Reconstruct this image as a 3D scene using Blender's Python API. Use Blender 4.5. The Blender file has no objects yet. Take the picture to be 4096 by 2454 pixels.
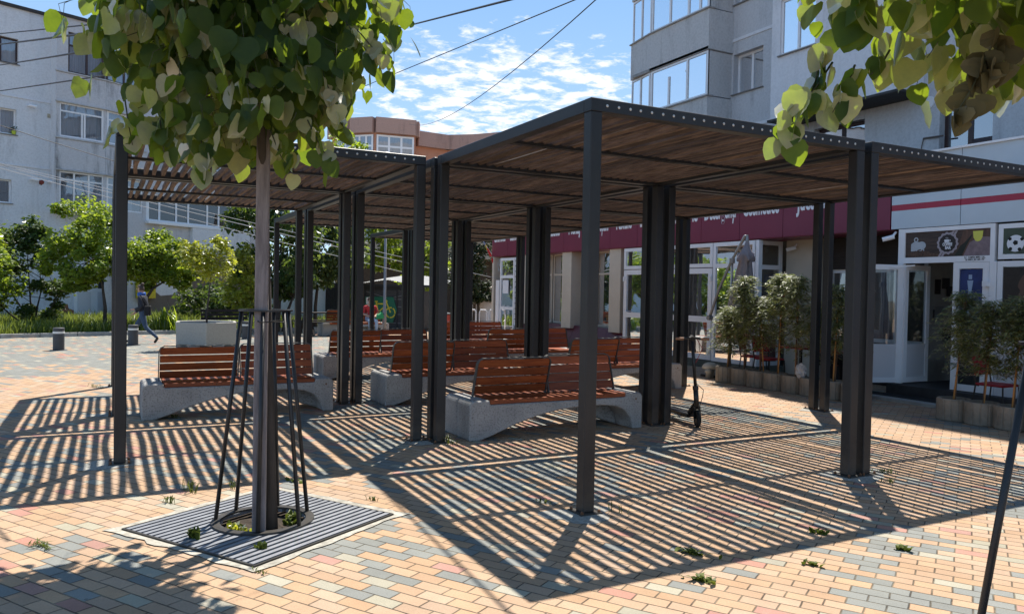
import bpy, bmesh, math, random
from mathutils import Vector, Matrix, Quaternion, noise as mnoise
R = math.radians
sc = bpy.context.scene
COL = sc.collection

# ------------------------------------------------------------------ camera
cam = bpy.data.cameras.new('camera'); camo = bpy.data.objects.new('camera', cam); COL.objects.link(camo)
CP = Vector((-3.15263, -4.81670, 1.66375))
CR = Vector((0.885893, -0.463515, 0.018624)); CU = Vector((-0.006446, 0.027844, 0.999592)); CF = Vector((0.463844, 0.885651, -0.021679))
camo.matrix_world = Matrix(((CR.x, CU.x, -CF.x, CP.x), (CR.y, CU.y, -CF.y, CP.y), (CR.z, CU.z, -CF.z, CP.z), (0, 0, 0, 1)))
cam.sensor_width = 36.0; cam.lens = 27.157; cam.clip_start = 0.05; cam.clip_end = 2000
sc.camera = camo

# ------------------------------------------------------------------ light
SUN = Vector((1.15, 1.26, 3.1)).normalized()
EL = math.asin(SUN.z); AZ = math.atan2(SUN.x, SUN.y)
SKY_STRENGTH = 0.13; SUN_STRENGTH = 4.3; EXPOSURE = 0.95
w = bpy.data.worlds.new('World'); sc.world = w; w.use_nodes = True
nt = w.node_tree; nt.nodes.clear()
def N(t, typ, **kw):
    n = t.nodes.new(typ)
    for k, v in kw.items():
        if k.startswith('i_'): n.inputs[int(k[2:])].default_value = v
        else: setattr(n, k, v)
    return n
def L(t, a, b): t.links.new(a, b)
def M(t, op, a, b=None, c=None, clamp=False):
    n = t.nodes.new('ShaderNodeMath'); n.operation = op; n.use_clamp = clamp
    for i, x in enumerate((a, b, c)):
        if x is None: continue
        if isinstance(x, (int, float)): n.inputs[i].default_value = x
        else: t.links.new(x, n.inputs[i])
    return n.outputs[0]
def VM(t, op, a, b=None):
    n = t.nodes.new('ShaderNodeVectorMath'); n.operation = op
    for i, x in enumerate((a, b)):
        if x is None: continue
        if isinstance(x, (tuple, list, Vector)): n.inputs[i].default_value = tuple(x)
        else: t.links.new(x, n.inputs[i])
    return n
sky = N(nt, 'ShaderNodeTexSky', sky_type='NISHITA', sun_disc=False, sun_elevation=EL, sun_rotation=AZ, altitude=100, air_density=1.0, dust_density=0.15, ozone_density=3.0)
tc = N(nt, 'ShaderNodeTexCoord')
# altocumulus: noise on the sky direction projected to a flat cloud layer
sep = N(nt, 'ShaderNodeSeparateXYZ'); L(nt, tc.outputs['Generated'], sep.inputs[0])
zz = M(nt, 'ADD', M(nt, 'MAXIMUM', sep.outputs[2], 0.0), 0.06)
px_ = M(nt, 'DIVIDE', sep.outputs[0], zz); py_ = M(nt, 'DIVIDE', sep.outputs[1], zz)
cmb = N(nt, 'ShaderNodeCombineXYZ'); L(nt, px_, cmb.inputs[0]); L(nt, py_, cmb.inputs[1])
n1 = N(nt, 'ShaderNodeTexNoise', noise_dimensions='3D'); L(nt, cmb.outputs[0], n1.inputs['Vector'])
n1.inputs['Scale'].default_value = 9.0; n1.inputs['Detail'].default_value = 9; n1.inputs['Roughness'].default_value = 0.62; n1.inputs['Distortion'].default_value = 0.25
n2 = N(nt, 'ShaderNodeTexNoise'); L(nt, cmb.outputs[0], n2.inputs['Vector']); n2.inputs['Scale'].default_value = 0.9; n2.inputs['Detail'].default_value = 2
cd = (CF - CR * 0.01 + CU * 0.270).normalized()      # the middle of the cloud bank
dif = VM(nt, 'SUBTRACT', tc.outputs['Generated'], cd)
du = VM(nt, 'DOT_PRODUCT', dif.outputs[0], CR).outputs['Value']; dv = M(nt, 'SUBTRACT', sep.outputs[2], cd.z)
rr = M(nt, 'ADD', M(nt, 'POWER', M(nt, 'DIVIDE', du, 0.31), 2.0), M(nt, 'POWER', M(nt, 'DIVIDE', dv, 0.110), 2.0))
mask = M(nt, 'MULTIPLY', M(nt, 'SUBTRACT', 1.15, rr, clamp=True), 1.0)
dens = M(nt, 'ADD', M(nt, 'ADD', n1.outputs[0], M(nt, 'MULTIPLY', n2.outputs[0], 0.25)), M(nt, 'MULTIPLY', mask, 0.34))
cl = M(nt, 'MULTIPLY', M(nt, 'SUBTRACT', dens, 0.905), 6.5, clamp=True)
cl = M(nt, 'MULTIPLY', cl, M(nt, 'MULTIPLY', mask, 2.5, clamp=True), clamp=True)
cl = M(nt, 'POWER', cl, 1.15)
mixc = N(nt, 'ShaderNodeMix', data_type='RGBA'); L(nt, cl, mixc.inputs['Factor']); 
tint = N(nt, 'ShaderNodeMix', data_type='RGBA', blend_type='MULTIPLY'); tint.inputs['Factor'].default_value = 1; L(nt, sky.outputs[0], tint.inputs['A']); tint.inputs['B'].default_value = (0.80, 0.95, 1.10, 1)
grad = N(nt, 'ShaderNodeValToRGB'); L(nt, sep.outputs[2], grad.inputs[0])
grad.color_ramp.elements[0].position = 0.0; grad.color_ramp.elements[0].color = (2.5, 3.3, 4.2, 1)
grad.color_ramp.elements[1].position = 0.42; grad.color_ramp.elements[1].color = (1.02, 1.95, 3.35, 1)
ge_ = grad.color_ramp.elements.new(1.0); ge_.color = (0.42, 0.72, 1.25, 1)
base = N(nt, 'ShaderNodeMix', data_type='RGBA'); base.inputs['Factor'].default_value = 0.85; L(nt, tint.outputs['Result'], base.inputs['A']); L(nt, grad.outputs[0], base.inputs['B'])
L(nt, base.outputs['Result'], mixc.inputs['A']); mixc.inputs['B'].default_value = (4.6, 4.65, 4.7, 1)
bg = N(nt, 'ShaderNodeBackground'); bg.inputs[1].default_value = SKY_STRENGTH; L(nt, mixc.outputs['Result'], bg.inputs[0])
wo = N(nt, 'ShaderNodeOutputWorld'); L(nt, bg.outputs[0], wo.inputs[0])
sl = bpy.data.lights.new('sun', 'SUN'); sl.energy = SUN_STRENGTH; sl.angle = R(0.53); sl.color = (1.0, 0.94, 0.85)
so = bpy.data.objects.new('sun', sl); COL.objects.link(so); so.rotation_euler = SUN.to_track_quat('Z', 'Y').to_euler(); so.location = (0, 0, 30)
sc.view_settings.view_transform = 'Standard'; sc.view_settings.look = 'None'; sc.view_settings.gamma = 1.0; sc.view_settings.exposure = EXPOSURE
sc.view_settings.use_curve_mapping = False
try:
    sc.cycles.max_bounces = 8; sc.cycles.transparent_max_bounces = 16; sc.cycles.use_denoising = True
    sc.cycles.caustics_reflective = False; sc.cycles.caustics_refractive = False; sc.cycles.sample_clamp_indirect = 8
except Exception: pass

# ------------------------------------------------------------------ materials
MATS = {}
def mat(name, color, rough=0.7, metal=0.0, var=0.0, vscale=8.0, bump=0.0, bscale=60.0, spec=0.5, stretch=None, dark=None, dfac=0.0, dscale=3.0, trans=0.0, coords='Object'):
    if name in MATS: return MATS[name]
    m = bpy.data.materials.new(name); m.use_nodes = True; t = m.node_tree
    b = t.nodes['Principled BSDF']
    b.inputs['Roughness'].default_value = rough; b.inputs['Metallic'].default_value = metal
    b.inputs['Specular IOR Level'].default_value = spec
    col = None
    c4 = (*color, 1)
    if var or bump or dfac:
        co = N(t, 'ShaderNodeTexCoord'); src = co.outputs[coords]
        mp = N(t, 'ShaderNodeMapping'); L(t, src, mp.inputs[0])
        if stretch: mp.inputs['Scale'].default_value = stretch
    if var:
        nz = N(t, 'ShaderNodeTexNoise'); L(t, mp.outputs[0], nz.inputs['Vector']); nz.inputs['Scale'].default_value = vscale; nz.inputs['Detail'].default_value = 6; nz.inputs['Roughness'].default_value = 0.6
        cr = N(t, 'ShaderNodeValToRGB'); L(t, nz.outputs[0], cr.inputs[0])
        cr.color_ramp.elements[0].position = 0.3; cr.color_ramp.elements[1].position = 0.7
        cr.color_ramp.elements[0].color = tuple(max(0, c * (1 - var)) for c in color) + (1,)
        cr.color_ramp.elements[1].color = tuple(min(1, c * (1 + var)) for c in color) + (1,)
        col = cr.outputs[0]
    if dfac:
        nz2 = N(t, 'ShaderNodeTexNoise'); L(t, mp.outputs[0], nz2.inputs['Vector']); nz2.inputs['Scale'].default_value = dscale; nz2.inputs['Detail'].default_value = 8; nz2.inputs['Roughness'].default_value = 0.7
        rm = N(t, 'ShaderNodeValToRGB'); L(t, nz2.outputs[0], rm.inputs[0]); rm.color_ramp.elements[0].position = 0.5; rm.color_ramp.elements[1].position = 0.72
        f = M(t, 'MULTIPLY', rm.outputs[0], dfac)
        mx = N(t, 'ShaderNodeMix', data_type='RGBA'); L(t, f, mx.inputs['Factor'])
        if col is not None: L(t, col, mx.inputs['A'])
        else: mx.inputs['A'].default_value = c4
        mx.inputs['B'].default_value = (*dark, 1); col = mx.outputs['Result']
    if col is not None: L(t, col, b.inputs['Base Color'])
    else: b.inputs['Base Color'].default_value = c4
    if bump:
        nb = N(t, 'ShaderNodeTexNoise'); L(t, mp.outputs[0], nb.inputs['Vector']); nb.inputs['Scale'].default_value = bscale; nb.inputs['Detail'].default_value = 4
        bp = N(t, 'ShaderNodeBump'); bp.inputs['Strength'].default_value = bump; bp.inputs['Distance'].default_value = 0.01; L(t, nb.outputs[0], bp.inputs['Height']); L(t, bp.outputs[0], b.inputs['Normal'])
    MATS[name] = m; return m
def glass_mat(name, tint, refl=0.06, op=0.0, dirt=0.06):
    if name in MATS: return MATS[name]
    m = bpy.data.materials.new(name); m.use_nodes = True; t = m.node_tree; t.nodes.clear()
    o = N(t, 'ShaderNodeOutputMaterial'); tr = N(t, 'ShaderNodeBsdfTransparent'); tr.inputs[0].default_value = (*tint, 1)
    gl = N(t, 'ShaderNodeBsdfGlossy'); gl.inputs['Roughness'].default_value = 0.015; gl.inputs[0].default_value = (0.95, 0.97, 1, 1)
    fr = N(t, 'ShaderNodeFresnel'); fr.inputs[0].default_value = 1.5
    co = N(t, 'ShaderNodeTexCoord'); nz = N(t, 'ShaderNodeTexNoise'); L(t, co.outputs['Object'], nz.inputs[0]); nz.inputs['Scale'].default_value = 1.3
    bp = N(t, 'ShaderNodeBump'); bp.inputs['Strength'].default_value = 0.05; bp.inputs['Distance'].default_value = 0.05; L(t, nz.outputs[0], bp.inputs['Height']); L(t, bp.outputs[0], gl.inputs['Normal'])
    f = M(t, 'ADD', M(t, 'MULTIPLY', fr.outputs[0], 1.1), refl, clamp=True)
    mx = N(t, 'ShaderNodeMixShader'); L(t, f, mx.inputs[0]); L(t, tr.outputs[0], mx.inputs[1]); L(t, gl.outputs[0], mx.inputs[2])
    df = N(t, 'ShaderNodeBsdfDiffuse'); df.inputs[0].default_value = (0.5, 0.52, 0.55, 1)
    mx2 = N(t, 'ShaderNodeMixShader'); mx2.inputs[0].default_value = dirt; L(t, mx.outputs[0], mx2.inputs[1]); L(t, df.outputs[0], mx2.inputs[2])
    L(t, mx2.outputs[0], o.inputs[0]); MATS[name] = m; return m
def leaf_mat(name, top, under, transl, tfac=0.35, gloss=0.25, hue=0.25):
    if name in MATS: return MATS[name]
    m = bpy.data.materials.new(name); m.use_nodes = True; t = m.node_tree; t.nodes.clear()
    o = N(t, 'ShaderNodeOutputMaterial'); ge = N(t, 'ShaderNodeNewGeometry')
    at = N(t, 'ShaderNodeAttribute', attribute_name='leafvar')
    mx = N(t, 'ShaderNodeMix', data_type='RGBA'); L(t, ge.outputs['Backfacing'], mx.inputs['Factor']); mx.inputs['A'].default_value = (*top, 1); mx.inputs['B'].default_value = (*under, 1)
    br = N(t, 'ShaderNodeMix', data_type='RGBA', blend_type='MULTIPLY'); br.inputs['Factor'].default_value = 1; L(t, mx.outputs['Result'], br.inputs['A'])
    co = N(t, 'ShaderNodeTexCoord'); ln_ = N(t, 'ShaderNodeTexNoise'); L(t, co.outputs['Object'], ln_.inputs[0]); ln_.inputs['Scale'].default_value = 22; ln_.inputs['Detail'].default_value = 5; ln_.inputs['Roughness'].default_value = 0.65
    vf = M(t, 'ADD', M(t, 'MULTIPLY', at.outputs['Fac'], 0.75), M(t, 'MULTIPLY', M(t, 'SUBTRACT', ln_.outputs[0], 0.36), 0.95), clamp=True)
    rp = N(t, 'ShaderNodeValToRGB'); L(t, vf, rp.inputs[0])
    rp.color_ramp.elements[0].color = (1 - hue, 1 - hue, 1 - hue * 0.6, 1); rp.color_ramp.elements[1].color = (1 + hue * 1.6, 1 + hue, 1, 1)
    L(t, rp.outputs[0], br.inputs['B'])
    d = N(t, 'ShaderNodeBsdfDiffuse'); L(t, br.outputs['Result'], d.inputs[0])
    tl = N(t, 'ShaderNodeBsdfTranslucent')
    b2 = N(t, 'ShaderNodeMix', data_type='RGBA', blend_type='MULTIPLY'); b2.inputs['Factor'].default_value = 1; b2.inputs['A'].default_value = (*transl, 1); L(t, rp.outputs[0], b2.inputs['B']); L(t, b2.outputs['Result'], tl.inputs[0])
    ms = N(t, 'ShaderNodeMixShader'); ms.inputs[0].default_value = tfac; L(t, d.outputs[0], ms.inputs[1]); L(t, tl.outputs[0], ms.inputs[2])
    g = N(t, 'ShaderNodeBsdfGlossy'); g.inputs['Roughness'].default_value = 0.45; g.inputs[0].default_value = (1, 1, 1, 1)
    fr = N(t, 'ShaderNodeFresnel'); fr.inputs[0].default_value = 1.4
    mg = N(t, 'ShaderNodeMixShader'); L(t, M(t, 'MULTIPLY', fr.outputs[0], gloss), mg.inputs[0]); L(t, ms.outputs[0], mg.inputs[1]); L(t, g.outputs[0], mg.inputs[2])
    L(t, mg.outputs[0], o.inputs[0]); MATS[name] = m; return m
def plaster_mat(name, col, stain, amt=0.5, fine=0.2):
    if name in MATS: return MATS[name]
    m = bpy.data.materials.new(name); m.use_nodes = True; t = m.node_tree; b = t.nodes['Principled BSDF']; b.inputs['Roughness'].default_value = 0.9; b.inputs['Specular IOR Level'].default_value = 0.15
    co = N(t, 'ShaderNodeTexCoord')
    def nz(scale, sx, det=6, ro=0.6):
        mp = N(t, 'ShaderNodeMapping'); L(t, co.outputs['Object'], mp.inputs[0]); mp.inputs['Scale'].default_value = sx
        n = N(t, 'ShaderNodeTexNoise'); L(t, mp.outputs[0], n.inputs['Vector']); n.inputs['Scale'].default_value = scale; n.inputs['Detail'].default_value = det; n.inputs['Roughness'].default_value = ro; return n.outputs[0]
    streak = nz(1.6, (1, 1, 0.16), 7, 0.68); blot = nz(0.45, (1, 1, 1), 5, 0.6); fn = nz(14, (1, 1, 1), 5, 0.7)
    a = M(t, 'MULTIPLY', M(t, 'SUBTRACT', streak, 0.5), 3.4, clamp=True); bb = M(t, 'MULTIPLY', M(t, 'SUBTRACT', blot, 0.4), 3.5, clamp=True)
    f = M(t, 'MULTIPLY', M(t, 'MULTIPLY', a, bb), amt * 2.2, clamp=True)
    f = M(t, 'ADD', f, M(t, 'MULTIPLY', M(t, 'SUBTRACT', fn, 0.42, clamp=True), fine * 4), clamp=True)
    mx = N(t, 'ShaderNodeMix', data_type='RGBA'); L(t, f, mx.inputs['Factor']); mx.inputs['A'].default_value = (*col, 1); mx.inputs['B'].default_value = (*stain, 1)
    L(t, mx.outputs['Result'], b.inputs['Base Color'])
    bp = N(t, 'ShaderNodeBump'); bp.inputs['Strength'].default_value = 0.35; bp.inputs['Distance'].default_value = 0.02; L(t, fn, bp.inputs['Height']); L(t, bp.outputs[0], b.inputs['Normal'])
    MATS[name] = m; return m
def wood_mat(name, c1, c2, rough=0.55, axis=(1, 14, 14), scale=3.0, knots=0.0, spec=0.4):
    if name in MATS: return MATS[name]
    m = bpy.data.materials.new(name); m.use_nodes = True; t = m.node_tree; b = t.nodes['Principled BSDF']; b.inputs['Roughness'].default_value = rough; b.inputs['Specular IOR Level'].default_value = spec
    co = N(t, 'ShaderNodeTexCoord'); oi = N(t, 'ShaderNodeObjectInfo')
    ad = VM(t, 'ADD', co.outputs['Object'], None); L(t, oi.outputs['Random'], ad.inputs[1])
    mp = N(t, 'ShaderNodeMapping'); L(t, ad.outputs[0], mp.inputs[0]); mp.inputs['Scale'].default_value = axis
    n = N(t, 'ShaderNodeTexNoise'); L(t, mp.outputs[0], n.inputs['Vector']); n.inputs['Scale'].default_value = scale; n.inputs['Detail'].default_value = 8; n.inputs['Roughness'].default_value = 0.65; n.inputs['Distortion'].default_value = 0.4
    cr = N(t, 'ShaderNodeValToRGB'); L(t, n.outputs[0], cr.inputs[0]); cr.color_ramp.elements[0].position = 0.32; cr.color_ramp.elements[1].position = 0.68
    cr.color_ramp.elements[0].color = (*c1, 1); cr.color_ramp.elements[1].color = (*c2, 1)
    at = N(t, 'ShaderNodeAttribute', attribute_name='leafvar')
    mu = N(t, 'ShaderNodeMix', data_type='RGBA', blend_type='MULTIPLY'); mu.inputs['Factor'].default_value = 1; L(t, cr.outputs[0], mu.inputs['A'])
    rp = N(t, 'ShaderNodeValToRGB'); L(t, at.outputs['Fac'], rp.inputs[0]); rp.color_ramp.elements[0].color = (0.62, 0.63, 0.66, 1); rp.color_ramp.elements[1].color = (1.38, 1.34, 1.28, 1)
    L(t, rp.outputs[0], mu.inputs['B']); L(t, mu.outputs['Result'], b.inputs['Base Color'])
    bp = N(t, 'ShaderNodeBump'); bp.inputs['Strength'].default_value = 0.4; bp.inputs['Distance'].default_value = 0.004; L(t, n.outputs[0], bp.inputs['Height']); L(t, bp.outputs[0], b.inputs['Normal'])
    MATS[name] = m; return m
def emis_free(*a): pass

# ------------------------------------------------------------------ mesh helpers
class MB:
    def __init__(s): s.v = []; s.f = []; s.m = []; s.a = []; s.cur = 0; s.att = 0.5
    def face(s, idx, mi=None): s.f.append(tuple(idx)); s.m.append(s.cur if mi is None else mi); s.a.append(s.att)
    def quadpts(s, pts):
        i = len(s.v); s.v += [tuple(p) for p in pts]; s.face(range(i, i + len(pts)))
    def hexa(s, p):   # 8 points: bottom 4 ccw, top 4
        i = len(s.v); s.v += [tuple(q) for q in p]
        for a in ((0, 3, 2, 1), (4, 5, 6, 7), (0, 1, 5, 4), (1, 2, 6, 5), (2, 3, 7, 6), (3, 0, 4, 7)): s.face([i + k for k in a])
    def box(s, x0, x1, y0, y1, z0, z1):
        s.hexa([(x0, y0, z0), (x1, y0, z0), (x1, y1, z0), (x0, y1, z0), (x0, y0, z1), (x1, y0, z1), (x1, y1, z1), (x0, y1, z1)])
    def fbox(s, F, a0, a1, d0, d1, z0, z1):   # box in a wall frame
        s.hexa([F(a0, d0, z0), F(a1, d0, z0), F(a1, d1, z0), F(a0, d1, z0), F(a0, d0, z1), F(a1, d0, z1), F(a1, d1, z1), F(a0, d1, z1)])
    def bar(s, p, q, w, h=None, up=(0, 0, 1)):
        p = Vector(p); q = Vector(q); h = h or w; d = (q - p).normalized(); u = Vector(up)
        if abs(d.dot(u)) > 0.98: u = Vector((1, 0, 0))
        x = d.cross(u).normalized(); y = x.cross(d).normalized()
        s.hexa([p - x*w/2 - y*h/2, p + x*w/2 - y*h/2, p + x*w/2 + y*h/2, p - x*w/2 + y*h/2, q - x*w/2 - y*h/2, q + x*w/2 - y*h/2, q + x*w/2 + y*h/2, q - x*w/2 + y*h/2])
    def tube(s, pts, r, n=8, cap=True):
        pts = [Vector(p) for p in pts]; rs = r if isinstance(r, (list, tuple)) else [r] * len(pts)
        rings = []; ref = None
        for k, p in enumerate(pts):
            d = (pts[min(k + 1, len(pts) - 1)] - pts[max(k - 1, 0)])
            d = d.normalized() if d.length > 1e-9 else Vector((0, 0, 1))
            if ref is None: ref = Vector((0, 0, 1)) if abs(d.z) < 0.9 else Vector((1, 0, 0))
            x = d.cross(ref).normalized(); y = x.cross(d).normalized(); ref = y
            i = len(s.v); rings.append(i)
            for j in range(n):
                a = 2 * math.pi * j / n; s.v.append(tuple(p + (x * math.cos(a) + y * math.sin(a)) * rs[k]))
        for k in range(len(rings) - 1):
            for j in range(n): s.face((rings[k] + j, rings[k] + (j + 1) % n, rings[k + 1] + (j + 1) % n, rings[k + 1] + j))
        if cap:
            s.face([rings[0] + j for j in range(n)][::-1]); s.face([rings[-1] + j for j in range(n)])
    def lathe(s, prof, c=(0, 0, 0), n=24, mod=None):
        rings = []
        for r, z in prof:
            i = len(s.v); rings.append(i)
            for j in range(n):
                a = 2 * math.pi * j / n; rr = r * (mod(a, z) if mod else 1); s.v.append((c[0] + rr * math.cos(a), c[1] + rr * math.sin(a), c[2] + z))
        for k in range(len(rings) - 1):
            for j in range(n): s.face((rings[k] + j, rings[k] + (j + 1) % n, rings[k + 1] + (j + 1) % n, rings[k + 1] + j))
        s.face([rings[0] + j for j in range(n)][::-1]); s.face([rings[-1] + j for j in range(n)])
    def prism(s, poly, F, d0, d1):   # polygon (a,z) pushed between two depths in a frame
        i = len(s.v); n = len(poly)
        s.v += [tuple(F(a, d0, z)) for a, z in poly] + [tuple(F(a, d1, z)) for a, z in poly]
        s.face([i + k for k in range(n)]); s.face([i + n + k for k in range(n)][::-1])
        for k in range(n): s.face((i + k, i + (k + 1) % n, i + n + (k + 1) % n, i + n + k))
    def build(s, name, mats, parent=None, smooth=False, bevel=0.0, fix=True, kind=None, att=False, loc=None):
        me = bpy.data.meshes.new(name); me.from_pydata(s.v, [], s.f)
        if not isinstance(mats, (list, tuple)): mats = [mats]
        for m in mats: me.materials.append(m)
        me.polygons.foreach_set('material_index', s.m)
        if att:
            a = me.attributes.new('leafvar', 'FLOAT', 'FACE'); a.data.foreach_set('value', s.a)
        me.validate(); 
        if fix or bevel:
            bm = bmesh.new(); bm.from_mesh(me)
            if fix: bmesh.ops.recalc_face_normals(bm, faces=bm.faces)
            if bevel:
                ed = [e for e in bm.edges if len(e.link_faces) == 2 and e.calc_face_angle(0) > 0.5]
                bmesh.ops.bevel(bm, geom=ed, offset=bevel, segments=1, affect='EDGES', clamp_overlap=True)
            bm.to_mesh(me); bm.free()
        if smooth: me.polygons.foreach_set('use_smooth', [True] * len(me.polygons))
        me.update(); o = bpy.data.objects.new(name, me); COL.objects.link(o)
        if loc is not None: o.location = loc
        if parent: o.parent = parent
        if kind: o['kind'] = kind
        return o
def tag(o, label, cat, group=None):
    o['label'] = label; o['category'] = cat
    if group: o['group'] = group
    return o
def thing(name, label, cat, loc=(0, 0, 0), rz=0.0, group=None):
    o = bpy.data.objects.new(name, None); COL.objects.link(o); o.empty_display_size = 0.1; o.location = loc; o.rotation_euler = (0, 0, rz)
    return tag(o, label, cat, group)
def copy_tree(o, parent=None):
    c = o.copy(); COL.objects.link(c)
    if parent: c.parent = parent
    for ch in o.children: copy_tree(ch, c)
    return c
def frame(O, hd_t):
    """wall frame: O origin, t along the wall, n outward; F(a,d,z)"""
    O = Vector(O); t, n = Vector(hd_t[0]), Vector(hd_t[1])
    return lambda a, d, z: O + t * a + n * d + Vector((0, 0, z))
def cam_at(px, py, dep):   # only used to lay out far background by bearing and distance
    return CP + (CF + CR * ((px - 2048) / 3090) - CU * ((py - 1227) / 3090)) * dep
FONT = None
def text(body, name, F, a, z, size, m, parent, sx=1.0, bold=0.0, depth=0.004, d=0.0, align='CENTER', flip=True, rot=0.0):
    cu = bpy.data.curves.new(name, 'FONT'); cu.body = body; cu.size = size; cu.extrude = depth / 2; cu.offset = bold; cu.align_x = align; cu.resolution_u = 3
    o = bpy.data.objects.new(name, cu); COL.objects.link(o)
    dg = bpy.context.evaluated_depsgraph_get(); dg.update()
    me = bpy.data.meshes.new_from_object(o.evaluated_get(dg)); COL.objects.unlink(o); bpy.data.objects.remove(o); bpy.data.curves.remove(cu)
    cr, sr = math.cos(rot), math.sin(rot)
    for v in me.vertices:
        x, y, zz = v.co; x *= sx; x, y = x * cr - y * sr, x * sr + y * cr
        v.co = F(a + (-x if flip else x), d + zz, z + y)
    bm = bmesh.new(); bm.from_mesh(me); bmesh.ops.recalc_face_normals(bm, faces=bm.faces); bm.to_mesh(me); bm.free()
    me.materials.clear(); me.materials.append(m)
    o = bpy.data.objects.new(name, me); COL.objects.link(o); o.parent = parent
    return o
rnd = random.Random(7)

# ------------------------------------------------------------------ setting: ground, paving
def paving_mat():
    m = bpy.data.materials.new('paving'); m.use_nodes = True; t = m.node_tree; b = t.nodes['Principled BSDF']; b.inputs['Roughness'].default_value = 0.85; b.inputs['Specular IOR Level'].default_value = 0.25
    co = N(t, 'ShaderNodeTexCoord'); sp = N(t, 'ShaderNodeSeparateXYZ')
    wob = N(t, 'ShaderNodeTexNoise'); L(t, co.outputs['Object'], wob.inputs[0]); wob.inputs['Scale'].default_value = 2.5; wob.inputs['Detail'].default_value = 3
    wv = VM(t, 'SCALE', VM(t, 'SUBTRACT', wob.outputs['Color'], (0.5, 0.5, 0.5)).outputs[0]); wv.inputs['Scale'].default_value = 0.022
    L(t, VM(t, 'ADD', co.outputs['Object'], wv.outputs[0]).outputs[0], sp.inputs[0]) if False else None
    addv = VM(t, 'ADD', co.outputs['Object'], None); L(t, wv.outputs[0], addv.inputs[1]); L(t, addv.outputs[0], sp.inputs[0])
    hd = R(148.2); ex, ey = math.sin(hd), math.cos(hd)
    X, Y = sp.outputs[0], sp.outputs[1]
    u = M(t, 'ADD', M(t, 'MULTIPLY', X, ex), M(t, 'MULTIPLY', Y, ey)); v = M(t, 'ADD', M(t, 'MULTIPLY', X, -ey), M(t, 'MULTIPLY', Y, ex))
    v = M(t, 'ADD', M(t, 'DIVIDE', v, 0.1), 500.0); row = M(t, 'FLOOR', v); fv = M(t, 'SUBTRACT', v, row)
    half = M(t, 'MULTIPLY', M(t, 'MODULO', row, 2.0), 0.5)
    uu = M(t, 'ADD', M(t, 'ADD', M(t, 'DIVIDE', u, 0.2), half), 500.0); colm = M(t, 'FLOOR', uu); fu = M(t, 'SUBTRACT', uu, colm)
    def edge(f, wd):   # distance to nearest joint in metres
        return M(t, 'MULTIPLY', M(t, 'MINIMUM', f, M(t, 'SUBTRACT', 1.0, f)), wd)
    e = M(t, 'MINIMUM', edge(fu, 0.2), edge(fv, 0.1))
    cv = N(t, 'ShaderNodeCombineXYZ'); L(t, colm, cv.inputs[0]); L(t, row, cv.inputs[1])
    wn = N(t, 'ShaderNodeTexWhiteNoise', noise_dimensions='3D'); L(t, cv.outputs[0], wn.inputs['Vector'])
    wsp = N(t, 'ShaderNodeSeparateColor'); L(t, wn.outputs['Color'], wsp.inputs[0]); r1, r2_, r3 = wsp.outputs[0], wsp.outputs[1], wsp.outputs[2]
    # bands of grey and tan laid in large zones
    cs = N(t, 'ShaderNodeCombineXYZ'); L(t, M(t, 'MULTIPLY', colm, 0.2), cs.inputs[0]); L(t, M(t, 'MULTIPLY', row, 0.1), cs.inputs[1])
    zn = N(t, 'ShaderNodeTexNoise'); L(t, cs.outputs[0], zn.inputs['Vector']); zn.inputs['Scale'].default_value = 0.55; zn.inputs['Detail'].default_value = 2
    zr = N(t, 'ShaderNodeTexNoise'); L(t, VM(t, 'ADD', cs.outputs[0], (31.7, 12.3, 4)).outputs[0], zr.inputs['Vector']); zr.inputs['Scale'].default_value = 0.8; zr.inputs['Detail'].default_value = 1
    far = M(t, 'MULTIPLY', M(t, 'SUBTRACT', Y, 10.6), 0.4, clamp=True)   # the plaza beyond the pergola is laid mostly grey
    far = M(t, 'MULTIPLY', far, M(t, 'MULTIPLY', M(t, 'SUBTRACT', 6.0, X), 0.5, clamp=True))
    east = M(t, 'MULTIPLY', M(t, 'SUBTRACT', X, 5.0), 0.4, clamp=True)   # and mostly tan in front of the shops
    pg = M(t, 'MULTIPLY', M(t, 'SUBTRACT', zn.outputs[0], 0.475), 6.5, clamp=True)
    pg = M(t, 'ADD', M(t, 'MULTIPLY', pg, 0.80), 0.035)
    pg = M(t, 'ADD', pg, M(t, 'MULTIPLY', far, 0.78)); pg = M(t, 'SUBTRACT', pg, M(t, 'MULTIPLY', east, 0.45))
    isg = M(t, 'LESS_THAN', r1, pg)
    prd = M(t, 'ADD', 0.015, M(t, 'MULTIPLY', M(t, 'MULTIPLY', M(t, 'SUBTRACT', zr.outputs[0], 0.54), 4.0, clamp=True), 0.26))
    isr = M(t, 'LESS_THAN', r2_, prd); isc = M(t, 'GREATER_THAN', r2_, 0.93)
    def mixc(f, a, bcol):
        mx = N(t, 'ShaderNodeMix', data_type='RGBA'); L(t, f, mx.inputs['Factor'])
        if isinstance(a, tuple): mx.inputs['A'].default_value = (*a, 1)
        else: L(t, a, mx.inputs['A'])
        if isinstance(bcol, tuple): mx.inputs['B'].default_value = (*bcol, 1)
        else: L(t, bcol, mx.inputs['B'])
        return mx.outputs['Result']
    c = mixc(isg, (0.43, 0.285, 0.18), (0.22, 0.225, 0.205))
    c = mixc(isc, c, (0.36, 0.33, 0.25)); c = mixc(isr, c, (0.39, 0.20, 0.15))
    # tone differences between and inside pavers
    br = N(t, 'ShaderNodeHueSaturation'); L(t, c, br.inputs['Color']); L(t, M(t, 'ADD', 0.90, M(t, 'MULTIPLY', r3, 0.2)), br.inputs['Value']); L(t, M(t, 'ADD', 0.85, M(t, 'MULTIPLY', r1, 0.2)), br.inputs['Saturation'])
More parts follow.
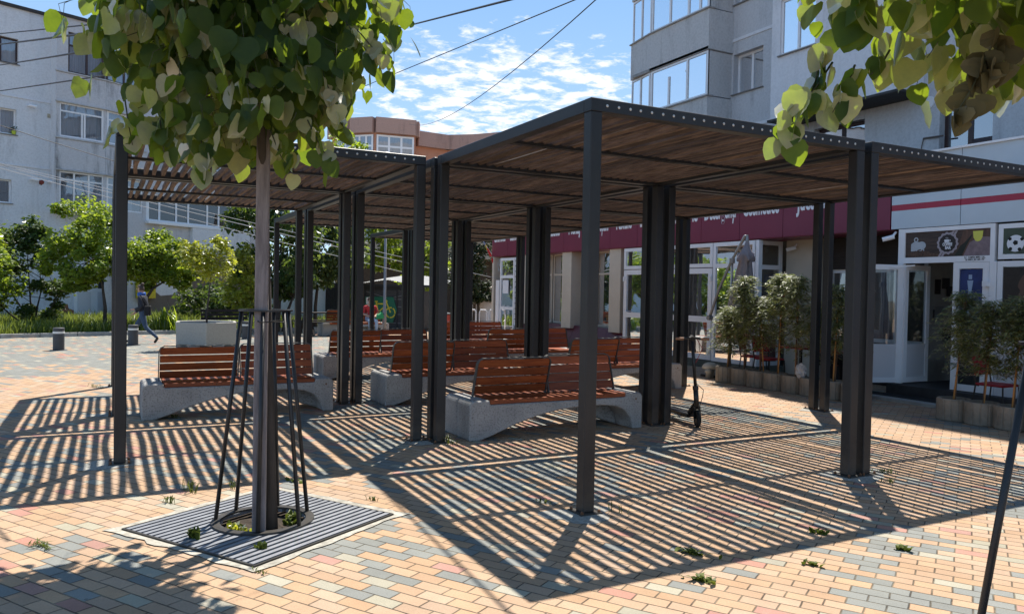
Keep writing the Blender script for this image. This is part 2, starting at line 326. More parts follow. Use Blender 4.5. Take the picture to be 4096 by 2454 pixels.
    gn = N(t, 'ShaderNodeTexNoise'); L(t, co.outputs['Object'], gn.inputs[0]); gn.inputs['Scale'].default_value = 90; gn.inputs['Detail'].default_value = 3; gn.inputs['Roughness'].default_value = 0.7
    dn = N(t, 'ShaderNodeTexNoise'); L(t, co.outputs['Object'], dn.inputs[0]); dn.inputs['Scale'].default_value = 3.5; dn.inputs['Detail'].default_value = 7; dn.inputs['Roughness'].default_value = 0.72
    h2 = N(t, 'ShaderNodeHueSaturation'); L(t, br.outputs[0], h2.inputs['Color'])
    L(t, M(t, 'ADD', M(t, 'MULTIPLY', gn.outputs[0], 0.5), M(t, 'ADD', 0.52, M(t, 'MULTIPLY', dn.outputs[0], 0.46))), h2.inputs['Value'])
    # worn pale lime spots
    sp2 = M(t, 'MULTIPLY', M(t, 'SUBTRACT', dn.outputs[0], 0.66), 9.0, clamp=True)
    c2 = mixc(M(t, 'MULTIPLY', sp2, 0.35), h2.outputs[0], (0.5, 0.47, 0.38))
    jn = M(t, 'SUBTRACT', 1.0, M(t, 'MULTIPLY', M(t, 'SUBTRACT', e, 0.0026), 330.0, clamp=True))
    vo = N(t, 'ShaderNodeTexVoronoi'); L(t, co.outputs['Object'], vo.inputs['Vector']); vo.inputs['Scale'].default_value = 2.6
    c2 = mixc(M(t, 'MULTIPLY', M(t, 'LESS_THAN', vo.outputs['Distance'], 0.035), 0.55), c2, (0.09, 0.08, 0.07))
    jc = mixc(M(t, 'MULTIPLY', M(t, 'SUBTRACT', dn.outputs[0], 0.42), 4.0, clamp=True), (0.075, 0.062, 0.048), (0.33, 0.275, 0.19))
    st_ = N(t, 'ShaderNodeTexNoise'); L(t, co.outputs['Object'], st_.inputs[0]); st_.inputs['Scale'].default_value = 0.9; st_.inputs['Detail'].default_value = 9; st_.inputs['Roughness'].default_value = 0.78
    c2 = mixc(M(t, 'MULTIPLY', M(t, 'SUBTRACT', st_.outputs[0], 0.56, clamp=True), 1.9, clamp=True), c2, (0.17, 0.14, 0.105))
    c3 = mixc(M(t, 'MULTIPLY', jn, 0.85), c2, jc)
    L(t, c3, b.inputs['Base Color'])
    tilt = M(t, 'MULTIPLY', M(t, 'SUBTRACT', r3, 0.5), M(t, 'SUBTRACT', fv, 0.5))
    hgt = M(t, 'ADD', M(t, 'MULTIPLY', M(t, 'MULTIPLY', e, 150.0, clamp=True), 0.5), M(t, 'ADD', M(t, 'MULTIPLY', gn.outputs[0], 0.14), M(t, 'ADD', M(t, 'MULTIPLY', r2_, 0.28), M(t, 'MULTIPLY', tilt, 0.5))))
    bp = N(t, 'ShaderNodeBump'); bp.inputs['Strength'].default_value = 1.0; bp.inputs['Distance'].default_value = 0.014; L(t, hgt, bp.inputs['Height']); L(t, bp.outputs[0], b.inputs['Normal'])
    return m
PAVE = paving_mat()
SOIL = mat('soil', (0.032, 0.022, 0.014), 0.95, var=0.7, vscale=35, bump=0.8, bscale=40)
EARTH = mat('earth', (0.16, 0.13, 0.085), 0.95, var=0.35, vscale=1.5, bump=0.3, bscale=12)
CONC = mat('concrete', (0.36, 0.355, 0.335), 0.9, var=0.16, vscale=5, bump=0.5, bscale=90, dark=(0.12, 0.115, 0.105), dfac=0.45, dscale=2.2)
m = MB(); m.quadpts([(-400, -400, -0.28), (400, -400, -0.28), (400, 400, -0.28), (-400, 400, -0.28)]); m.build('ground', EARTH, fix=False, kind='structure')
# the plaza surface: pavers with the tree openings left out, up to the grass verge kerb
G1 = Vector((-2.17, 0.775, 0)); G2 = Vector((0.163, -3.167, 0)); GH = R(58)
E1 = Vector((math.sin(GH), math.cos(GH), 0)); E2 = Vector((math.cos(GH), -math.sin(GH), 0))
def plaza():
    bm = bmesh.new()
    KB = [(-60, -40), (60, -40), (60, 40), (12, 40), (11, 27.5), (3.5, 24.6), (-3.0, 22.75), (-5.9, 21.8), (-30, 17.0), (-60, 12)]
    vs = [bm.verts.new((x, y, 0)) for x, y in KB]; es = [bm.edges.new((vs[i], vs[(i + 1) % len(vs)])) for i in range(len(vs))]
    for g in (G1, G2):
        q = [g + E1 * a + E2 * b for a, b in ((-.70, -.70), (.70, -.70), (.70, .70), (-.70, .70))]
        vv = [bm.verts.new(p) for p in q]; es += [bm.edges.new((vv[i], vv[(i + 1) % 4])) for i in range(4)]
    bmesh.ops.triangle_fill(bm, edges=es, use_beauty=True, normal=(0, 0, 1))
    for f in bm.faces:
        if f.normal.z < 0: f.normal_flip()
    me = bpy.data.meshes.new('plaza_paving'); bm.to_mesh(me); bm.free(); me.materials.append(PAVE)
    o = bpy.data.objects.new('plaza_paving', me); COL.objects.link(o); o['kind'] = 'structure'
plaza()
# kerb between plaza and verge
KERB = [(-30, 17.0), (-5.9, 21.8), (-3.0, 22.75), (3.5, 24.6), (11, 27.5)]
m = MB()
for (x0, y0), (x1, y1) in zip(KERB[:-1], KERB[1:]):
    d = Vector((x1 - x0, y1 - y0, 0)); n = max(1, int(d.length / 1.0)); d /= n
    for k in range(n):
        p = Vector((x0, y0, 0)) + d * k; q = p + d * 0.985
        m.bar(p + Vector((0, 0, 0.03)), q + Vector((0, 0, 0.03)), 0.1, 0.18)
m.build('kerb', CONC, kind='structure', bevel=0.01)
# a mown dirt verge under the grass
m = MB(); m.quadpts([(-30, 17.1, 0.03), (-5.9, 21.9, 0.03), (-3.0, 22.85, 0.03), (3.5, 24.7, 0.03), (11, 27.6, 0.03), (12, 45, 0.03), (-30, 45, 0.03)]); m.build('verge', EARTH, fix=False, kind='structure')

# ------------------------------------------------------------------ pergola
STEEL = mat('dark_steel_paint', (0.0105, 0.0125, 0.0155), 0.40, var=0.18, vscale=3, bump=0.06, bscale=200, spec=0.5, dark=(0.032, 0.029, 0.026), dfac=0.35, dscale=5)
STEEL2 = mat('steel_bolt', (0.6, 0.6, 0.58), 0.35, 0.8)
RUST = mat('rusty_bolt', (0.16, 0.07, 0.03), 0.8, var=0.3)
SLAT = wood_mat('weathered_slat', (0.055, 0.038, 0.030), (0.19, 0.142, 0.115), 0.8, axis=(12, 1.2, 12), scale=2.5)
PS = 3.095; PL = 3.0; PW = 0.101; PH = 3.10
def pergola(label, i, j, seed, dx=0, dy=0, bolts=False):
    rg = random.Random(seed)
    t = thing('pergola_module', label, 'pergola', (i * PS + dx, j * PS + dy, 0), 0, 'steel pergola modules standing corner to corner')
    for ix in (0, 1):
        for iy in (0, 1):
            x0 = ix * (PL - PW); y0 = iy * (PL - PW)
            m = MB(); m.box(x0, x0 + PW, y0, y0 + PW, 0.012, PH - 0.1005); p = m.build('post', STEEL, t, bevel=0.006)
            m = MB(); m.box(x0 - 0.045, x0 + PW + 0.045, y0 - 0.045, y0 + PW + 0.045, 0.001, 0.013); m.cur = 1
            for a in (-0.025, PW + 0.025):
                for b_ in (-0.025, PW + 0.025): m.lathe([(0.012, 0.013), (0.012, 0.026), (0.006, 0.034)], (x0 + a, y0 + b_, 0), 8)
            m.build('base_plate', [STEEL, RUST], p)
    m = MB(); z0, z1 = PH - 0.1, PH
    m.box(0, PL, 0, PW, z0, z1); m.box(0, PL, PL - PW, PL, z0, z1); m.box(0, PW, PW + 0.001, PL - PW - 0.001, z0, z1 - 0.001); m.box(PL - PW, PL, PW + 0.001, PL - PW - 0.001, z0, z1 - 0.001)
    m.build('roof_frame', STEEL, t, bevel=0.005)
    m = MB(); y = PL / 2
    for s in (-1, 1): m.box(PW, PL - PW, y + s * 0.022 - 0.014, y + s * 0.022 + 0.014, z0 + 0.004, z0 + 0.034)
    m.build('cross_bar', STEEL, t)
    # slats: two short rows meeting over the cross bar, each board a little bowed
    m = MB(); nb = 27; bl = MB(); bx = []
    for half in (0, 1):
        ya = PW + 0.002 if half == 0 else y + 0.004; yb = y - 0.004 if half == 0 else PL - PW - 0.002
        for k in range(nb):
            x = 0.142 + k * (PL - 0.284) / (nb - 1) + rg.uniform(-0.006, 0.006); wd = 0.042; h = 0.070
            bow = rg.uniform(-0.028, 0.028) * rg.random(); sag = rg.uniform(-0.006, 0.008); ti = rg.uniform(-0.12, 0.12)
            if rg.random() < 0.05: ti = rg.choice((-1, 1)) * rg.uniform(0.3, 0.7)
            m.att = rg.random(); base = None; seg = 6
            for s_ in range(seg + 1):
                f = s_ / seg; yy = ya + (yb - ya) * f; xx = x + bow * math.sin(math.pi * f); zc = z0 + 0.064 - sag * math.sin(math.pi * f)
                ring = []
                for a, b_ in ((-1, -1), (1, -1), (1, 1), (-1, 1)):
                    lx, lz = a * wd / 2, b_ * h / 2; ring.append((xx + lx * math.cos(ti) - lz * math.sin(ti), yy, zc + lx * math.sin(ti) + lz * math.cos(ti)))
                i0 = len(m.v); m.v += ring
                if base is not None:
                    for q in range(4): m.face((base + q, base + (q + 1) % 4, i0 + (q + 1) % 4, i0 + q))
                else: m.face((i0, i0 + 3, i0 + 2, i0 + 1))
                base = i0
            m.face((base, base + 1, base + 2, base + 3))
            if half == 0: bx.append(x)
    m.build('slats', SLAT, t, att=True)
    if bolts:
        bl.lathe([(0.0115, 0.0), (0.0115, 0.003), (0.006, 0.006)], (0, 0, 0), 8)
        b0 = bl.build('bolt', STEEL2, t); b0.rotation_euler = (R(90), 0, 0); b0.location = (bx[0], 0.0005, PH - 0.05)
        for x in bx[1:]:
            c = b0.copy(); COL.objects.link(c); c.parent = t; c.location = (x, 0.0005, PH - 0.05)
    return t
MODS = [(0, 0, 'dark steel pergola module nearest the camera, with its lone corner post in the foreground'),
        (1, 0, 'pergola module cut by the right edge of the photo'),
        (-1, 1, 'pergola module over the left bench, half hidden behind the linden crown'),
        (0, 1, 'pergola module directly behind the nearest one, left of the scooter'),
        (1, 1, 'pergola module behind the electric scooter, touching the shop side planters'),
        (-1, 2, 'rearmost pergola module in the left column, its back beam over the hexagonal planter'),
        (0, 2, 'pergola module in the middle column, third from the nearest one'),
        (1, 2, 'right column pergola module in front of the beige shop pillars, third back'),
        (0, 3, 'rearmost pergola module of the middle column, with a single slim post on its left'),
        (1, 3, 'pergola module in the right column, fourth from the front'),
        (1, 4, 'farthest pergola module, its lone corner post in front of the green bicycle sign')]
for k, (i, j, lab) in enumerate(MODS): pergola(lab, i, j, 11 + k, bolts=k < 3)
# rough concrete patches around the post feet
def dusty(m):
    t = m.node_tree; b = t.nodes['Principled BSDF']; lk = b.inputs['Base Color'].links[0].from_socket
    co = N(t, 'ShaderNodeTexCoord'); sp = N(t, 'ShaderNodeSeparateXYZ'); L(t, co.outputs['Object'], sp.inputs[0]); nz = N(t, 'ShaderNodeTexNoise'); L(t, co.outputs['Object'], nz.inputs[0]); nz.inputs['Scale'].default_value = 9; nz.inputs['Detail'].default_value = 8; nz.inputs['Roughness'].default_value = .75
    f = M(t, 'MULTIPLY', M(t, 'SUBTRACT', M(t, 'MULTIPLY', nz.outputs[0], 0.9), M(t, 'ADD', sp.outputs[2], 0.12)), 2.2, clamp=True)
    mx = N(t, 'ShaderNodeMix', data_type='RGBA'); L(t, M(t, 'MULTIPLY', f, .7), mx.inputs['Factor']); L(t, lk, mx.inputs['A']); mx.inputs['B'].default_value = (.085, .074, .06, 1); L(t, mx.outputs['Result'], b.inputs['Base Color'])
dusty(STEEL)
ROUGH = mat('rough_mortar', (0.33, 0.32, 0.285), 0.95, var=0.3, vscale=25, bump=1.0, bscale=45, dark=(0.06, 0.055, 0.05), dfac=0.7, dscale=28)
def patch(x, y, rx, ry, seed):
    rg = random.Random(seed); m = MB(); n = 26; i0 = len(m.v); m.v.append((x, y, 0.006))
    for k in range(n):
        a = 2 * math.pi * k / n; q = 1 + 0.22 * math.sin(3 * a + seed) + rg.uniform(-.12, .12); m.v.append((x + rx * q * math.cos(a), y + ry * q * math.sin(a), 0.003))
    for k in range(n): m.face((i0, i0 + 1 + k, i0 + 1 + (k + 1) % n))
    o = m.build('mortar_patch', ROUGH, fix=False, kind='structure')
for k, (x, y, rx, ry) in enumerate([(-0.02, 0.02, .27, .2), (3.05, 0.03, .36, .22), (-3.05, 3.12, .33, .2), (-0.02, 3.05, .25, .22), (-3.05, 6.15, .33, .2), (-3.08, 9.1, .2, .2), (6.1, 3.02, .3, .25)]): patch(x, y, rx, ry, k)

# ------------------------------------------------------------------ benches
TERR = mat('speckled_concrete', (0.37, 0.36, 0.345), 0.9, var=0.24, vscale=2.4, bump=0.6, bscale=90, dark=(0.045, 0.04, 0.036), dfac=0.95, dscale=48)
BWOOD = wood_mat('bench_wood', (0.20, 0.040, 0.012), (0.40, 0.105, 0.030), 0.45, axis=(1.2, 14, 14), scale=2.6)
BFR = mat('bench_frame', (0.10, 0.10, 0.095), 0.5, 0.3, var=0.15)
BL, BWD, BH = 2.33, 0.72, 0.44
def bench_half(m, y0, y1, flip):
    """one arched concrete beam; gentle side on the left, steep on the right (mirrored when flip)"""
    up = [(0.0, 0.0), (0.13, 0.0), (0.30, 0.055), (0.55, 0.15), (0.85, 0.235), (1.15, 0.29), (1.45, 0.31), (1.75, 0.31), (1.95, 0.285), (2.07, 0.23), (2.14, 0.15), (2.175, 0.07), (2.19, 0.0), (BL, 0.0)]
    top = [(BL, BH - 0.05), (BL - 0.015, BH - 0.018), (BL - 0.05, BH), (BL - 0.24, BH), (BL - 0.245, BH - 0.05), (0.245, BH - 0.05), (0.24, BH), (0.05, BH), (0.015, BH - 0.018), (0.0, BH - 0.05)]
    pr = up + top
    if flip: pr = [(BL - x, z) for x, z in pr][::-1]
    # triangulate as columns so concave outline fills well
    xs = sorted({round(x, 4) for x, z in pr})
    F = lambda a, d, z: (a, d, z)
    lo = up if not flip else [(BL - x, z) for x, z in up][::-1]
    tp = top[::-1] if not flip else [(BL - x, z) for x, z in top]
    def ev(poly, x, side):
        for (xa, za), (xb, zb) in zip(poly[:-1], poly[1:]):
            if abs(xb - xa) < 1e-6: continue
            if xa - 1e-6 <= x <= xb + 1e-6: return za + (zb - za) * (x - xa) / (xb - xa)
        return poly[0][1] if x < poly[0][0] else poly[-1][1]
    pts = [(x, ev(lo, x, 0), ev(tp, x, 1)) for x in xs]
    i0 = len(m.v)
    for x, a, b in pts: m.v += [(x, y0, a), (x, y0, b), (x, y1, a), (x, y1, b)]
    n = len(pts)
    for k in range(n - 1):
        p, q = i0 + 4 * k, i0 + 4 * (k + 1)
        m.face((p, q, q + 1, p + 1)); m.face((p + 2, p + 3, q + 3, q + 2)); m.face((p, p + 2, q + 2, q)); m.face((p + 1, q + 1, q + 3, p + 3))
    m.face((i0, i0 + 1, i0 + 3, i0 + 2)); p = i0 + 4 * (n - 1); m.face((p, p + 2, p + 3, p + 1))
def make_bench(label, x, y, rz=0.0, grp='concrete and wood benches with double backrests'):
    t = thing('bench', label, 'bench', (x, y, 0), rz, grp)
    m = MB(); bench_half(m, 0, BWD / 2 - 0.008, False); m.build('concrete_base', TERR, t, bevel=0.012)
    m = MB(); bench_half(m, BWD / 2 + 0.008, BWD, True); m.build('concrete_base', TERR, t, bevel=0.012)
    for y0 in (0.015, BWD / 2 + 0.04):
        m = MB()
        for k in range(3):
            m.att = rnd.random(); m.box(0.25, BL - 0.25, y0 + k * 0.107, y0 + k * 0.107 + 0.098, BH - 0.046, BH + 0.004)
        m.build('seat', BWOOD, t, att=True, bevel=0.004)
    m = MB()
    for xx in (0.12, BL - 0.12):
        i0 = len(m.v)
        for q in range(10): m.v.append((BL - 0.10 + 0.013 * math.cos(q * math.pi / 5), -0.001, BH - 0.075 + 0.013 * math.sin(q * math.pi / 5)))
        m.face(range(i0, i0 + 10)); break
    m.build('bolt_cap', RUST, t, fix=False)
    # left back leans towards the near side and serves the far seat; the right back the other way
    for x0, x1, yb, sgn in ((0.20, 1.155, BWD / 2 + 0.02, -1), (1.185, BL - 0.20, BWD / 2 - 0.02, 1)):
        lean = 0.135; hb = 0.44; zb = BH + 0.004
        def P(a, z, off=0.0): return Vector((a, yb + sgn * lean * z / hb + sgn * off, zb + z))
        fr = MB()
        up = Vector((0, sgn * lean, hb)).normalized()
        # flat steel side frames with rounded shoulders and a top rail
        rail = [P(x0, 0), P(x0, hb - 0.06), P(x0 + 0.02, hb - 0.02), P(x0 + 0.06, hb), P(x1 - 0.06, hb), P(x1 - 0.02, hb - 0.02), P(x1, hb - 0.06), P(x1, 0)]
        for a, b in zip(rail[:-1], rail[1:]): fr.bar(a - (b - a).normalized() * 0.003, b + (b - a).normalized() * 0.003, 0.05, 0.010, up=(0, -0.0001, 1) if False else Vector((b - a).cross(Vector((0, 1, 0))) or (0, 0, 1)))
        for k in range(8):
            for a in (x0 + 0.002, x1 - 0.002): pass
        bk = fr.build('back_frame', BFR, t)
        pl = MB()
        for k in range(4):
            z0 = 0.025 + k * 0.102; pl.att = rnd.random()
            q = [P(x0 + 0.012, z0, 0.012), P(x1 - 0.012, z0, 0.012), P(x1 - 0.012, z0, -0.016), P(x0 + 0.012, z0, -0.016), P(x0 + 0.012, z0 + 0.09, 0.012), P(x1 - 0.012, z0 + 0.09, 0.012), P(x1 - 0.012, z0 + 0.09, -0.016), P(x0 + 0.012, z0 + 0.09, -0.016)]
            pl.hexa(q)
        pl.build('backrest', BWOOD, t, att=True, bevel=0.003)
    return t
BENCH = [('concrete and wood bench nearest the camera, behind the foreground corner post', 0.36, 2.83),
         ('bench second in the middle column, its stone end beside the pair of slim posts', 0.32, 5.60),
         ('bench on the left, seen through the tree guard bars', -2.78, 5.48),
         ('bench third in the middle column, its end block behind the four post cluster', 0.24, 8.86),
         ('bench under the right column of modules, with its right end next to the scooter', 3.43, 5.74),
         ('bench second from the front in the right column, just before the beige pillars', 3.43, 8.86),
         ('bench farthest back under the pergola, near the flag and the shop end door', 3.43, 11.95)]
for lab, x, y in BENCH: make_bench(lab, x, y)
FARB = make_bench('sunlit bench on the open plaza with a person in red sitting on it', 3.25, 21.1)

# ------------------------------------------------------------------ buildings
WHITEP = plaster_mat('pale_plaster', (0.74, 0.76, 0.79), (0.19, 0.19, 0.195), 0.55)
STAINP = plaster_mat('stained_plaster', (0.60, 0.60, 0.62), (0.13, 0.13, 0.13), 1.3, 0.2)
GREYP = plaster_mat('grey_plaster', (0.60, 0.61, 0.63), (0.24, 0.24, 0.25), 0.7, 0.25)
GREYP2 = plaster_mat('grey_parapet', (0.58, 0.58, 0.58), (0.16, 0.16, 0.16), 0.9, 0.25)
LPLAS = plaster_mat('white_plaster', (0.76, 0.77, 0.80), (0.26, 0.26, 0.28), 0.4, 0.15)
PVC = mat('white_pvc', (0.82, 0.83, 0.85), 0.35, var=0.05, vscale=2)
BROWNF = mat('brown_frame', (0.045, 0.022, 0.020), 0.45)
GLASS = glass_mat('window_glass', (0.75, 0.8, 0.82), 0.16)
SHOPG = glass_mat('shop_glass', (0.62, 0.66, 0.64), 0.05, dirt=0.03)
CURT = mat('lace_curtain', (0.58, 0.60, 0.70), 0.9, var=0.18, vscale=5, stretch=(9, 9, 0.35))
CURT2 = mat('striped_curtain', (0.44, 0.46, 0.62), 0.9, var=0.5, vscale=5, stretch=(11, 11, 0.1))
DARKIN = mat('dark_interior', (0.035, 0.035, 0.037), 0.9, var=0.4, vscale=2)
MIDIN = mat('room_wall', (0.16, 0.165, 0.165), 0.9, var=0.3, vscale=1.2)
STONE = mat('grey_sill', (0.22, 0.21, 0.20), 0.8, var=0.2)
ROOFM = mat('roof_edge', (0.045, 0.043, 0.042), 0.8, var=0.3)
def wall_open(m, F, a0, a1, z0, z1, ops, rev=0.22):
    """wall face with real openings and reveals; ops = (a0,a1,z0,z1)"""
    xs = sorted({a0, a1, *[o[0] for o in ops], *[o[1] for o in ops]}); zs = sorted({z0, z1, *[o[2] for o in ops], *[o[3] for o in ops]})
    xs = [x for x in xs if a0 <= x <= a1]; zs = [z for z in zs if z0 <= z <= z1]
    for i in range(len(xs) - 1):
        for j in range(len(zs) - 1):
            cx, cz = (xs[i] + xs[i + 1]) / 2, (zs[j] + zs[j + 1]) / 2
            if any(o[0] < cx < o[1] and o[2] < cz < o[3] for o in ops): continue
            m.quadpts([F(xs[i], 0, zs[j]), F(xs[i + 1], 0, zs[j]), F(xs[i + 1], 0, zs[j + 1]), F(xs[i], 0, zs[j + 1])])
    for o in ops:
        p, q, r, s = o
        m.quadpts([F(p, 0, r), F(p, -rev, r), F(p, -rev, s), F(p, 0, s)]); m.quadpts([F(q, 0, r), F(q, 0, s), F(q, -rev, s), F(q, -rev, r)])
        m.quadpts([F(p, 0, s), F(p, -rev, s), F(q, -rev, s), F(q, 0, s)]); m.quadpts([F(p, 0, r), F(q, 0, r), F(q, -rev, r), F(p, -rev, r)])
def window(parent, F, a0, a1, z0, z1, mull=(), trans=(), fm=None, d=-0.12, fw=0.06, back=None, gap=0.12, gm=None, sill=False, room=True, name='window', partial=None):
    """frame bars + pane + curtain; mull / trans = fractions; partial = list of (a-frac, z0frac, z1frac) extra uprights"""
    fm = fm or PVC; m = MB(); W, H = a1 - a0, z1 - z0; e = 0.001
    m.fbox(F, a0, a1, d - 0.05, d, z0, z0 + fw); m.fbox(F, a0, a1, d - 0.05, d, z1 - fw, z1)
    m.fbox(F, a0, a0 + fw, d - 0.05, d, z0 + fw + e, z1 - fw - e); m.fbox(F, a1 - fw, a1, d - 0.05, d, z0 + fw + e, z1 - fw - e)
    for f in trans: m.fbox(F, a0 + fw + e, a1 - fw - e, d - 0.046, d - 0.002, z0 + H * f - fw * .55, z0 + H * f + fw * .55)
    for f in mull: m.fbox(F, a0 + W * f - fw * .6, a0 + W * f + fw * .6, d - 0.052, d + 0.003, z0 + fw + e, z1 - fw - e)
    for f, p, q in (partial or ()): m.fbox(F, a0 + W * f - fw * .6, a0 + W * f + fw * .6, d - 0.048, d + 0.001, z0 + H * p, z0 + H * q)
    w_ = m.build(name, fm, parent)
    m = MB(); m.quadpts([F(a0 + .01, d - 0.025, z0 + .01), F(a1 - .01, d - 0.025, z0 + .01), F(a1 - .01, d - 0.025, z1 - .01), F(a0 + .01, d - 0.025, z1 - .01)]); m.build('pane', gm or GLASS, w_, fix=False)
    if back is not None:
        m = MB(); n = 22; dd = d - 0.05 - gap
        for k in range(n):
            f0, f1 = k / n, (k + 1) / n; w0 = 0.025 * math.sin(k * 2.1); w1 = 0.025 * math.sin((k + 1) * 2.1)
            m.quadpts([F(a0 + W * f0, dd + w0, z0), F(a0 + W * f1, dd + w1, z0), F(a0 + W * f1, dd + w1, z1), F(a0 + W * f0, dd + w0, z1)])
        m.build('curtain', back, w_, fix=False)
    elif room:
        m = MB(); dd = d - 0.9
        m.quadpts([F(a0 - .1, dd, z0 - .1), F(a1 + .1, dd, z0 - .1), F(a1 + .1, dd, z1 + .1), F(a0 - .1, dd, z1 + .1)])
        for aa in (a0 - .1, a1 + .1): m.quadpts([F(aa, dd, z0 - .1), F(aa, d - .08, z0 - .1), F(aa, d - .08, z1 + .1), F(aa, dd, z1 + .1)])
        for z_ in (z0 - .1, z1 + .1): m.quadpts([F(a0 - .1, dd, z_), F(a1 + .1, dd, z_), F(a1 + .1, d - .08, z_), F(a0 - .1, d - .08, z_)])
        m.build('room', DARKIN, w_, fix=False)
    if sill:
        m = MB(); m.fbox(F, a0 - 0.05, a1 + 0.05, -0.10, 0.06, z0 - 0.035, z0 - 0.004); m.build('sill', STONE, w_)
    return w_
def camera_box(parent, F, a, z, left=True):
    m = MB(); s = 1 if left else -1
    m.tube([F(a, 0.0, z), F(a + 0.02 * s, 0.08, z)], 0.03, 8); m.tube([F(a + 0.02 * s, 0.1, z + .02), F(a + 0.26 * s, 0.22, z - 0.02)], 0.055, 10)
    m.build('security_camera', PVC, parent)

# left apartment building -----------------------------------------------------
LO = Vector((-4.4, 33.4, 0)); T1 = Vector((0.9219, 0.3875, 0)); N1 = Vector((0.3875, -0.9219, 0))
FL = frame(LO, (T1, N1))
BC = LO + T1 * 0.95 + N1 * 0.6; T2 = Vector((0.799, 0.602, 0)); N2 = Vector((0.602, -0.799, 0)); FR_ = frame(BC, (T2, N2)); FB = frame(LO + N1 * 0.6, (T1, N1))
lb = thing('apartment_building', 'weathered white apartment block on the left with bay windows and water stains', 'building', tuple(LO))
lb.location = (0, 0, 0)
m = MB(); Zr = 12.7
opsA = [(-3.4, -2.2, 10.43, 11.45), (-3.4, -2.26, 7.58, 8.6), (-3.4, -2.42, 4.8, 5.75), (-0.02, 1.0 - 0.02 - .03, 0.3, 2.3)]
m2 = MB(); wall_open(m, FL, -14, -1.0, 0, Zr, [o for o in opsA if o[1] < -1.0] + [(-6.4, -5.2, 10.43, 11.45), (-6.4, -5.2, 7.58, 8.6), (-6.4, -5.2, 4.8, 5.75)])
wall_open(m, FL, -1.0, 0.95, 0, 4.6, [])
m.quadpts([FL(-1.0, 0, 4.6), FL(-1.0, 0.6, 4.6), FL(-1.0, 0.6, Zr), FL(-1.0, 0, Zr)])
m.quadpts([FL(-1.0, 0, 4.6), FL(0.95, 0, 4.6), FL(0.95, 0.6, 4.6), FL(-1.0, 0.6, 4.6)])
bayops = [(-0.86, 0.9, 4.85, 6.28), (-0.86, 0.9, 7.72, 9.12), (-0.55, 0.95, 10.42, 12.1)]
m.cur = 1; wall_open(m, FB, -1.0, 0.95, 4.6, Zr, bayops)
bayops2 = [(0.08, 1.9, 7.72, 9.12), (0.0, 1.9, 10.42, 12.1), (2.1, 8.3, 4.55, 5.8), (0.08, 1.9, 4.85, 6.28), (3.2, 4.4, 7.4, 8.7), (5.6, 7.6, 7.4, 8.7), (3.2, 4.4, 10.1, 11.4), (5.6, 7.6, 10.1, 11.4)]
wall_open(m, FR_, 0, 9.6, 0.0, Zr, bayops2)
m.cur = 0
e2 = FR_(9.6, 0, 0); b0 = e2 - N2 * 9; 
for z_ in (Zr,):
    m.quadpts([FL(-14, 0, z_), FL(-1, 0, z_), FL(-1, .6, z_), BC + Vector((0, 0, z_)), e2 + Vector((0, 0, z_)), b0 + Vector((0, 0, z_)), FL(-14, -9, z_)])
m.quadpts([e2, b0, b0 + Vector((0, 0, Zr)), e2 + Vector((0, 0, Zr))]); m.quadpts([b0, FL(-14, -9, 0), FL(-14, -9, Zr), b0 + Vector((0, 0, Zr))]); m.quadpts([FL(-14, 0, 0), FL(-14, 0, Zr), FL(-14, -9, Zr), FL(-14, -9, 0)])
m.build('wall', [WHITEP, STAINP], lb, fix=False)
# stained parapets set a little proud of the bay
for z0, z1 in ((6.36, 7.62), (9.18, 10.36)):
    m = MB(); m.fbox(FB, -1.02, 0.95, 0.003, 0.05, z0, z1); m.fbox(FR_, 0.0, 2.0, 0.003, 0.05, z0, z1); m.build('parapet', STAINP, lb)
LEDG = mat('ledge', (0.5, 0.5, 0.5), 0.8, var=0.2)
for z0 in (7.63, 10.37, 9.125, 6.30): m = MB(); m.fbox(FB, -1.05, 0.97, 0.0, 0.10, z0, z0 + 0.045); m.fbox(FR_, 0.0, 2.05, 0.0, 0.10, z0, z0 + 0.045); m.build('ledge', LEDG, lb)
for z in (9.12, 6.36): m = MB(); m.fbox(FL, -14, -1.005, 0.0, 0.035, z - 0.03, z + 0.03); m.build('string_course', LPLAS, lb)
m = MB(); m.fbox(FL, -14, -0.9, -0.3, 0.10, Zr - .02, Zr + .10); m.fbox(FB, -1.06, 1.0, -0.9, 0.1, Zr - .02, Zr + .10); m.fbox(FR_, -0.1, 9.7, -0.3, 0.1, Zr - .02, Zr + .1)
m.build('roof', ROOFM, lb)
for z0, z1, fm, cu in ((10.43, 11.45, BROWNF, None), (7.58, 8.6, PVC, CURT), (4.8, 5.75, PVC, None)):
    for a0, a1 in ((-3.4, -2.2), (-6.4, -5.2)):
        if a0 == -3.4: a1 = -2.2 if z0 > 10 else (-2.26 if z0 > 7 else -2.42)
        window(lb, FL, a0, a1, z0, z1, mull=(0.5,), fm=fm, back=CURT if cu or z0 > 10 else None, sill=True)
window(lb, FB, -0.55, 0.95, 10.42, 12.1, mull=(0.5, 0.94), trans=(0.68,), fm=BROWNF, d=-0.05, back=CURT2, fw=0.07, gap=0.2); window(lb, FR_, 0.0, 1.9, 10.42, 12.1, mull=(0.06, 0.5), trans=(0.68,), fm=BROWNF, d=-0.05, back=CURT2, fw=0.07, gap=.2)
window(lb, FB, -0.86, 0.9, 7.72, 9.12, mull=(0.97,), trans=(0.76,), d=-0.03, back=CURT, gap=.2, partial=((0.5, 0, .76), (.56, 0, .74)))
window(lb, FR_, 0.08, 1.9, 7.72, 9.12, mull=(0.04, 0.5), trans=(0.74,), d=-0.03, back=CURT, gap=.2)
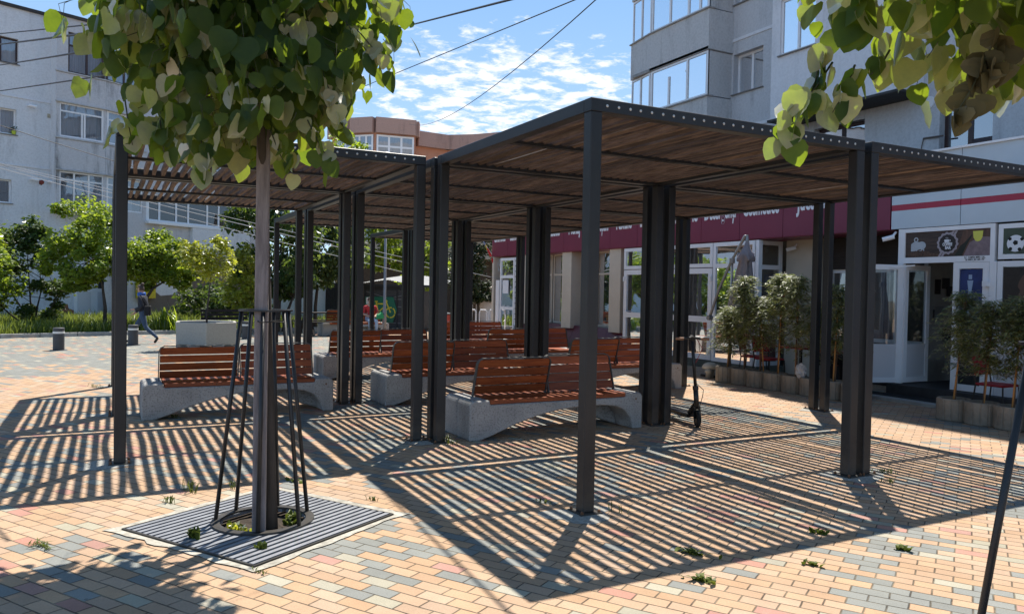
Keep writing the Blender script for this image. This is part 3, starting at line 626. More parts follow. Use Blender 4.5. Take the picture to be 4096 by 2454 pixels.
window(lb, FB, -0.86, 0.9, 4.85, 6.28, mull=(0.33, 0.66), trans=(0.76,), d=-0.03, back=CURT, gap=.7); window(lb, FR_, 0.08, 1.9, 4.85, 6.28, mull=(0.04, 0.5), trans=(0.76,), d=-0.03, back=CURT, gap=.6)
window(lb, FR_, 2.1, 8.3, 4.55, 5.8, mull=(0.02, 0.12, 0.275, 0.39, 0.58, 0.70, 0.83), d=-0.03, fw=0.085, gm=SHOPG)
for z0 in (7.4, 10.1):
    for a0, a1 in ((3.2, 4.4), (5.6, 7.6)): window(lb, FR_, a0, a1, z0, z0 + 1.3, mull=(0.5,), back=CURT, sill=True)
m = MB(); m.fbox(FR_, 2.05, 8.35, 0.0, 0.22, 4.42, 4.53); m.build('balcony_ledge', PVC, lb)
m = MB(); m.fbox(FR_, 4.6, 8.4, 0.002, 0.2, 3.0, 4.41); m.build('balcony_base', WHITEP, lb)
m = MB(); m.prism([(2.5, 1.35), (2.9, 1.1), (3.6, 1.15), (4.3, 1.6), (4.4, 2.2), (3.9, 1.9), (3.4, 1.8), (2.9, 1.9)], FR_, 0.031, 0.037); m.build('bare_plaster', LPLAS, lb)
# brown lower wall, white door, yellow meter box, brick patch
m = MB(); m.fbox(FR_, 1.9, 9.55, 0.003, 0.03, 0.0, 2.9); m.build('lower_wall', plaster_mat('brown_render', (0.20, 0.165, 0.135), (0.08, 0.07, 0.06), 0.7), lb)
m = MB(); m.fbox(FL, -0.05, 1.62, 0.004, 0.05, 0.28, 2.35); dr = m.build('door', PVC, lb)
m = MB()
for a, b in ((0.02, 0.66), (0.84, 1.5)):
    m.fbox(FL, a + 0.06, b - .04, 0.052, 0.06, 0.4, 1.25)
m.build('door_panel', mat('pvc_panel', (0.62, 0.63, 0.66), 0.4), dr)
m = MB(); m.fbox(FL, 0.1, .6, 0.052, 0.058, 1.4, 2.2); m.fbox(FL, .92, 1.45, 0.052, 0.058, 1.4, 2.2); m.build('door_glass', mat('dark_glass', (0.05, 0.055, 0.06), 0.1), dr)
BRICK = mat('old_brick', (0.28, 0.12, 0.065), 0.9, var=0.4, vscale=14, stretch=(0.6, 0.6, 3))
m = MB(); m.prism([(-0.66, 0.1), (0.0, 0.1), (-0.05, 0.45), (-0.25, 0.52), (-0.3, 0.72), (-0.66, 0.75)], FL, 0.004, 0.018); m.build('bare_brick', BRICK, lb)
camera_box(lb, FL, -0.95, 11.4); camera_box(lb, FL, -1.85, 8.84); camera_box(lb, FL, -1.75, 5.85); camera_box(lb, FL, -1.12, 5.82)
m = MB(); m.fbox(FL, -1.12, -0.92 - .1, 0.004, 0.03, 8.5, 8.66); m.build('vent', mat('vent_cream', (0.42, 0.38, 0.28), 0.7, var=0.3, vscale=30), lb)
m = MB(); m.prism([(-1.42, 5.7), (-1.33, 5.66), (-1.24, 5.74), (-1.22, 5.82), (-1.3, 5.88), (-1.42, 5.84)], FL, 0.004, 0.012); m.build('red_stain', mat('red_paint', (0.22, 0.05, 0.035), 0.9, var=0.4), lb)
mb = thing('meter_box', 'yellow gas meter box on the wall behind the walking woman', 'meter box', tuple(FL(2.7, .3, 0)))
YEL = mat('yellow_paint', (0.62, 0.48, 0.02), 0.5, var=0.15); mb.location = (0, 0, 0)
m = MB(); m.fbox(FR_, 1.55, 2.42, 0.03, 0.3, 0.98, 1.72); m.build('box_body', YEL, mb, bevel=.01)
m = MB(); m.fbox(FR_, 1.65, 2.32, 0.301, 0.31, 1.06, 1.66); m.build('box_door', YEL, mb)
# pot plant on a sill
pp = thing('flower_pot', 'small yellow flower pot with a plant on a window sill of the left building', 'plant pot'); pp.location = FL(-2.36, 0.02, 7.59)
m = MB(); m.lathe([(0.06, 0), (0.085, 0.14), (0.07, 0.14)], (0, 0, 0), 10); m.build('pot', mat('lime_pot', (0.5, 0.6, 0.05), 0.5), pp)
m = MB()
for k in range(60):
    v = Vector((rnd.gauss(0, .06), rnd.gauss(0, .06), 0.2 + rnd.gauss(0, .05))); d = Vector((rnd.uniform(-1, 1), rnd.uniform(-1, 1), rnd.uniform(-.2, 1))) * 0.05; s_ = Vector((rnd.uniform(-1, 1), rnd.uniform(-1, 1), 0)) * .025
    m.quadpts([v, v + d + s_, v + d * 1.6, v + d - s_])
m.build('leaves', mat('houseplant', (0.02, 0.05, 0.02), 0.6), pp, fix=False)

# right apartment building ------------------------------------------------------
f1 = 1.3243; f2_ = 1.329
def cy(y): return -4.817 + (y + 4.817) * f1
def cz(z): return 1.664 + (z - 1.664) * f1
XW = 14.0; FW = frame((XW, 0, 0), ((0, 1, 0), (-1, 0, 0)))
rb = thing('apartment_building', 'grey apartment block above the shops with glazed balconies', 'building')
ZR = 18.6
ops = [(12.2, 13.42, 7.84, 9.06), (8.65, 10.25, 4.9, 6.22), (5.4, 6.63, 4.9, 6.24), (12.2, 13.42, 10.6, 11.9), (12.2, 13.42, 13.3, 14.6), (2.6, 4.2, 7.9, 9.3), (2.6, 4.2, 10.6, 12.0), (-2.5, -0.9, 7.9, 9.3), (-2.5, -0.9, 4.9, 6.3), (.3, 1.7, 4.9, 6.2)]
m = MB(); wall_open(m, FW, -16, 17.2, 0, ZR, ops, rev=0.28)
m.quadpts([(XW, 17.2, 0), (XW + 10, 17.2, 0), (XW + 10, 17.2, ZR), (XW, 17.2, ZR)]); m.quadpts([(XW, -16, ZR), (XW, 17.2, ZR), (XW + 10, 17.2, ZR), (XW + 10, -16, ZR)]); m.quadpts([(XW + 10, -16, 0), (XW + 10, -16, ZR), (XW + 10, 17.2, ZR), (XW + 10, 17.2, 0)]); m.quadpts([(XW, -16, 0), (XW, -16, ZR), (XW + 10, -16, ZR), (XW + 10, -16, 0)])
m.build('wall', GREYP, rb, fix=False)
for z in (6.76, 9.5, 12.24, 14.98): m = MB(); m.fbox(FW, 11.0, 13.5, 0.0, 0.03, z - .045, z + .045); m.build('string_course', LPLAS, rb)
for a0, a1, z0, z1 in ops:
    brown = z1 < 6.5
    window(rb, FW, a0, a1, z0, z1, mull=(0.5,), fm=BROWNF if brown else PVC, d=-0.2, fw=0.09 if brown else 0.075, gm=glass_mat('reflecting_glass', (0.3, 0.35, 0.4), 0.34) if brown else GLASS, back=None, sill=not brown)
m = MB()   # tilted open sash in the brown window
p0, p1 = FW(5.95, -0.1, 4.95), FW(5.5, -0.1, 4.95)
m.hexa([FW(6.0, -.15, 4.98), FW(5.48, -.15, 4.98), FW(5.48, -.13, 4.98), FW(6.0, -.13, 4.98), FW(5.86, -.5, 6.1), FW(5.48, -.5, 6.1), FW(5.48, -.48, 6.1), FW(5.86, -.48, 6.1)])
m.build('open_sash', BROWNF, rb)
# left balcony tower: parapets with glazing between, end facet turned away
FBL = frame((13.0, 0, 0), ((0, 1, 0), (-1, 0, 0)))
tf = Vector((0.16, 1.25, 0)).normalized(); nf = Vector((-tf.y, tf.x, 0)); FBF = frame((13.0, 16.35, 0), (tf, nf))
lev = [(6.4, 7.69), (9.13, 10.35), (11.87, 13.09)]
for z0, z1 in lev:
    m = MB(); m.fbox(FBL, 13.45, 16.35, -0.18, 0.0, z0, z1); m.fbox(FBF, 0.0, 1.3, -0.18, 0.0, z0, z1); m.box(13.181, 14.0, 13.45, 13.6, z0, z1)
    m.build('balcony_parapet', GREYP2, rb)
m = MB()
for z0, z1 in lev: m.box(13.0, 14.0, 13.46, 17.3, z0 - 0.02, z0 + 0.08); m.fbox(FBL, 13.4, 16.38, -0.2, 0.05, z1, z1 + 0.04); m.fbox(FBF, 0, 1.35, -0.2, 0.05, z1, z1 + 0.04)
m.box(12.95, 14.0, 13.4, 17.4, 14.75, 15.0); m.build('balcony_slab', mat('slab_grey', (0.3, 0.29, 0.28), 0.85, var=0.2), rb)
for z0, z1 in ((7.74, 9.1), (10.4, 11.84), (13.14, 14.7)):
    window(rb, FBL, 13.5, 16.33, z0, z1, mull=(0.34,), trans=(), d=-0.04, fw=0.07, back=MIDIN if z0 < 8 else CURT, gap=0.8 if z0 < 8 else .25, partial=((0.66, 0, .72), (.98, 0, 1), (0.36, .70, .73)) if z0 < 8 else ((0.66, 0, 1), (.15, 0, 1)))
    window(rb, FBF, 0.03, 1.28, z0, z1, mull=(0.5,), d=-0.04, fw=0.06, back=MIDIN if z0 < 8 else CURT, gap=.7 if z0 < 8 else .2)
    m = MB(); FS = frame((13.05, 13.5, 0), ((1, 0, 0), (0, -1, 0))); m.fbox(FS, 0.0, 0.95, -0.1, 0.0, z0, z1); m.build('balcony_side', GREYP2, rb)
# white bay
FY = frame((13.1, 0, 0), ((0, 1, 0), (-1, 0, 0)))
m = MB(); wall_open(m, FY, 7.05, 11.0, 6.5, ZR, [(9.5, 10.7, 8.2, 9.7), (9.5, 10.7, 10.95, 12.4), (7.6, 8.8, 10.95, 12.4)], rev=.15)
m.quadpts([(13.1, 7.05, 6.5), (13.1, 7.05, ZR), (14, 7.05, ZR), (14, 7.05, 6.5)]); m.quadpts([(13.1, 11.0, 6.5), (14, 11.0, 6.5), (14, 11.0, ZR), (13.1, 11.0, ZR)]); m.quadpts([(13.1, 7.05, 6.5), (14, 7.05, 6.5), (14, 11, 6.5), (13.1, 11, 6.5)]); m.quadpts([(13.1, 7.05, ZR), (13.1, 11, ZR), (14, 11, ZR), (14, 7.05, ZR)])
m.build('bay', LPLAS, rb, fix=False)
for a0, a1, z0, z1 in ((9.5, 10.7, 8.2, 9.7), (9.5, 10.7, 10.95, 12.4), (7.6, 8.8, 10.95, 12.4)): window(rb, FY, a0, a1, z0, z1, mull=(0.5,), d=-0.05, back=mat('blue_curtain', (0.12, 0.2, 0.4), 0.9, var=.3, stretch=(8, 8, .3)), sill=True)
m = MB(); m.fbox(FY, 7.0, 11.05, -0.9, 0.06, 6.44, 6.5); m.build('bay_edge', ROOFM, rb)
camera_box(rb, FW, 5.1, 6.13)
m = MB(); m.tube([FW(6.9, 0, 6.27), FW(6.9, .03, 6.27)], 0.14, 16); m.build('vent', PVC, rb)
m = MB(); m.tube([FW(7.0, .03, 5.44), FW(6.5, .05, 5.42)], 0.022, 6); m.tube([FW(7.0, .03, 5.44), FW(7.05, .03, 5.2)], 0.012, 6); m.build('bracket', mat('rusty_pipe', (0.12, 0.10, 0.09), 0.8), rb)

# far orange building -----------------------------------------------------------
ob = thing('apartment_building', 'distant orange building with a rounded bay and flat cornice above the pergola roof', 'building')
ORA = plaster_mat('orange_plaster', (0.58, 0.29, 0.19), (0.30, 0.16, 0.11), 0.4); PINKP = plaster_mat('pink_cornice', (0.46, 0.30, 0.25), (0.16, 0.11, 0.10), 0.8)
D_ = 58.0
pl_ = [(1330, 60), (1410, 57.6), (1500, 57), (1660, 58), (1664, 59), (1790, 60.5), (1905, 60.0), (2120, 58)]
pl_ = [(cam_at(x, 560, d).x, cam_at(x, 560, d).y) for x, d in pl_]
zt = 13.25
def strip(m, z0, z1, off=0.0, a=0, b=None):
    P = [Vector((x, y, 0)) - CF * off for x, y in pl_][a:b]
    for p, q in zip(P[:-1], P[1:]): m.quadpts([p + Vector((0, 0, z0)), q + Vector((0, 0, z0)), q + Vector((0, 0, z1)), p + Vector((0, 0, z1))])
m = MB(); strip(m, 0, zt + .0)
P = [Vector((x, y, 0)) for x, y in pl_]; bk = [P[-1] + CF * 12, P[0] + CF * 12]
for p, q in ((P[-1], bk[0]), (bk[0], bk[1]), (bk[1], P[0])): m.quadpts([p, q, q + Vector((0, 0, zt)), p + Vector((0, 0, zt))])
m.quadpts([p + Vector((0, 0, zt)) for p in P + bk]); m.build('wall', ORA, ob, fix=False)
m = MB()
for p, q in zip(P[:-1], P[1:]):
    d = (q - p).normalized(); n = Vector((d.y, -d.x, 0)); n = n if n.dot(CF) < 0 else -n
    up = 0.9 if P.index(p) < 4 else 0.35
    m.hexa([p - n * .3 + Vector((0, 0, zt - 1.1 + up)), q - n * .3 + Vector((0, 0, zt - 1.1 + up)), q + n * .45 + Vector((0, 0, zt - 1.1 + up)), p + n * .45 + Vector((0, 0, zt - 1.1 + up)), p - n * .3 + Vector((0, 0, zt + .02 + up)), q - n * .3 + Vector((0, 0, zt + .02 + up)), q + n * .45 + Vector((0, 0, zt + .02 + up)), p + n * .45 + Vector((0, 0, zt + .02 + up))])
m.build('cornice', PINKP, ob)
for k in (1, 2):
    d = (P[k + 1] - P[k]); ln = d.length; d.normalize(); n = Vector((d.y, -d.x, 0)); n = n if n.dot(CF) < 0 else -n
    window(ob, frame(P[k], (d, n)), 0.1, ln - .1, zt - 3.1, zt - .3, mull=(0.33, 0.66), trans=(0.7,), d=0.12, fw=0.13, back=CURT, gap=.02)
d = (P[1] - P[0]); ln = d.length; d.normalize(); n = Vector((d.y, -d.x, 0)); window(ob, frame(P[0], (d, n)), ln - 2.2, ln - .1, zt - 3.1, zt - .3, mull=(0.33, 0.66), trans=(0.7,), d=0.12, fw=0.13, back=CURT, gap=.02)
d = (P[6] - P[5]); ln = d.length; d.normalize(); n = Vector((d.y, -d.x, 0)); window(ob, frame(P[5], (d, n)), 0.2, ln - .1, zt - 2.6, zt - 0.9, mull=(0.5,), trans=(0.6,), d=0.12, fw=0.1, back=MIDIN, gap=.02)

# ------------------------------------------------------------------ shop and coffee bar (single-storey front in one line)
XS = 8.8; FS_ = frame((XS, 0, 0), ((0, 1, 0), (-1, 0, 0)))
MAROON = mat('maroon_panel', (0.19, 0.032, 0.062), 0.4, var=0.05, vscale=2, spec=0.35)
MAROON2 = mat('maroon_tile', (0.10, 0.02, 0.035), 0.3, var=0.12)
SIGNW = mat('sign_white', (0.78, 0.80, 0.84), 0.5)
LIGHTP = mat('pale_blue_panel', (0.52, 0.60, 0.66), 0.4, var=0.03, vscale=3, spec=0.35)
CRIM = mat('crimson_stripe', (0.36, 0.02, 0.05), 0.45)
BEIGE = mat('beige_plaster', (0.56, 0.50, 0.41), 0.85, var=0.06, vscale=3, bump=0.15)
DARKG = mat('dark_gap', (0.015, 0.014, 0.014), 0.9)
CONC2 = mat('plinth_grey', (0.10, 0.11, 0.09), 0.9, var=0.3)
shop = thing('shop', 'household goods shop with maroon sign band, beige pillars and white glazed porch', 'shop')
# sign band: composite panels with open joints
PW_ = 1.22; y0 = 4.0
m = MB(); m.fbox(FS_, y0 + .02, 19.6, -0.8, -0.035, 2.845, 3.98); m.build('sign_backing', DARKG, shop)
for k in range(13):
    a0 = y0 + k * PW_ * 0.9836 ; a1 = y0 + (k + 1) * PW_ * 0.9836
    m = MB(); m.fbox(FS_, a0 + 0.006, min(a1, 19.62) - 0.006, -0.034, 0.0, 2.83, 4.0); m.fbox(FS_, a0 + 0.006, min(a1, 19.62) - 0.006, -0.8, -0.036, 2.815, 2.829); m.build('sign_panel', MAROON, shop)
words = ['Jucării', 'Cosmetice', 'Detergenți', 'Mercerie', 'Încălțăminte', 'Textile', 'Construcțiuni', 'Menaj', 'Plastice', 'Lenjerie', 'Sanitare', 'Chimice']
for k, wd in enumerate(words):
    yc = y0 + (k + 1.5) * PW_ * 0.9836
    if k == 0: yc -= 0.1
    sx = 0.50 if len(wd) < 9 else (0.44 if len(wd) < 11 else 0.36)
    text(wd, 'sign_lettering', FS_, yc, 3.325, 0.52, SIGNW, shop, sx=sx, bold=0.010, depth=0.012, d=0.007)
m = MB(); m.box(XS + .8, 13.98, 4.01, 19.6, 3.5, 3.7); m.build('roof', ROOFM, shop)
m = MB(); m.box(XS + .8, XS + .95, 13.5, 19.6, 2.86, 3.5); m.box(XS + 0.02, 13.9, 19.45, 19.6, 0.0, 2.81); m.box(13.6, 13.9, 4.1, 19.4, 0.02, 3.5); m.build('wall', BEIGE, shop)
m = MB(); m.box(XS - 0.0, 13.6, 7.0, 19.4, 0.001, 0.16); m.build('floor', CONC2, shop)
# recessed display front with sloped maroon plinth
FRC = frame((XS + 0.62, 0, 0), ((0, 1, 0), (-1, 0, 0)))
m = MB()
for a0, a1 in ((11.85, 12.72), (12.73, 14.4), (14.41, 16.2), (16.21, 17.85)):
    m.hexa([(XS - .02, a0, 0.16), (XS + .62, a0, .16), (XS + .62, a1, .16), (XS - .02, a1, .16), (XS + .22, a0, 0.66), (XS + .62, a0, .66), (XS + .62, a1, .66), (XS + .22, a1, .66)])
m.build('plinth', MAROON2, shop)
for a0, a1, mu in ((11.85, 13.9, (0.62,)), (14.0, 16.4, (0.5,)), (16.5, 17.85, ())):
    window(shop, FRC, a0, a1, 0.66, 2.83, mull=mu, trans=(0.70,), fm=BEIGE, d=-0.02, fw=0.05, gm=SHOPG, room=False)
for a in (12.0, 14.46, 16.95):
    m = MB(); m.box(XS + .08, XS + .66, a, a + 0.52, 0.58, 2.82); m.build('pillar', BEIGE, shop, bevel=.006)
# glazed porch
FP2 = frame((XS, 0, 0), ((0, 1, 0), (-1, 0, 0)))
m = MB(); m.fbox(FP2, 7.1, 11.76, -0.10, -0.02, 0.0, 0.165); m.build('porch_plinth', CONC2, shop)
window(shop, FP2, 7.14, 8.40, 0.17, 2.80, trans=(0.355, 0.805), d=-0.015, fw=0.085, gm=SHOPG, room=False)
window(shop, FP2, 8.42, 11.76, 2.26, 2.80, mull=(0.5,), d=-0.015, fw=0.085, gm=SHOPG, room=False)
for a0, a1, hs in ((8.43, 10.08, -1), (10.10, 11.75, 1)):
    dw = window(shop, FP2, a0, a1, 0.18, 2.24, trans=(0.44,), d=-0.012, fw=0.12, gm=SHOPG, room=False, name='door')
    m = MB(); hx = a0 + .03 if hs < 0 else a1 - .03
    for z in (0.35, 1.95): m.fbox(FP2, hx - .03, hx + .03, -0.011, 0.02, z, z + .12)
    m.build('hinge', PVC, dw)
m = MB(); m.tube([FP2(11.62, 0.0, 1.18), FP2(11.62, .05, 1.18), FP2(11.56, .05, 1.18), FP2(11.5, .05, 1.16)], .012, 6); m.build('door_handle', PVC, shop)
FPS = frame((XS, 7.1, 0), ((1, 0, 0), (0, -1, 0)))
window(shop, FPS, 0.0, 0.78, 0.17, 2.80, trans=(0.355, 0.79), d=-0.015, fw=0.085, gm=SHOPG, room=False)
m = MB(); m.box(XS + .79, XS + 1.2, 6.12, 7.02, 0.0, 2.82); m.build('pillar', BEIGE, shop)
m = MB(); m.fbox(FP2, 7.02, 7.13, -0.10, 0.0, 0.17, 2.80); m.build('corner_post', PVC, shop)
# recess window between the pillar and the coffee bar, dark boards above
FRW = frame((XS + 1.05, 0, 0), ((0, 1, 0), (-1, 0, 0)))
window(shop, FRW, 3.95, 6.1, 0.8, 2.2, mull=(0.3, 0.6), d=0, fw=0.07, gm=SHOPG)
for za, zb in ((2.201, 2.82), (0.0, 0.799)): m = MB(); m.box(XS + 1.0, XS + 1.1, 3.95, 6.11, za, zb); m.build('dark_boards', wood_mat('dark_boards', (0.020, 0.014, 0.011), (0.05, 0.036, 0.028), 0.6, axis=(14, 1, 14)), shop)
# end glass door with notices
FE = frame((XS, 0, 0), ((0, 1, 0), (-1, 0, 0)))
dw = window(shop, FE, 17.9, 18.95, 0.1, 2.75, trans=(0.36, 0.76), d=-0.01, fw=0.09, gm=SHOPG, room=False, name='door')
m = MB(); m.fbox(FE, 19.0, 19.25, -0.06, 0.0, 0.1, 2.0); m.build('door_leaf_edge', PVC, shop)
m = MB(); m.fbox(FE, 18.3, 18.72, -0.008, -0.004, 1.55, 2.0); m.build('notice', SIGNW, shop)
text('BANS', 'window_lettering', FE, 18.2, 1.0, 0.22, SIGNW, shop, sx=0.6, depth=.003, d=-.005, rot=R(90)); text('BANS', 'window_lettering', FE, 18.55, 1.0, 0.22, SIGNW, shop, sx=0.6, depth=.003, d=-.005, rot=R(90))
# tape-measure banner and loyalty poster
m = MB(); m.fbox(FE, 17.72, 17.86, -0.02, -0.012, 0.5, 2.75)
ban = m.build('measure_banner', SIGNW, shop)
m = MB()
for k in range(24): m.fbox(FE, 17.75, 17.80 + (.03 if k % 2 else 0), -0.0115, -0.008, 0.6 + k * .088, 0.64 + k * .088)
m.build('banner_marks', DARKG, shop)
m = MB(); m.fbox(FRC, 12.05, 12.32, -0.03, -0.022, 0.95, 2.1); po = m.build('loyalty_poster', SIGNW, shop)
text('Danke', 'poster_lettering', FRC, 12.18, 2.0, 0.11, mat('teal', (0.02, 0.22, 0.25), 0.5), shop, sx=0.7, bold=.004, depth=.003, d=-.018)
rg = random.Random(3); m = MB()
for r_ in range(8):
    for c_ in range(2):
        cc = FRC(12.12 + c_ * .13, -0.019, 1.05 + r_ * .11); m.cur = 1 if rg.random() < .25 else 0
        i0 = len(m.v)
        for q in range(12): m.v.append((cc.x, cc.y + .045 * math.cos(q * math.pi / 6), cc.z + .045 * math.sin(q * math.pi / 6)))
        m.face(range(i0, i0 + 12))
m.build('poster_dots', [mat('dot_grey', (0.13, 0.14, 0.15), 0.6), CRIM], shop, fix=False)
# stock seen through the glass: shelves, crates, folded goods
m = MB(); rg = random.Random(5)
for a in (8.0, 9.6, 11.0):
    for z in (0.35, 0.85, 1.35, 1.85): m.box(XS + 1.6, XS + 2.1, a - .55, a + .55, z, z + .03)
m.build('shelf', mat('shelf_wood', (0.22, 0.12, 0.06), 0.7), shop)
GOODS = [mat('goods_a', (0.02, 0.12, 0.07), .5), mat('goods_b', (0.45, 0.45, 0.46), .6), mat('goods_c', (0.35, 0.03, 0.03), .5), mat('goods_d', (0.05, 0.10, 0.22), .5), mat('goods_e', (0.4, 0.25, 0.1), .6), mat('goods_f', (0.12, 0.13, 0.12), .6)]
for zi, z in enumerate((0.38, 0.88, 1.38, 1.88)):
    for a in (8.0, 9.6, 11.0):
        yy = a - .5
        while yy < a + .4:
            wd = rg.uniform(.12, .3); h = rg.uniform(.15, .4); m = MB(); m.box(XS + 1.62, XS + 2.0, yy, yy + wd * .93, z + .002, z + h); m.build('goods', rg.choice(GOODS), shop, bevel=.02); yy += wd
for a, z in ((12.4, .7), (13.3, .7), (15.2, .7), (16.0, .7), (7.7, .2), (7.75, .62)):
    m = MB(); m.box(XS + .75, XS + 1.15, a - .3, a + .25, z, z + rg.uniform(.3, .6)); m.build('goods', rg.choice(GOODS), shop, bevel=.04)
m = MB(); m.box(XS + 2.3, XS + 2.34, 7.2, 19.3, 0.16, 3.4); m.build('back_wall', MIDIN, shop)
# coffee bar ------------------------------------------------------------------
bar = thing('coffee_bar', 'coffee bar front with pale sign band, red stripe and open white door', 'cafe')
FC = FS_
y = 3.985; k = 0
while y > -6:
    a0, a1 = y - 1.22, y
    m = MB(); m.fbox(FC, a0 + .006, a1 - .006, -0.03, 0.0, 2.83, 3.139); m.fbox(FC, a0 + .006, a1 - .006, -0.03, 0.0, 3.24, 4.04); m.build('sign_panel', LIGHTP, bar)
    m = MB(); m.fbox(FC, a0 + .006, a1 - .006, -0.03, 0.001, 3.14, 3.239); m.build('sign_stripe', CRIM, bar)
    y = a0
m = MB(); m.fbox(FC, -6, 3.98, -0.7, -0.04, 2.86, 4.0); m.build('sign_backing', DARKG, bar)
m = MB(); m.fbox(FC, -6, 3.99, -0.72, 0.04, 4.041, 4.075); m.build('sign_cap', PVC, bar)
m = MB(); m.box(XS + .7, 13.98, -6, 3.98, 3.5, 3.7); m.build('roof', ROOFM, bar)
# raised floor, step, dark mat
STEPM = mat('dark_step', (0.03, 0.03, 0.032), 0.6, var=0.3)
m = MB(); m.box(XS - 0.12, 13.5, -6, 3.9, 0.0, 0.195); m.build('floor', STEPM, bar)
m = MB(); m.box(XS - .62, XS - .125, 2.3, 4.3, 0.0, 0.03); m.build('door_mat', mat('mat_black', (0.012, 0.012, 0.013), 0.9, bump=.5), bar)
m = MB(); m.box(XS - .85, XS - .625, 2.2, 4.4, 0.0, 0.045); m.build('step_edge', CONC, bar)
# header frame
m = MB(); m.fbox(FC, 2.22, 3.84, -0.08, -0.01, 2.755, 2.82); m.fbox(FC, 2.22, 3.84, -0.08, -0.01, 2.24, 2.335); m.fbox(FC, 3.72, 3.84, -0.08, -0.01, 2.336, 2.754); m.fbox(FC, 2.22, 2.29, -0.08, -0.01, 2.336, 2.754); m.fbox(FC, 3.74, 3.84, -0.08, -0.012, 0.2, 2.239); m.fbox(FC, 2.18, 2.28, -0.1, 0.0, 0.2, 2.239); m.build('frame', PVC, bar)
BROWNP = mat('sign_brown', (0.055, 0.032, 0.024), 0.5, var=0.5, vscale=4, stretch=(1, 1, 12))
m = MB(); m.fbox(FC, 2.29, 3.72, -0.05, -0.035, 2.336, 2.754); sg = m.build('picture_sign', BROWNP, bar)
FPX = frame((XS + .034, 0, 0), ((0, 1, 0), (-1, 0, 0)))
def disc(m, c, r, d, n=24, wav=0, wn=14, sq=1.0, r_in=None):
    i0 = len(m.v)
    pts = [(c[0] + (r * (1 + wav * math.sin(wn * 2 * math.pi * k / n))) * math.cos(2 * math.pi * k / n), c[1] + sq * (r * (1 + wav * math.sin(wn * 2 * math.pi * k / n))) * math.sin(2 * math.pi * k / n)) for k in range(n)]
    m.v += [tuple(FPX(a, d, z)) for a, z in pts]
    if r_in is None: m.face(range(i0, i0 + n))
    else:
        m.v += [tuple(FPX(c[0] + r_in * math.cos(2 * math.pi * k / n), d, c[1] + sq * r_in * math.sin(2 * math.pi * k / n))) for k in range(n)]
        for k in range(n): m.face((i0 + k, i0 + (k + 1) % n, i0 + n + (k + 1) % n, i0 + n + k))
def poly(m, pts, d):
    i0 = len(m.v); m.v += [tuple(FPX(a, d, z)) for a, z in pts]; m.face(range(i0, i0 + len(pts)))
CUPW = mat('cup_white', (0.42, 0.46, 0.50), 0.5, var=.1); BEAN = mat('coffee_bean', (0.10, 0.055, 0.035), 0.5, var=.6, vscale=40); BADGE = mat('badge_grey', (0.36, 0.32, 0.35), 0.5); BADK = mat('badge_dark', (0.02, 0.014, 0.013), 0.5); LEMON = mat('beer_yellow', (0.66, 0.64, 0.10), 0.5); BOTT = mat('bottle_dark', (0.012, 0.016, 0.010), 0.4); PLATE = mat('sign_pink', (0.22, 0.16, 0.17), 0.5, var=.35, vscale=9); WOODB = mat('sign_wood', (0.11, 0.055, 0.035), 0.5, var=.4, vscale=3, stretch=(1, 9, 1))
m = MB(); poly(m, [(2.30, 2.34), (2.85, 2.34), (2.72, 2.75), (2.30, 2.75)], 0.002); m.build('picture_wood', WOODB, bar, fix=False)
m = MB(); poly(m, [(2.30, 2.34), (2.72, 2.34), (2.62, 2.55), (2.45, 2.63), (2.30, 2.62)], 0.003); m.build('picture_plate', PLATE, bar, fix=False)
m = MB(); poly(m, [(3.62, 2.44), (3.38, 2.44), (3.40, 2.56), (3.46, 2.59), (3.56, 2.60), (3.62, 2.56)], 0.002); disc(m, (3.43, 2.53), .075, .003, sq=.9); disc(m, (3.53, 2.63), .04, .003, r_in=.022); m.build('picture_cup', CUPW, bar, fix=False)
m = MB(); rg = random.Random(8)
for k in range(150):
    a = rg.uniform(3.1, 3.66); hh = .10 * max(0.15, 1 - abs(a - 3.45) / .3); disc(m, (a, 2.345 + rg.random() * (hh + .02)), .013, .004 + k * 1e-5, n=6)
m.build('picture_beans', BEAN, bar, fix=False)
m = MB()
for o in (0, .05): poly(m, [(3.14 - o, 2.34), (3.10 - o, 2.34), (2.86 - o, 2.75), (2.90 - o, 2.75)], 0.005)
m.build('picture_stripe', BADGE, bar, fix=False)
m = MB(); disc(m, (2.98, 2.55), .175, .007, n=112, wav=.05, wn=14); m.build('badge_rim', BADGE, bar, fix=False)
m = MB(); disc(m, (2.98, 2.55), .14, .009, n=56, wav=.03, wn=14); m.build('badge', BADK, bar, fix=False)
text('COFFEE', 'badge_lettering', FPX, 2.98, 2.51, .065, SIGNW, bar, sx=.72, bold=.0025, depth=.002, d=.012); text('BAR', 'badge_lettering', FPX, 2.97, 2.455, .065, SIGNW, bar, sx=.8, bold=.0025, depth=.002, d=.012)
m = MB(); poly(m, [(3.03, 2.61), (2.96, 2.61), (2.945, 2.575), (2.965, 2.565), (3.02, 2.565), (3.035, 2.58)], .011); disc(m, (2.943, 2.592), .016, .011, n=12, r_in=.009); poly(m, [(3.045, 2.56), (2.935, 2.56), (2.935, 2.555), (3.045, 2.555)], .011)
for a in (3.0, 2.985, 2.97): poly(m, [(a, 2.62), (a + .004, 2.62), (a + .008, 2.645), (a + .004, 2.645)], .011)
m.build('badge_cup', SIGNW, bar, fix=False)
m = MB(); poly(m, [(2.86, 2.345), (2.74, 2.345), (2.67, 2.50), (2.575, 2.66), (2.59, 2.67), (2.70, 2.55), (2.77, 2.50)], .006); m.build('picture_bottle', BOTT, bar, fix=False)
m = MB(); poly(m, [(2.57, 2.72), (2.41, 2.72), (2.42, 2.62), (2.45, 2.57), (2.49, 2.555), (2.53, 2.57), (2.56, 2.62)], .008); m.build('picture_glass', LEMON, bar, fix=False)
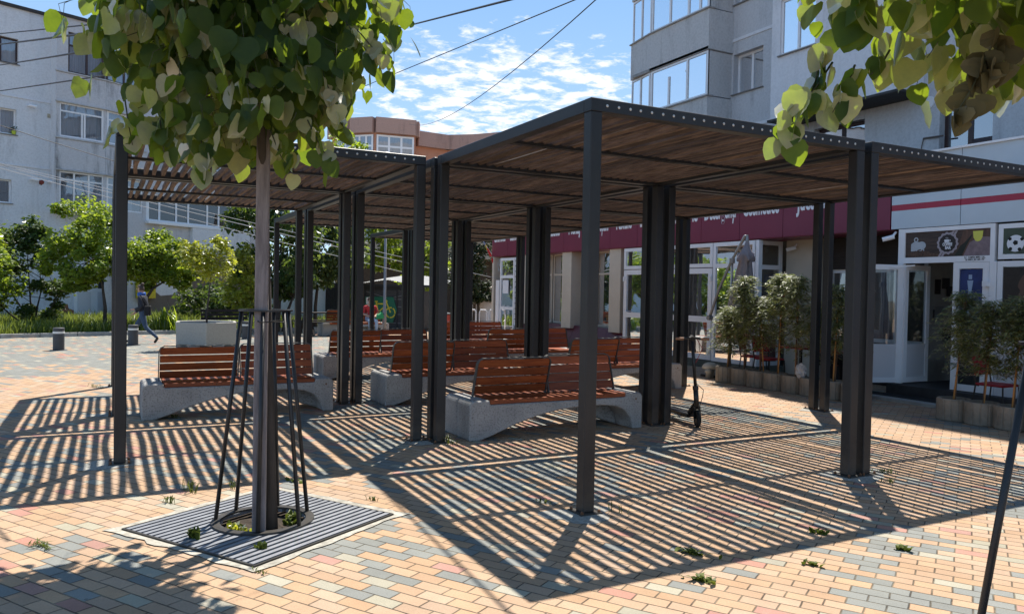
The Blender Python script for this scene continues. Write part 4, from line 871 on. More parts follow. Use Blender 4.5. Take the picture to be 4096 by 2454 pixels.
text('S.C.  COMPEX IMPEX  S.R.L.', 'small_print', FC, 2.52, 2.295, .045, DARKG, bar, sx=.62, bold=.0012, depth=.001, d=-.009); text('Tel. 0000012  J08 / 1000 / 1997', 'small_print', FC, 2.52, 2.262, .038, DARKG, bar, sx=.62, bold=.001, depth=.001, d=-.009)
# fixed leaf with blue poster
dl = window(bar, FC, 2.29, 2.86, 0.21, 2.235, d=-0.012, fw=0.10, room=False, gm=SHOPG, name='door')
BLUEP = mat('poster_blue', (0.012, 0.030, 0.13), 0.4, var=.6, vscale=3); PALEB = mat('poster_pale', (0.30, 0.40, 0.55), .5)
m = MB(); m.fbox(FC, 2.40, 2.75, -0.03, -0.018, 1.0, 2.12); m.build('poster', BLUEP, bar)
FPB = FPX; 
FPX = frame((XS + .017, 0, 0), ((0, 1, 0), (-1, 0, 0)))
m = MB(); poly(m, [(2.62, 1.35), (2.55, 1.35), (2.565, 1.60), (2.555, 1.8), (2.535, 1.95), (2.63, 1.95), (2.61, 1.8), (2.60, 1.6)], .003); poly(m, [(2.61, 1.97), (2.555, 1.97), (2.555, 2.04), (2.61, 2.04)], .003); m.build('poster_figure', PALEB, bar, fix=False)
m = MB(); poly(m, [(2.74, 1.25), (2.41, 1.25), (2.41, 1.45), (2.5, 1.5), (2.64, 1.48), (2.74, 1.43)], .002); m.build('poster_water', mat('poster_teal', (0.03, 0.13, 0.25), .4, var=.5), bar, fix=False)
m = MB(); m.fbox(FC, 2.28, 2.36, -0.008, 0.05, 1.86, 1.94); m.build('door_closer', PVC, bar)
# window bay with posters further right
dl = window(bar, FC, -0.2, 2.17, 2.27, 2.8, mull=(), d=-0.012, fw=0.07, room=False, gm=GLASS)
m = MB(); m.fbox(FC, -.12, 2.10, -0.03, -0.02, 2.35, 2.74); m.build('poster', mat('poster_pitch', (0.05, 0.07, 0.045), .5, var=.6, vscale=2), bar)
FPX = frame((XS + .018, 0, 0), ((0, 1, 0), (-1, 0, 0)))
m = MB(); disc(m, (1.92, 2.50), .125, .002, n=28); m.build('football', SIGNW, bar, fix=False)
m = MB()
for a, z, r_ in ((1.92, 2.51, .04), (1.83, 2.56, .028), (2.0, 2.57, .028), (1.86, 2.41, .03), (1.99, 2.42, .03)): disc(m, (a, z), r_, .004, n=5)
m.build('football_patch', DARKG, bar, fix=False)
window(bar, FC, -0.2, 2.17, 0.95, 2.24, d=-0.012, fw=0.08, room=False, gm=GLASS)
m = MB(); m.fbox(FC, -.1, 2.08, -0.03, -0.02, 1.04, 2.15); m.build('poster', mat('poster_dark', (0.02, 0.016, 0.014), .4, var=.4), bar)
HORSE = mat('horse_brown', (0.11, 0.06, 0.04), .5, var=.5, vscale=4)
m = MB(); poly(m, [(1.62, 2.12), (1.72, 2.10), (1.80, 2.02), (1.85, 1.93), (1.87, 1.86), (1.83, 1.80), (1.86, 1.72), (1.83, 1.58), (1.74, 1.50), (1.63, 1.52), (1.55, 1.62), (1.45, 1.8), (1.3, 1.9), (1.1, 2.12)], .003); m.build('horse_head', HORSE, bar, fix=False)
m = MB(); poly(m, [(1.68, 1.74), (1.60, 1.80), (1.61, 1.83), (1.70, 1.77)], .005); m.build('bridle', SIGNW, bar, fix=False)
m = MB(); m.fbox(FC, -0.2, 2.17, -.06, -.012, 0.2, 0.945); m.fbox(FC, -6, -.21, -.06, -.012, 0.2, 2.8); m.build('lower_panel', mat('pvc_panel', (0.62, 0.63, 0.66), .4), bar)
# open door leaf swung outward, and the inner leaf at right angles
hd_ = (Vector((8.30, 3.90, 0)) - Vector((XS - .02, 3.72, 0))); dl_ = 0.74; hd_ = hd_.normalized()
FO = frame((XS - .02, 3.72, 0), (hd_, Vector((-hd_.y, hd_.x, 0))))
def door_leaf(F, W_, nm='door'):
    w_ = window(bar, F, 0.0, W_, 0.22, 2.215, trans=(), d=0.0, fw=0.085, room=False, gm=SHOPG, name=nm)
    m = MB(); m.fbox(F, 0.086, W_ - .086, -.044, -.004, 0.80, 0.87); m.fbox(F, 0.086, W_ - .086, -.035, -.012, 0.306, 0.80); m.build('door_panel', mat('pvc_panel', (0.62, 0.63, 0.66), .4), w_)
    return w_
dn = door_leaf(FO, dl_)
m = MB(); a = dl_ - .1
m.tube([FO(a, .07, 0.95), FO(a, .07, 1.45)], .016, 8); m.tube([FO(a + .03, .0, 1.02), FO(a, .07, 1.02)], .01, 6); m.tube([FO(a + .03, .0, 1.38), FO(a, .07, 1.38)], .01, 6)
m.build('door_handle', mat('brass_pull', (0.45, 0.38, 0.26), 0.35, 0.5), dn)
m = MB(); m.bar(FO(.25, .03, 2.17), (XS - .02, 3.5, 2.2), .02); m.build('door_closer', PVC, dn)
FI = frame((XS + .03, 3.70, 0), ((1, 0, 0), (0, -1, 0))); door_leaf(FI, 0.66, 'inner_door')
# inside: wall with pictures
INW = mat('cafe_wall', (0.30, 0.29, 0.27), .9, var=.1)
m = MB(); m.box(XS + .75, 12.4, 3.78, 3.86, .196, 3.0); m.box(12.4, 12.5, -5, 3.86, .196, 3.0); m.box(XS + .2, 12.4, -5, 3.86, 3.0, 3.05); m.build('inner_wall', INW, bar)
FIN = frame((XS + .75, 3.78, 0), ((1, 0, 0), (0, -1, 0))); rg = random.Random(4)
for k in range(26):
    a = rg.uniform(.12, 3.1); z = rg.uniform(.8, 2.5); wd = rg.uniform(.12, .24); h = rg.uniform(.12, .26)
    m = MB(); m.fbox(FIN, a, a + wd, .002 + .001 * k, .012 + .001 * k, z, z + h); m.build('wall_picture', rg.choice([BADK, DARKIN, BROWNP, MIDIN]), bar)
m = MB(); m.fbox(FIN, .98, 1.22, .04, .045, 1.52, 1.80); m.build('arrow_sign', BADK, bar)
m = MB(); m.prism([(1.03, 1.66), (1.10, 1.73), (1.10, 1.68), (1.18, 1.68), (1.18, 1.64), (1.10, 1.64), (1.10, 1.59)], FIN, .046, .05); m.build('arrow_mark', SIGNW, bar)
m = MB(); m.box(9.7, 10.1, 2.9, 3.3, .2, .62); m.build('dark_crate', DARKIN, bar)
for (a, z, l) in ((3.92, 2.70, True), (6.75, 2.66, True)):
    m = MB(); m.tube([FC(a, -.05 if a < 5 else -.8, z + .08), FC(a, .05 if a < 5 else -.72, z)], .02, 6); m.tube([FC(a - .02, .02 if a < 5 else -.75, z), FC(a + .12, .14 if a < 5 else -.62, z - .05)], .04, 10); m.build('security_camera', PVC, bar if a < 5 else shop)
m = MB(); m.hexa([FC(1.75, 0.0, 3.52), FC(.9, 0, 3.52), FC(.9, .35, 3.46), FC(1.75, .35, 3.46), FC(1.75, 0, 3.6), FC(.9, 0, 3.6), FC(.9, .33, 3.52), FC(1.75, .33, 3.52)]); m.build('lamp_housing', PVC, bar)

# ------------------------------------------------------------------ foreground lindens, guards and grates
LIN = leaf_mat('linden_leaf', (0.024, 0.056, 0.024), (0.29, 0.30, 0.21), (0.54, 0.80, 0.05), 0.25, 0.25, 0.25)
DRYL = leaf_mat('withered_leaf', (0.09, 0.088, 0.05), (0.14, 0.135, 0.085), (0.12, 0.10, 0.04), 0.15, 0.1)
BARK = mat('bark', (0.060, 0.050, 0.042), 0.95, var=0.4, vscale=8, stretch=(1, 1, 0.25), bump=0.9, bscale=25)
STAKE = wood_mat('grey_stake', (0.20, 0.17, 0.16), (0.46, 0.40, 0.38), 0.8, axis=(14, 14, 0.9), scale=2.2)
TWIG = mat('twig', (0.06, 0.065, 0.03), 0.8)
def heart_leaf(m, P, tip, nrm, l, fold, curl, rg):
    """heart-shaped blade from the petiole point P, pointing along tip, upper side facing nrm"""
    tip = tip.normalized(); x = tip.cross(nrm).normalized(); n = x.cross(tip).normalized(); w_ = l * rg.uniform(.90, 1.08)
    def V(a, b, c=0.0):
        c = c - fold * abs(a) * 1.0 - curl * b * b
        return P + x * (a * w_) + tip * (b * l) + n * (c * l)
    i = len(m.v); wv = rg.uniform(-.05, .05)
    m.v += [tuple(V(a, b, c)) for a, b, c in ((0, .0, 0), (0, .34, 0), (0, .68, 0), (0, 1.03, 0), (.24, -.05, 0), (.46, .09, wv), (.52, .36, -wv), (.40, .66, wv), (.18, .90, 0), (-.23, -.05, 0), (-.45, .10, -wv), (-.51, .37, wv), (-.39, .67, -wv), (-.18, .90, 0))]
    for q in ((0, 4, 5, 1), (1, 5, 6), (1, 6, 7, 2), (2, 7, 8, 3)): m.face([i + k for k in q])
    for q in ((0, 1, 10, 9), (1, 11, 10), (1, 2, 12, 11), (2, 3, 13, 12)): m.face([i + k for k in q])
def linden(base, label, crown_c, crown_r, nleaf, seed, extra=None, stake=True, trunk_off=(.02, -.19), lsz=.14, limit=None):
    rg = random.Random(seed); t = thing('linden_tree', label, 'tree', tuple(base), 0, 'young lindens in round guards')
    b = Vector(base); tx, ty = trunk_off; cc = Vector(crown_c) - b
    m = MB(); top = cc + Vector((0, 0, crown_r[2] * .75))
    pts = [Vector((tx, ty, -.02)), Vector((tx - .006, ty + .06, .6)), Vector((tx - .02, ty + .15, 1.5)), Vector((tx - .035, ty + .22, 2.25)), cc * .6, top]
    pts[4] = Vector((tx * .5 + cc.x * .5, ty * .5 + cc.y * .5, 2.9)); m.tube(pts, [.045, .036, .033, .03, .026, .006], 10)
    if not stake:
        pts = [Vector((tx, ty, -.02)), Vector((tx, ty, .8)), Vector((tx + .01, ty, 1.6)), Vector((tx + .02, ty + .02, 2.3)), Vector((tx + .02, ty, 2.9)), top]; m = MB(); m.tube(pts, [.045, .038, .034, .03, .026, .006], 10)
    trk = m.build('trunk', BARK, t, smooth=True)
    m = MB(); tips = []
    for k in range(34):
        f = rg.uniform(.22, .85); st = pts[3].lerp(pts[5], f); a = rg.uniform(0, 6.28); out = Vector((math.cos(a), math.sin(a), 0)); ln = rg.uniform(.5, 1.0)
        ln *= .8; e1 = st + Vector((out.x * crown_r[0] * ln * .55, out.y * crown_r[1] * ln * .55, .25 * ln)); e2 = st + Vector((out.x * crown_r[0] * ln * .85, out.y * crown_r[1] * ln * .85, .3 - .3 * rg.random()))
        m.tube([st, e1, e2], [.014, .008, .003], 5); tips.append((st, e1, e2))
    m.build('branches', TWIG, t)
    m = MB(); twg = MB(); lumps = []
    for k in range(70):
        d = Vector((rg.gauss(0, 1), rg.gauss(0, 1), rg.gauss(0, 1))).normalized(); r_ = rg.uniform(.55, 1.0)
        lumps.append(Vector((cc.x + d.x * crown_r[0] * r_, cc.y + d.y * crown_r[1] * r_, cc.z + d.z * crown_r[2] * r_)))
    cnt = 0
    while cnt < nleaf:
        if rg.random() < .72:
            q = rg.choice(lumps) + Vector((rg.gauss(0, .16), rg.gauss(0, .16), rg.gauss(0, .2)))
        else:
            d = Vector((rg.gauss(0, 1), rg.gauss(0, 1), rg.gauss(0, 1))).normalized() * rg.random() ** .5; q = Vector((cc.x + d.x * crown_r[0], cc.y + d.y * crown_r[1], cc.z + d.z * crown_r[2]))
        if limit and not limit(q + b): continue
        out = Vector((q.x - cc.x, q.y - cc.y, 0)); out = out.normalized() if out.length > .05 else Vector((1, 0, 0))
        a = rg.gauss(0, 1.5); nr = Vector((out.x * math.cos(a) - out.y * math.sin(a), out.x * math.sin(a) + out.y * math.cos(a), rg.uniform(-.1, .55)))
        tip = Vector((rg.gauss(0, .28) + out.x * .18, rg.gauss(0, .28) + out.y * .18, -1))
        m.att = rg.random(); heart_leaf(m, q, tip, nr, lsz * (.45 + .75 * rg.random() ** .7), rg.uniform(-.1, .55), rg.uniform(-.2, .4), rg); cnt += 1
        if cnt % 5 == 0: twg.tube([q, q + Vector((rg.uniform(-.03, .03), rg.uniform(-.03, .03), .10)), q + Vector((-out.x * .12, -out.y * .12, .17))], [.0018, .002, .003], 4, cap=False)
    for (pa, pb, nl, dry) in (extra or []):
        A, B = Vector(pa) - b, Vector(pb) - b
        twg.tube([A, A.lerp(B, .5) + Vector((0, 0, -.02)), B], [.005, .004, .002], 5)
        if dry: continue
        for k in range(nl):
            f = (k + .5) / nl; q = A.lerp(B, f) + Vector((rg.uniform(-.05, .05), rg.uniform(-.05, .05), rg.uniform(-.03, .03))); a = rg.uniform(0, 6.28)
            m.att = rg.random(); heart_leaf(m, q, Vector((rg.gauss(0, .3), rg.gauss(0, .3), -1)), Vector((math.cos(a), math.sin(a), .3)), lsz * rg.uniform(.6, .95), rg.uniform(.0, .3), rg.uniform(0, .2), rg)
    off = len(m.v); m.v += twg.v
    for q in twg.f: m.face([k + off for k in q], 1)
    m.build('crown', [LIN, TWIG], t, fix=False, att=True, smooth=True)
    dr = MB()
    for (pa, pb, nl, dry) in (extra or []):
        if not dry: continue
        A, B = Vector(pa) - b, Vector(pb) - b
        for k in range(nl):
            q = A.lerp(B, (k + .5) / nl) + Vector((rg.uniform(-.03, .03), rg.uniform(-.03, .03), 0)); a = rg.uniform(0, 6.28); dr.att = rg.random()
            heart_leaf(dr, q, Vector((rg.gauss(0, .15), rg.gauss(0, .15), -1)), Vector((math.cos(a), math.sin(a), .1)), lsz * .62, rg.uniform(1.2, 2.2), rg.uniform(.1, .5), rg)
    if dr.v: dr.build('withered_leaves', DRYL, t, fix=False, att=True)
    if stake:
        m = MB(); m.hexa([(-.125, -.285, -.02), (-.04, -.305, -.02), (-.02, -.22, -.02), (-.105, -.20, -.02), (-.075, .0, 2.75), (.01, -.02, 2.75), (.03, .065, 2.75), (-.055, .085, 2.75)])
        s_ = m.build('timber_stake', STAKE, t, bevel=.006)
        m = MB(); c = Vector((tx + .012, ty + .025, 1.42)); m.tube([c + Vector((math.cos(a) * .085 - .03, math.sin(a) * .10 - .01, .004 * math.sin(3 * a))) for a in [k * .5236 for k in range(13)]], .004, 5); m.build('tie', DARKG, s_)
    return t
crown1 = linden(G1, 'young linden with a timber stake growing in the foreground grate', G1 + Vector((-.15, .05, 3.70)), (.90, .88, 1.36), 3100, 21, limit=lambda p: p.z > 2.58 + .55 * max(0.0, (p - G1).dot(CR) + .05) + .35 * max(0.0, -(p - G1).dot(CR) - .65), extra=[(cam_at(1080, 520, 5.0), cam_at(1160, 690, 5.0), 9, False), (cam_at(1230, 480, 5.0), cam_at(1330, 660, 5.0), 10, False), (cam_at(1310, 400, 5.1), cam_at(1400, 540, 5.1), 8, False), (cam_at(1430, 120, 5.2), cam_at(1560, 250, 5.2), 12, False), (cam_at(1380, 80, 5.2), cam_at(1490, 230, 5.2), 11, False), (cam_at(1300, 320, 5.0), cam_at(1370, 460, 5.0), 8, False), (cam_at(440, 60, 5.1), cam_at(350, 150, 5.1), 7, False), (cam_at(500, 400, 4.9), cam_at(530, 580, 4.9), 9, False), (cam_at(640, 480, 4.9), cam_at(660, 630, 4.9), 9, False), (cam_at(800, 540, 4.9), cam_at(830, 680, 4.9), 9, False)])
def w_at(px, py, d): return cam_at(px, py, d)
crown2 = linden(G2, 'linden whose branches hang into the top right corner of the photo', G2 + Vector((.0, .05, 3.42)), (1.16, 1.05, 1.05), 2500, 33, lsz=.125, limit=lambda p: p.z > (2.52 if (p - G2).dot(CR) < -.62 else 2.66),
    extra=[(w_at(3330, 250, 3.2), w_at(3190, 420, 3.15), 7, False), (w_at(3190, 380, 3.15), w_at(3140, 560, 3.15), 11, False), (w_at(3420, 260, 3.1), w_at(3330, 450, 3.1), 8, False), (w_at(3290, 180, 3.2), w_at(3240, 400, 3.2), 9, False), (w_at(3560, 200, 3.2), w_at(3480, 300, 3.2), 5, False), (w_at(3960, 200, 2.9), w_at(3815, 470, 2.9), 11, True), (w_at(3990, 110, 2.9), w_at(3970, 310, 2.9), 9, True)], stake=False, trunk_off=(.10, -.06))
GRATE = mat('grate_steel', (0.23, 0.24, 0.26), 0.5, 0.15, var=0.2, vscale=6)
def guard(c, label, angs, glabel, r0=.325, rt=.165):
    t = thing('tree_guard', label, 'tree guard', tuple(c), 0, 'tree guards')
    for a in angs:
        a = R(a); m = MB(); m.tube([(r0 * math.cos(a), r0 * math.sin(a), .03), (rt * math.cos(a), rt * math.sin(a), 1.485)], .0145, 10); m.build('bar', STEEL, t, smooth=True)
    def ring(nm, r0, r1, z0, z1):
        m = MB(); n = 40; i = len(m.v)
        for k in range(n):
            a = 2 * math.pi * k / n
            for r_, z in ((r0, z0), (r1, z0), (r1, z1), (r0, z1)): m.v.append((r_ * math.cos(a), r_ * math.sin(a), z))
        for k in range(n):
            p, q = i + 4 * k, i + 4 * ((k + 1) % n)
            for j in range(4): m.face((p + j, q + j, q + (j + 1) % 4, p + (j + 1) % 4))
        m.build(nm, STEEL, t)
    ring('base_ring', r0 - .035, r0 + .022, .014, .026); ring('top_ring', rt - .018, rt + .018, 1.485, 1.497)
    # grate
    g = thing('tree_grate', glabel, 'tree grate', tuple(c), 0, 'slatted steel tree grates')
    m = MB(); H = .63; n = 21; r_ = .29; wd = .036
    for k in range(n):
        b0 = -H + .03 + k * (2 * H - .06) / (n - 1)
        segs = [(-H, H)]
        if abs(b0) < r_: s_ = math.sqrt(r_ * r_ - b0 * b0); segs = [(-H, -s_), (s_, H)]
        for s0, s1 in segs: m.bar(E1 * s0 + E2 * b0 + Vector((0, 0, .001)), E1 * s1 + E2 * b0 + Vector((0, 0, .001)), wd, .022)
    m.build('slats', GRATE, g)
    m = MB()
    for s_ in (-1, 1): m.bar(E1 * (s_ * (H + .008)) - E2 * (H + .015) + Vector((0, 0, -.004)), E1 * (s_ * (H + .008)) + E2 * (H + .015) + Vector((0, 0, -.004)), .014, .03); m.bar(E2 * (s_ * (H + .008)) - E1 * H + Vector((0, 0, -.0045)), E2 * (s_ * (H + .008)) + E1 * H + Vector((0, 0, -.0045)), .014, .03)
    for a in (-.4, 0.4):
        m.bar(E1 * a - E2 * H + Vector((0, 0, -.03)), E1 * a + E2 * H + Vector((0, 0, -.03)), .02, .03)
    m.build('grate_frame', STEEL, g)
    m = MB(); m.hexa([c + E1 * a + E2 * b_ + Vector((0, 0, z)) for z in (-.25, -.09) for a, b_ in ((-.66, -.66), (.66, -.66), (.66, .66), (-.66, .66))]); so_ = m.build('soil_pit', SOIL, kind='structure')
    m = MB(); rg = random.Random(int(c.x * 100)); i = len(m.v); N_ = 22
    for k in range(N_ + 1):
        for j in range(8):
            r__ = .30 * j / 7; a = 2 * math.pi * k / N_; m.v.append((c.x + r__ * math.cos(a), c.y + r__ * math.sin(a), -.045 + .03 * mnoise.noise(Vector((r__ * 9 * math.cos(a), r__ * 9 * math.sin(a), c.x)))))
    for k in range(N_):
        for j in range(7): m.face((i + k * 8 + j, i + k * 8 + j + 1, i + (k + 1) * 8 + j + 1, i + (k + 1) * 8 + j))
    m.build('soil', SOIL, fix=True, kind='structure')
    # pale mortar collar round the grate, ragged outside
    m = MB(); per = []
    for s_, u_, v_ in ((0, E1, E2), (1, E2, -E1), (2, -E1, -E2), (3, -E2, E1)):
        pass
    corners = [(-1, -1), (1, -1), (1, 1), (-1, 1)]; i = len(m.v); tot = 0; ns = 18
    for q in range(4):
        (a0, b0), (a1, b1) = corners[q], corners[(q + 1) % 4]
        for k in range(ns):
            f = k / ns; a, b_ = a0 + (a1 - a0) * f, b0 + (b1 - b0) * f
            ro = .712 + rg.uniform(-.015, .022)
            m.v.append(tuple(c + (E1 * a + E2 * b_) * .652 + Vector((0, 0, .002)))); m.v.append(tuple(c + (E1 * a + E2 * b_) * ro + Vector((0, 0, .007)))); tot += 1
    for k in range(tot): m.face((i + 2 * k, i + 2 * k + 1, i + 2 * ((k + 1) % tot) + 1, i + 2 * ((k + 1) % tot)))
    m.build('mortar_collar', mat('pale_mortar', (0.40, 0.375, 0.315), .95, var=.35, vscale=14, bump=1.0, bscale=40, dark=(.2, .18, .14), dfac=.6, dscale=9), kind='structure', fix=True)
guard(G1, 'dark bar guard round the staked linden in the foreground', (158, 116, 62, 11, -54, -106), 'square slatted grate under the foreground linden')
guard(G2, 'tree guard at the lower right edge of which one slanting bar shows', (152, 205, 262, -40, 15), 'slatted grate at the foot of the right edge tree guard', r0=.37, rt=.15)

# ------------------------------------------------------------------ background trees
def leafm(name, c, tr, f=.4, g=.3, h=.3): return leaf_mat(name, c, tuple(x * 1.25 for x in c), tr, f, g, h)
LG = leafm('light_leaf', (0.105, 0.175, 0.026), (0.46, 0.64, 0.05), .45); DG = leafm('dark_leaf', (0.034, 0.070, 0.022), (0.20, 0.32, 0.04), .32); YG = leafm('yellow_leaf', (0.16, 0.20, 0.025), (0.52, 0.60, 0.06), .48); SG = leafm('silver_linden', (0.05, 0.085, 0.04), (0.26, 0.38, 0.07), .38); TH = leafm('conifer_leaf', (0.022, 0.042, 0.018), (0.05, 0.08, 0.02), .15)
def crown(m, lobes, n, size, rg, droop=.4, holes=True):
    tot = sum(l[1][0] * l[1][1] * l[1][2] for l in lobes); subs = []
    for c, r in lobes:
        for k in range(max(4, int(34 * r[0] * r[1] * r[2] / tot) + 6)):
            d = Vector((rg.gauss(0, 1), rg.gauss(0, 1), rg.gauss(0, 1))).normalized() * rg.uniform(.45, 1.02); subs.append((Vector(c) + Vector((d.x * r[0], d.y * r[1], d.z * r[2])), rg.uniform(.13, .34) * min(r) ** .6))
    for k in range(n):
        c, s_ = rg.choice(subs); d = Vector((rg.gauss(0, 1), rg.gauss(0, 1), rg.gauss(0, .8))).normalized() * rg.random() ** .4 * s_ * 1.6; q = c + d
        if q.z < .12: continue
        nr = (d.normalized() * .6 + Vector((rg.gauss(0, .6), rg.gauss(0, .6), rg.gauss(.35, .5)))).normalized(); tip = Vector((rg.gauss(0, 1), rg.gauss(0, 1), -droop)).normalized(); x = tip.cross(nr)
        if x.length < .1: continue
        x.normalize(); n2_ = x.cross(tip); l = size * rg.uniform(.6, 1.25); wd = l * .34; m.att = rg.random(); i = len(m.v)
        m.v += [tuple(q), tuple(q + tip * l * .45 + x * wd - n2_ * .08 * l), tuple(q + tip * l), tuple(q + tip * l * .45 - x * wd - n2_ * .08 * l)]; m.face((i, i + 1, i + 2)); m.face((i, i + 2, i + 3))
def tree(name, label, base, stems, lobes, n, size, lm, seed, r0=.07, group=None, cat='tree', droop=.4):
    rg = random.Random(seed); t = thing(name, label, cat, tuple(base), 0, group); m = MB()
    if group == VG: lobes = [(c, (r[0] * 1.34, r[1] * 1.3, r[2] * 1.22)) for c, r in lobes]; n = int(n * 1.7)
    for st in stems:
        pts = [Vector(p) for p in st]; k = len(pts); m.tube(pts, [r0 * (1 - .75 * q / (k - 1)) for q in range(k)], 7)
        for q in range(5):
            c, r = rg.choice(lobes); e = Vector(c) + Vector((rg.uniform(-.7, .7) * r[0], rg.uniform(-.7, .7) * r[1], rg.uniform(-.5, .6) * r[2])); s0 = pts[-1].lerp(pts[-2], rg.random() * .6); m.tube([s0, s0.lerp(e, .5) + Vector((0, 0, .08)), e], [r0 * .3, r0 * .2, r0 * .06], 5)
    m.build('trunk', BARK, t, smooth=True)
    m = MB(); crown(m, lobes, n, size, rg, droop); m.build('crown', lm, t, fix=False, att=True)
    return t
VG = 'trees and shrubs on the grass verge'
tree('lilac_bush', 'dark many-stemmed lilac shrub at the left edge, before the white wall', (-5.35, 25.6, 0), [[(0, 0, 0), (-.3, 0, .7), (-.9, .1, 1.7)], [(0, 0, 0), (.1, .1, .8), (.3, 0, 1.8)], [(0, 0, 0), (.4, 0, .6), (.75, 0, 1.3)], [(0, 0, 0), (-.1, .1, 1), (-.2, .1, 2.6)], [(0, 0, 0), (-.6, 0, .5), (-1.3, 0, 1.2)]], [((-1.0, 0, 2.3), (.95, .8, .95)), ((-.1, 0, 2.5), (.5, .5, .9)), ((-.05, .1, 3.4), (.25, .25, .5)), ((.55, 0, 1.6), (.45, .5, .6)), ((-1.6, 0, 1.3), (.7, .7, .8)), ((.1, 0, .45), (.8, .5, .35))], 5200, .15, DG, 1, .045, VG, 'shrub')
tree('lilac_bush', 'sunlit shrub with broad leaves cut by the left edge of the photo', (-6.9, 25.0, 0), [[(0, 0, 0), (.1, 0, 1), (.2, 0, 2.2)]], [((.2, 0, 2.3), (.9, .8, 1.0)), ((.1, 0, 1.2), (1.0, .8, .8))], 2600, .16, LG, 2, .05, VG, 'shrub')
tree('broadleaf_tree', 'light green tree beside the slim rear post, taller of the verge pair', (-3.25, 24.4, 0), [[(0, 0, 0), (.03, 0, .8), (-.05, 0, 1.5), (-.3, 0, 2.6)]], [((-.6, .1, 3.2), (.75, .8, 1.2)), ((-.2, 0, 2.5), (.95, .9, .75)), ((-1.0, 0, 2.4), (.65, .7, .6)), ((.55, 0, 2.6), (.6, .7, .7)), ((-.75, 0, 1.75), (.4, .5, .3))], 8500, .14, LG, 3, .075, VG)
tree('broadleaf_tree', 'lower light green tree above the walking woman', (-2.15, 24.9, 0), [[(0, 0, 0), (.05, 0, .9), (.0, 0, 1.5), (.5, 0, 2.2)], [(.05, 0, .9), (.4, 0, 1.5), (1.0, 0, 1.9)]], [((.5, 0, 2.6), (.95, .9, .75)), ((1.2, 0, 2.3), (.75, .7, .6)), ((-.2, 0, 2.3), (.6, .7, .6)), ((.9, 0, 1.8), (.7, .6, .3))], 7000, .14, LG, 4, .07, VG)
tree('sapling', 'bright leafy sapling left of the timber stake', (.95, 22.9, 0), [[(0, 0, 0), (0, 0, 1), (.05, 0, 2.2)], [(.25, 0, 0), (.28, 0, 1.4)]], [((.0, 0, 2.2), (.3, .3, .7)), ((.0, 0, 1.4), (.45, .4, .4)), ((.15, 0, 1.0), (.3, .3, .3))], 1500, .15, YG, 5, .03, VG)
tree('linden_tree', 'dark dense linden right of the timber stake, before a white garden wall', (2.3, 23.9, 0), [[(0, 0, 0), (.05, 0, .8), (.1, 0, 1.8), (.1, 0, 3.4)], [(.25, .1, 0), (.4, .1, .8), (.7, 0, 1.7)]], [((-.2, 0, 3.2), (1.1, 1, 1.4)), ((.5, 0, 2.0), (.8, .8, .7)), ((-.6, 0, 1.9), (.7, .7, .6)), ((-.9, 0, 4.2), (.8, .8, .8))], 6500, .17, DG, 6, .09, VG, droop=1.0)
tree('linden_tree', 'silvery linden between the four post cluster and the slim rear posts', (3.9, 24.9, 0), [[(0, 0, 0), (.0, 0, .9), (.1, 0, 2), (.1, 0, 3.6)]], [((.1, 0, 3.2), (1.3, 1.1, 1.3)), ((.6, 0, 2.0), (.8, .8, .7)), ((-.7, 0, 2.2), (.8, .8, .7)), ((.9, 0, 3.9), (.8, .8, .8))], 6500, .18, SG, 7, .09, VG, droop=1.2)
tree('broadleaf_tree', 'tree with yellowish sprays behind the bicycle shelter roof', (8.3, 30.0, 0), [[(0, 0, 0), (0, 0, 2), (.1, 0, 4)]], [((.1, 0, 4.4), (1.3, 1.2, 1.4)), ((-.7, 0, 3.2), (.9, .8, .8)), ((.8, 0, 3.0), (.8, .8, .7))], 5200, .2, LG, 8, .09, droop=.8)
tree('broadleaf_tree', 'small round tree above the lamp post, half behind the slim posts', (6.3, 29.0, 0), [[(0, 0, 0), (0, 0, 2), (.1, 0, 3.5)]], [((0, 0, 4.2), (1.0, 1, 1.0)), ((.4, 0, 3.3), (.6, .6, .5))], 2600, .2, SG, 9, .08, droop=.8)
tree('broadleaf_tree', 'green tree showing between the two slim front posts', (10.8, 31.5, 0), [[(0, 0, 0), (0, 0, 2), (.1, 0, 3.5)]], [((0, 0, 3.6), (1.3, 1.2, 1.4)), ((.2, 0, 2.0), (1.2, 1, .9))], 4500, .2, LG, 10, .08)
tree('thuja_tree', 'dark thuja with two bare trunks left of the shop end door', (9.9, 23.4, 0), [[(0, 0, 0), (.02, 0, .8), (0, 0, 4.5)], [(.3, .1, 0), (.25, .1, .8), (.1, 0, 2.5)]], [((0, 0, 2.0), (.85, .8, .8)), ((0, 0, 3.2), (.85, .8, 1.1)), ((0, 0, 4.6), (.6, .6, 1.2)), ((-.3, 0, 1.5), (.6, .6, .5)), ((.4, 0, 1.5), (.5, .5, .5))], 9000, .13, TH, 11, .09, droop=.1)
tree('broadleaf_tree', 'tree peeking over the pergola roof by the orange building', tuple(cam_at(1400, 1150, 44).xy) + (0,), [[(0, 0, 0), (0, 0, 4), (.1, 0, 8)]], [((.0, 0, 9.0), (1.6, 1.4, 1.2)), ((.8, 0, 8.6), (1.0, 1, .8)), ((-1, 0, 7.5), (1.6, 1.5, 1.3))], 3600, .26, LG, 12, .14)
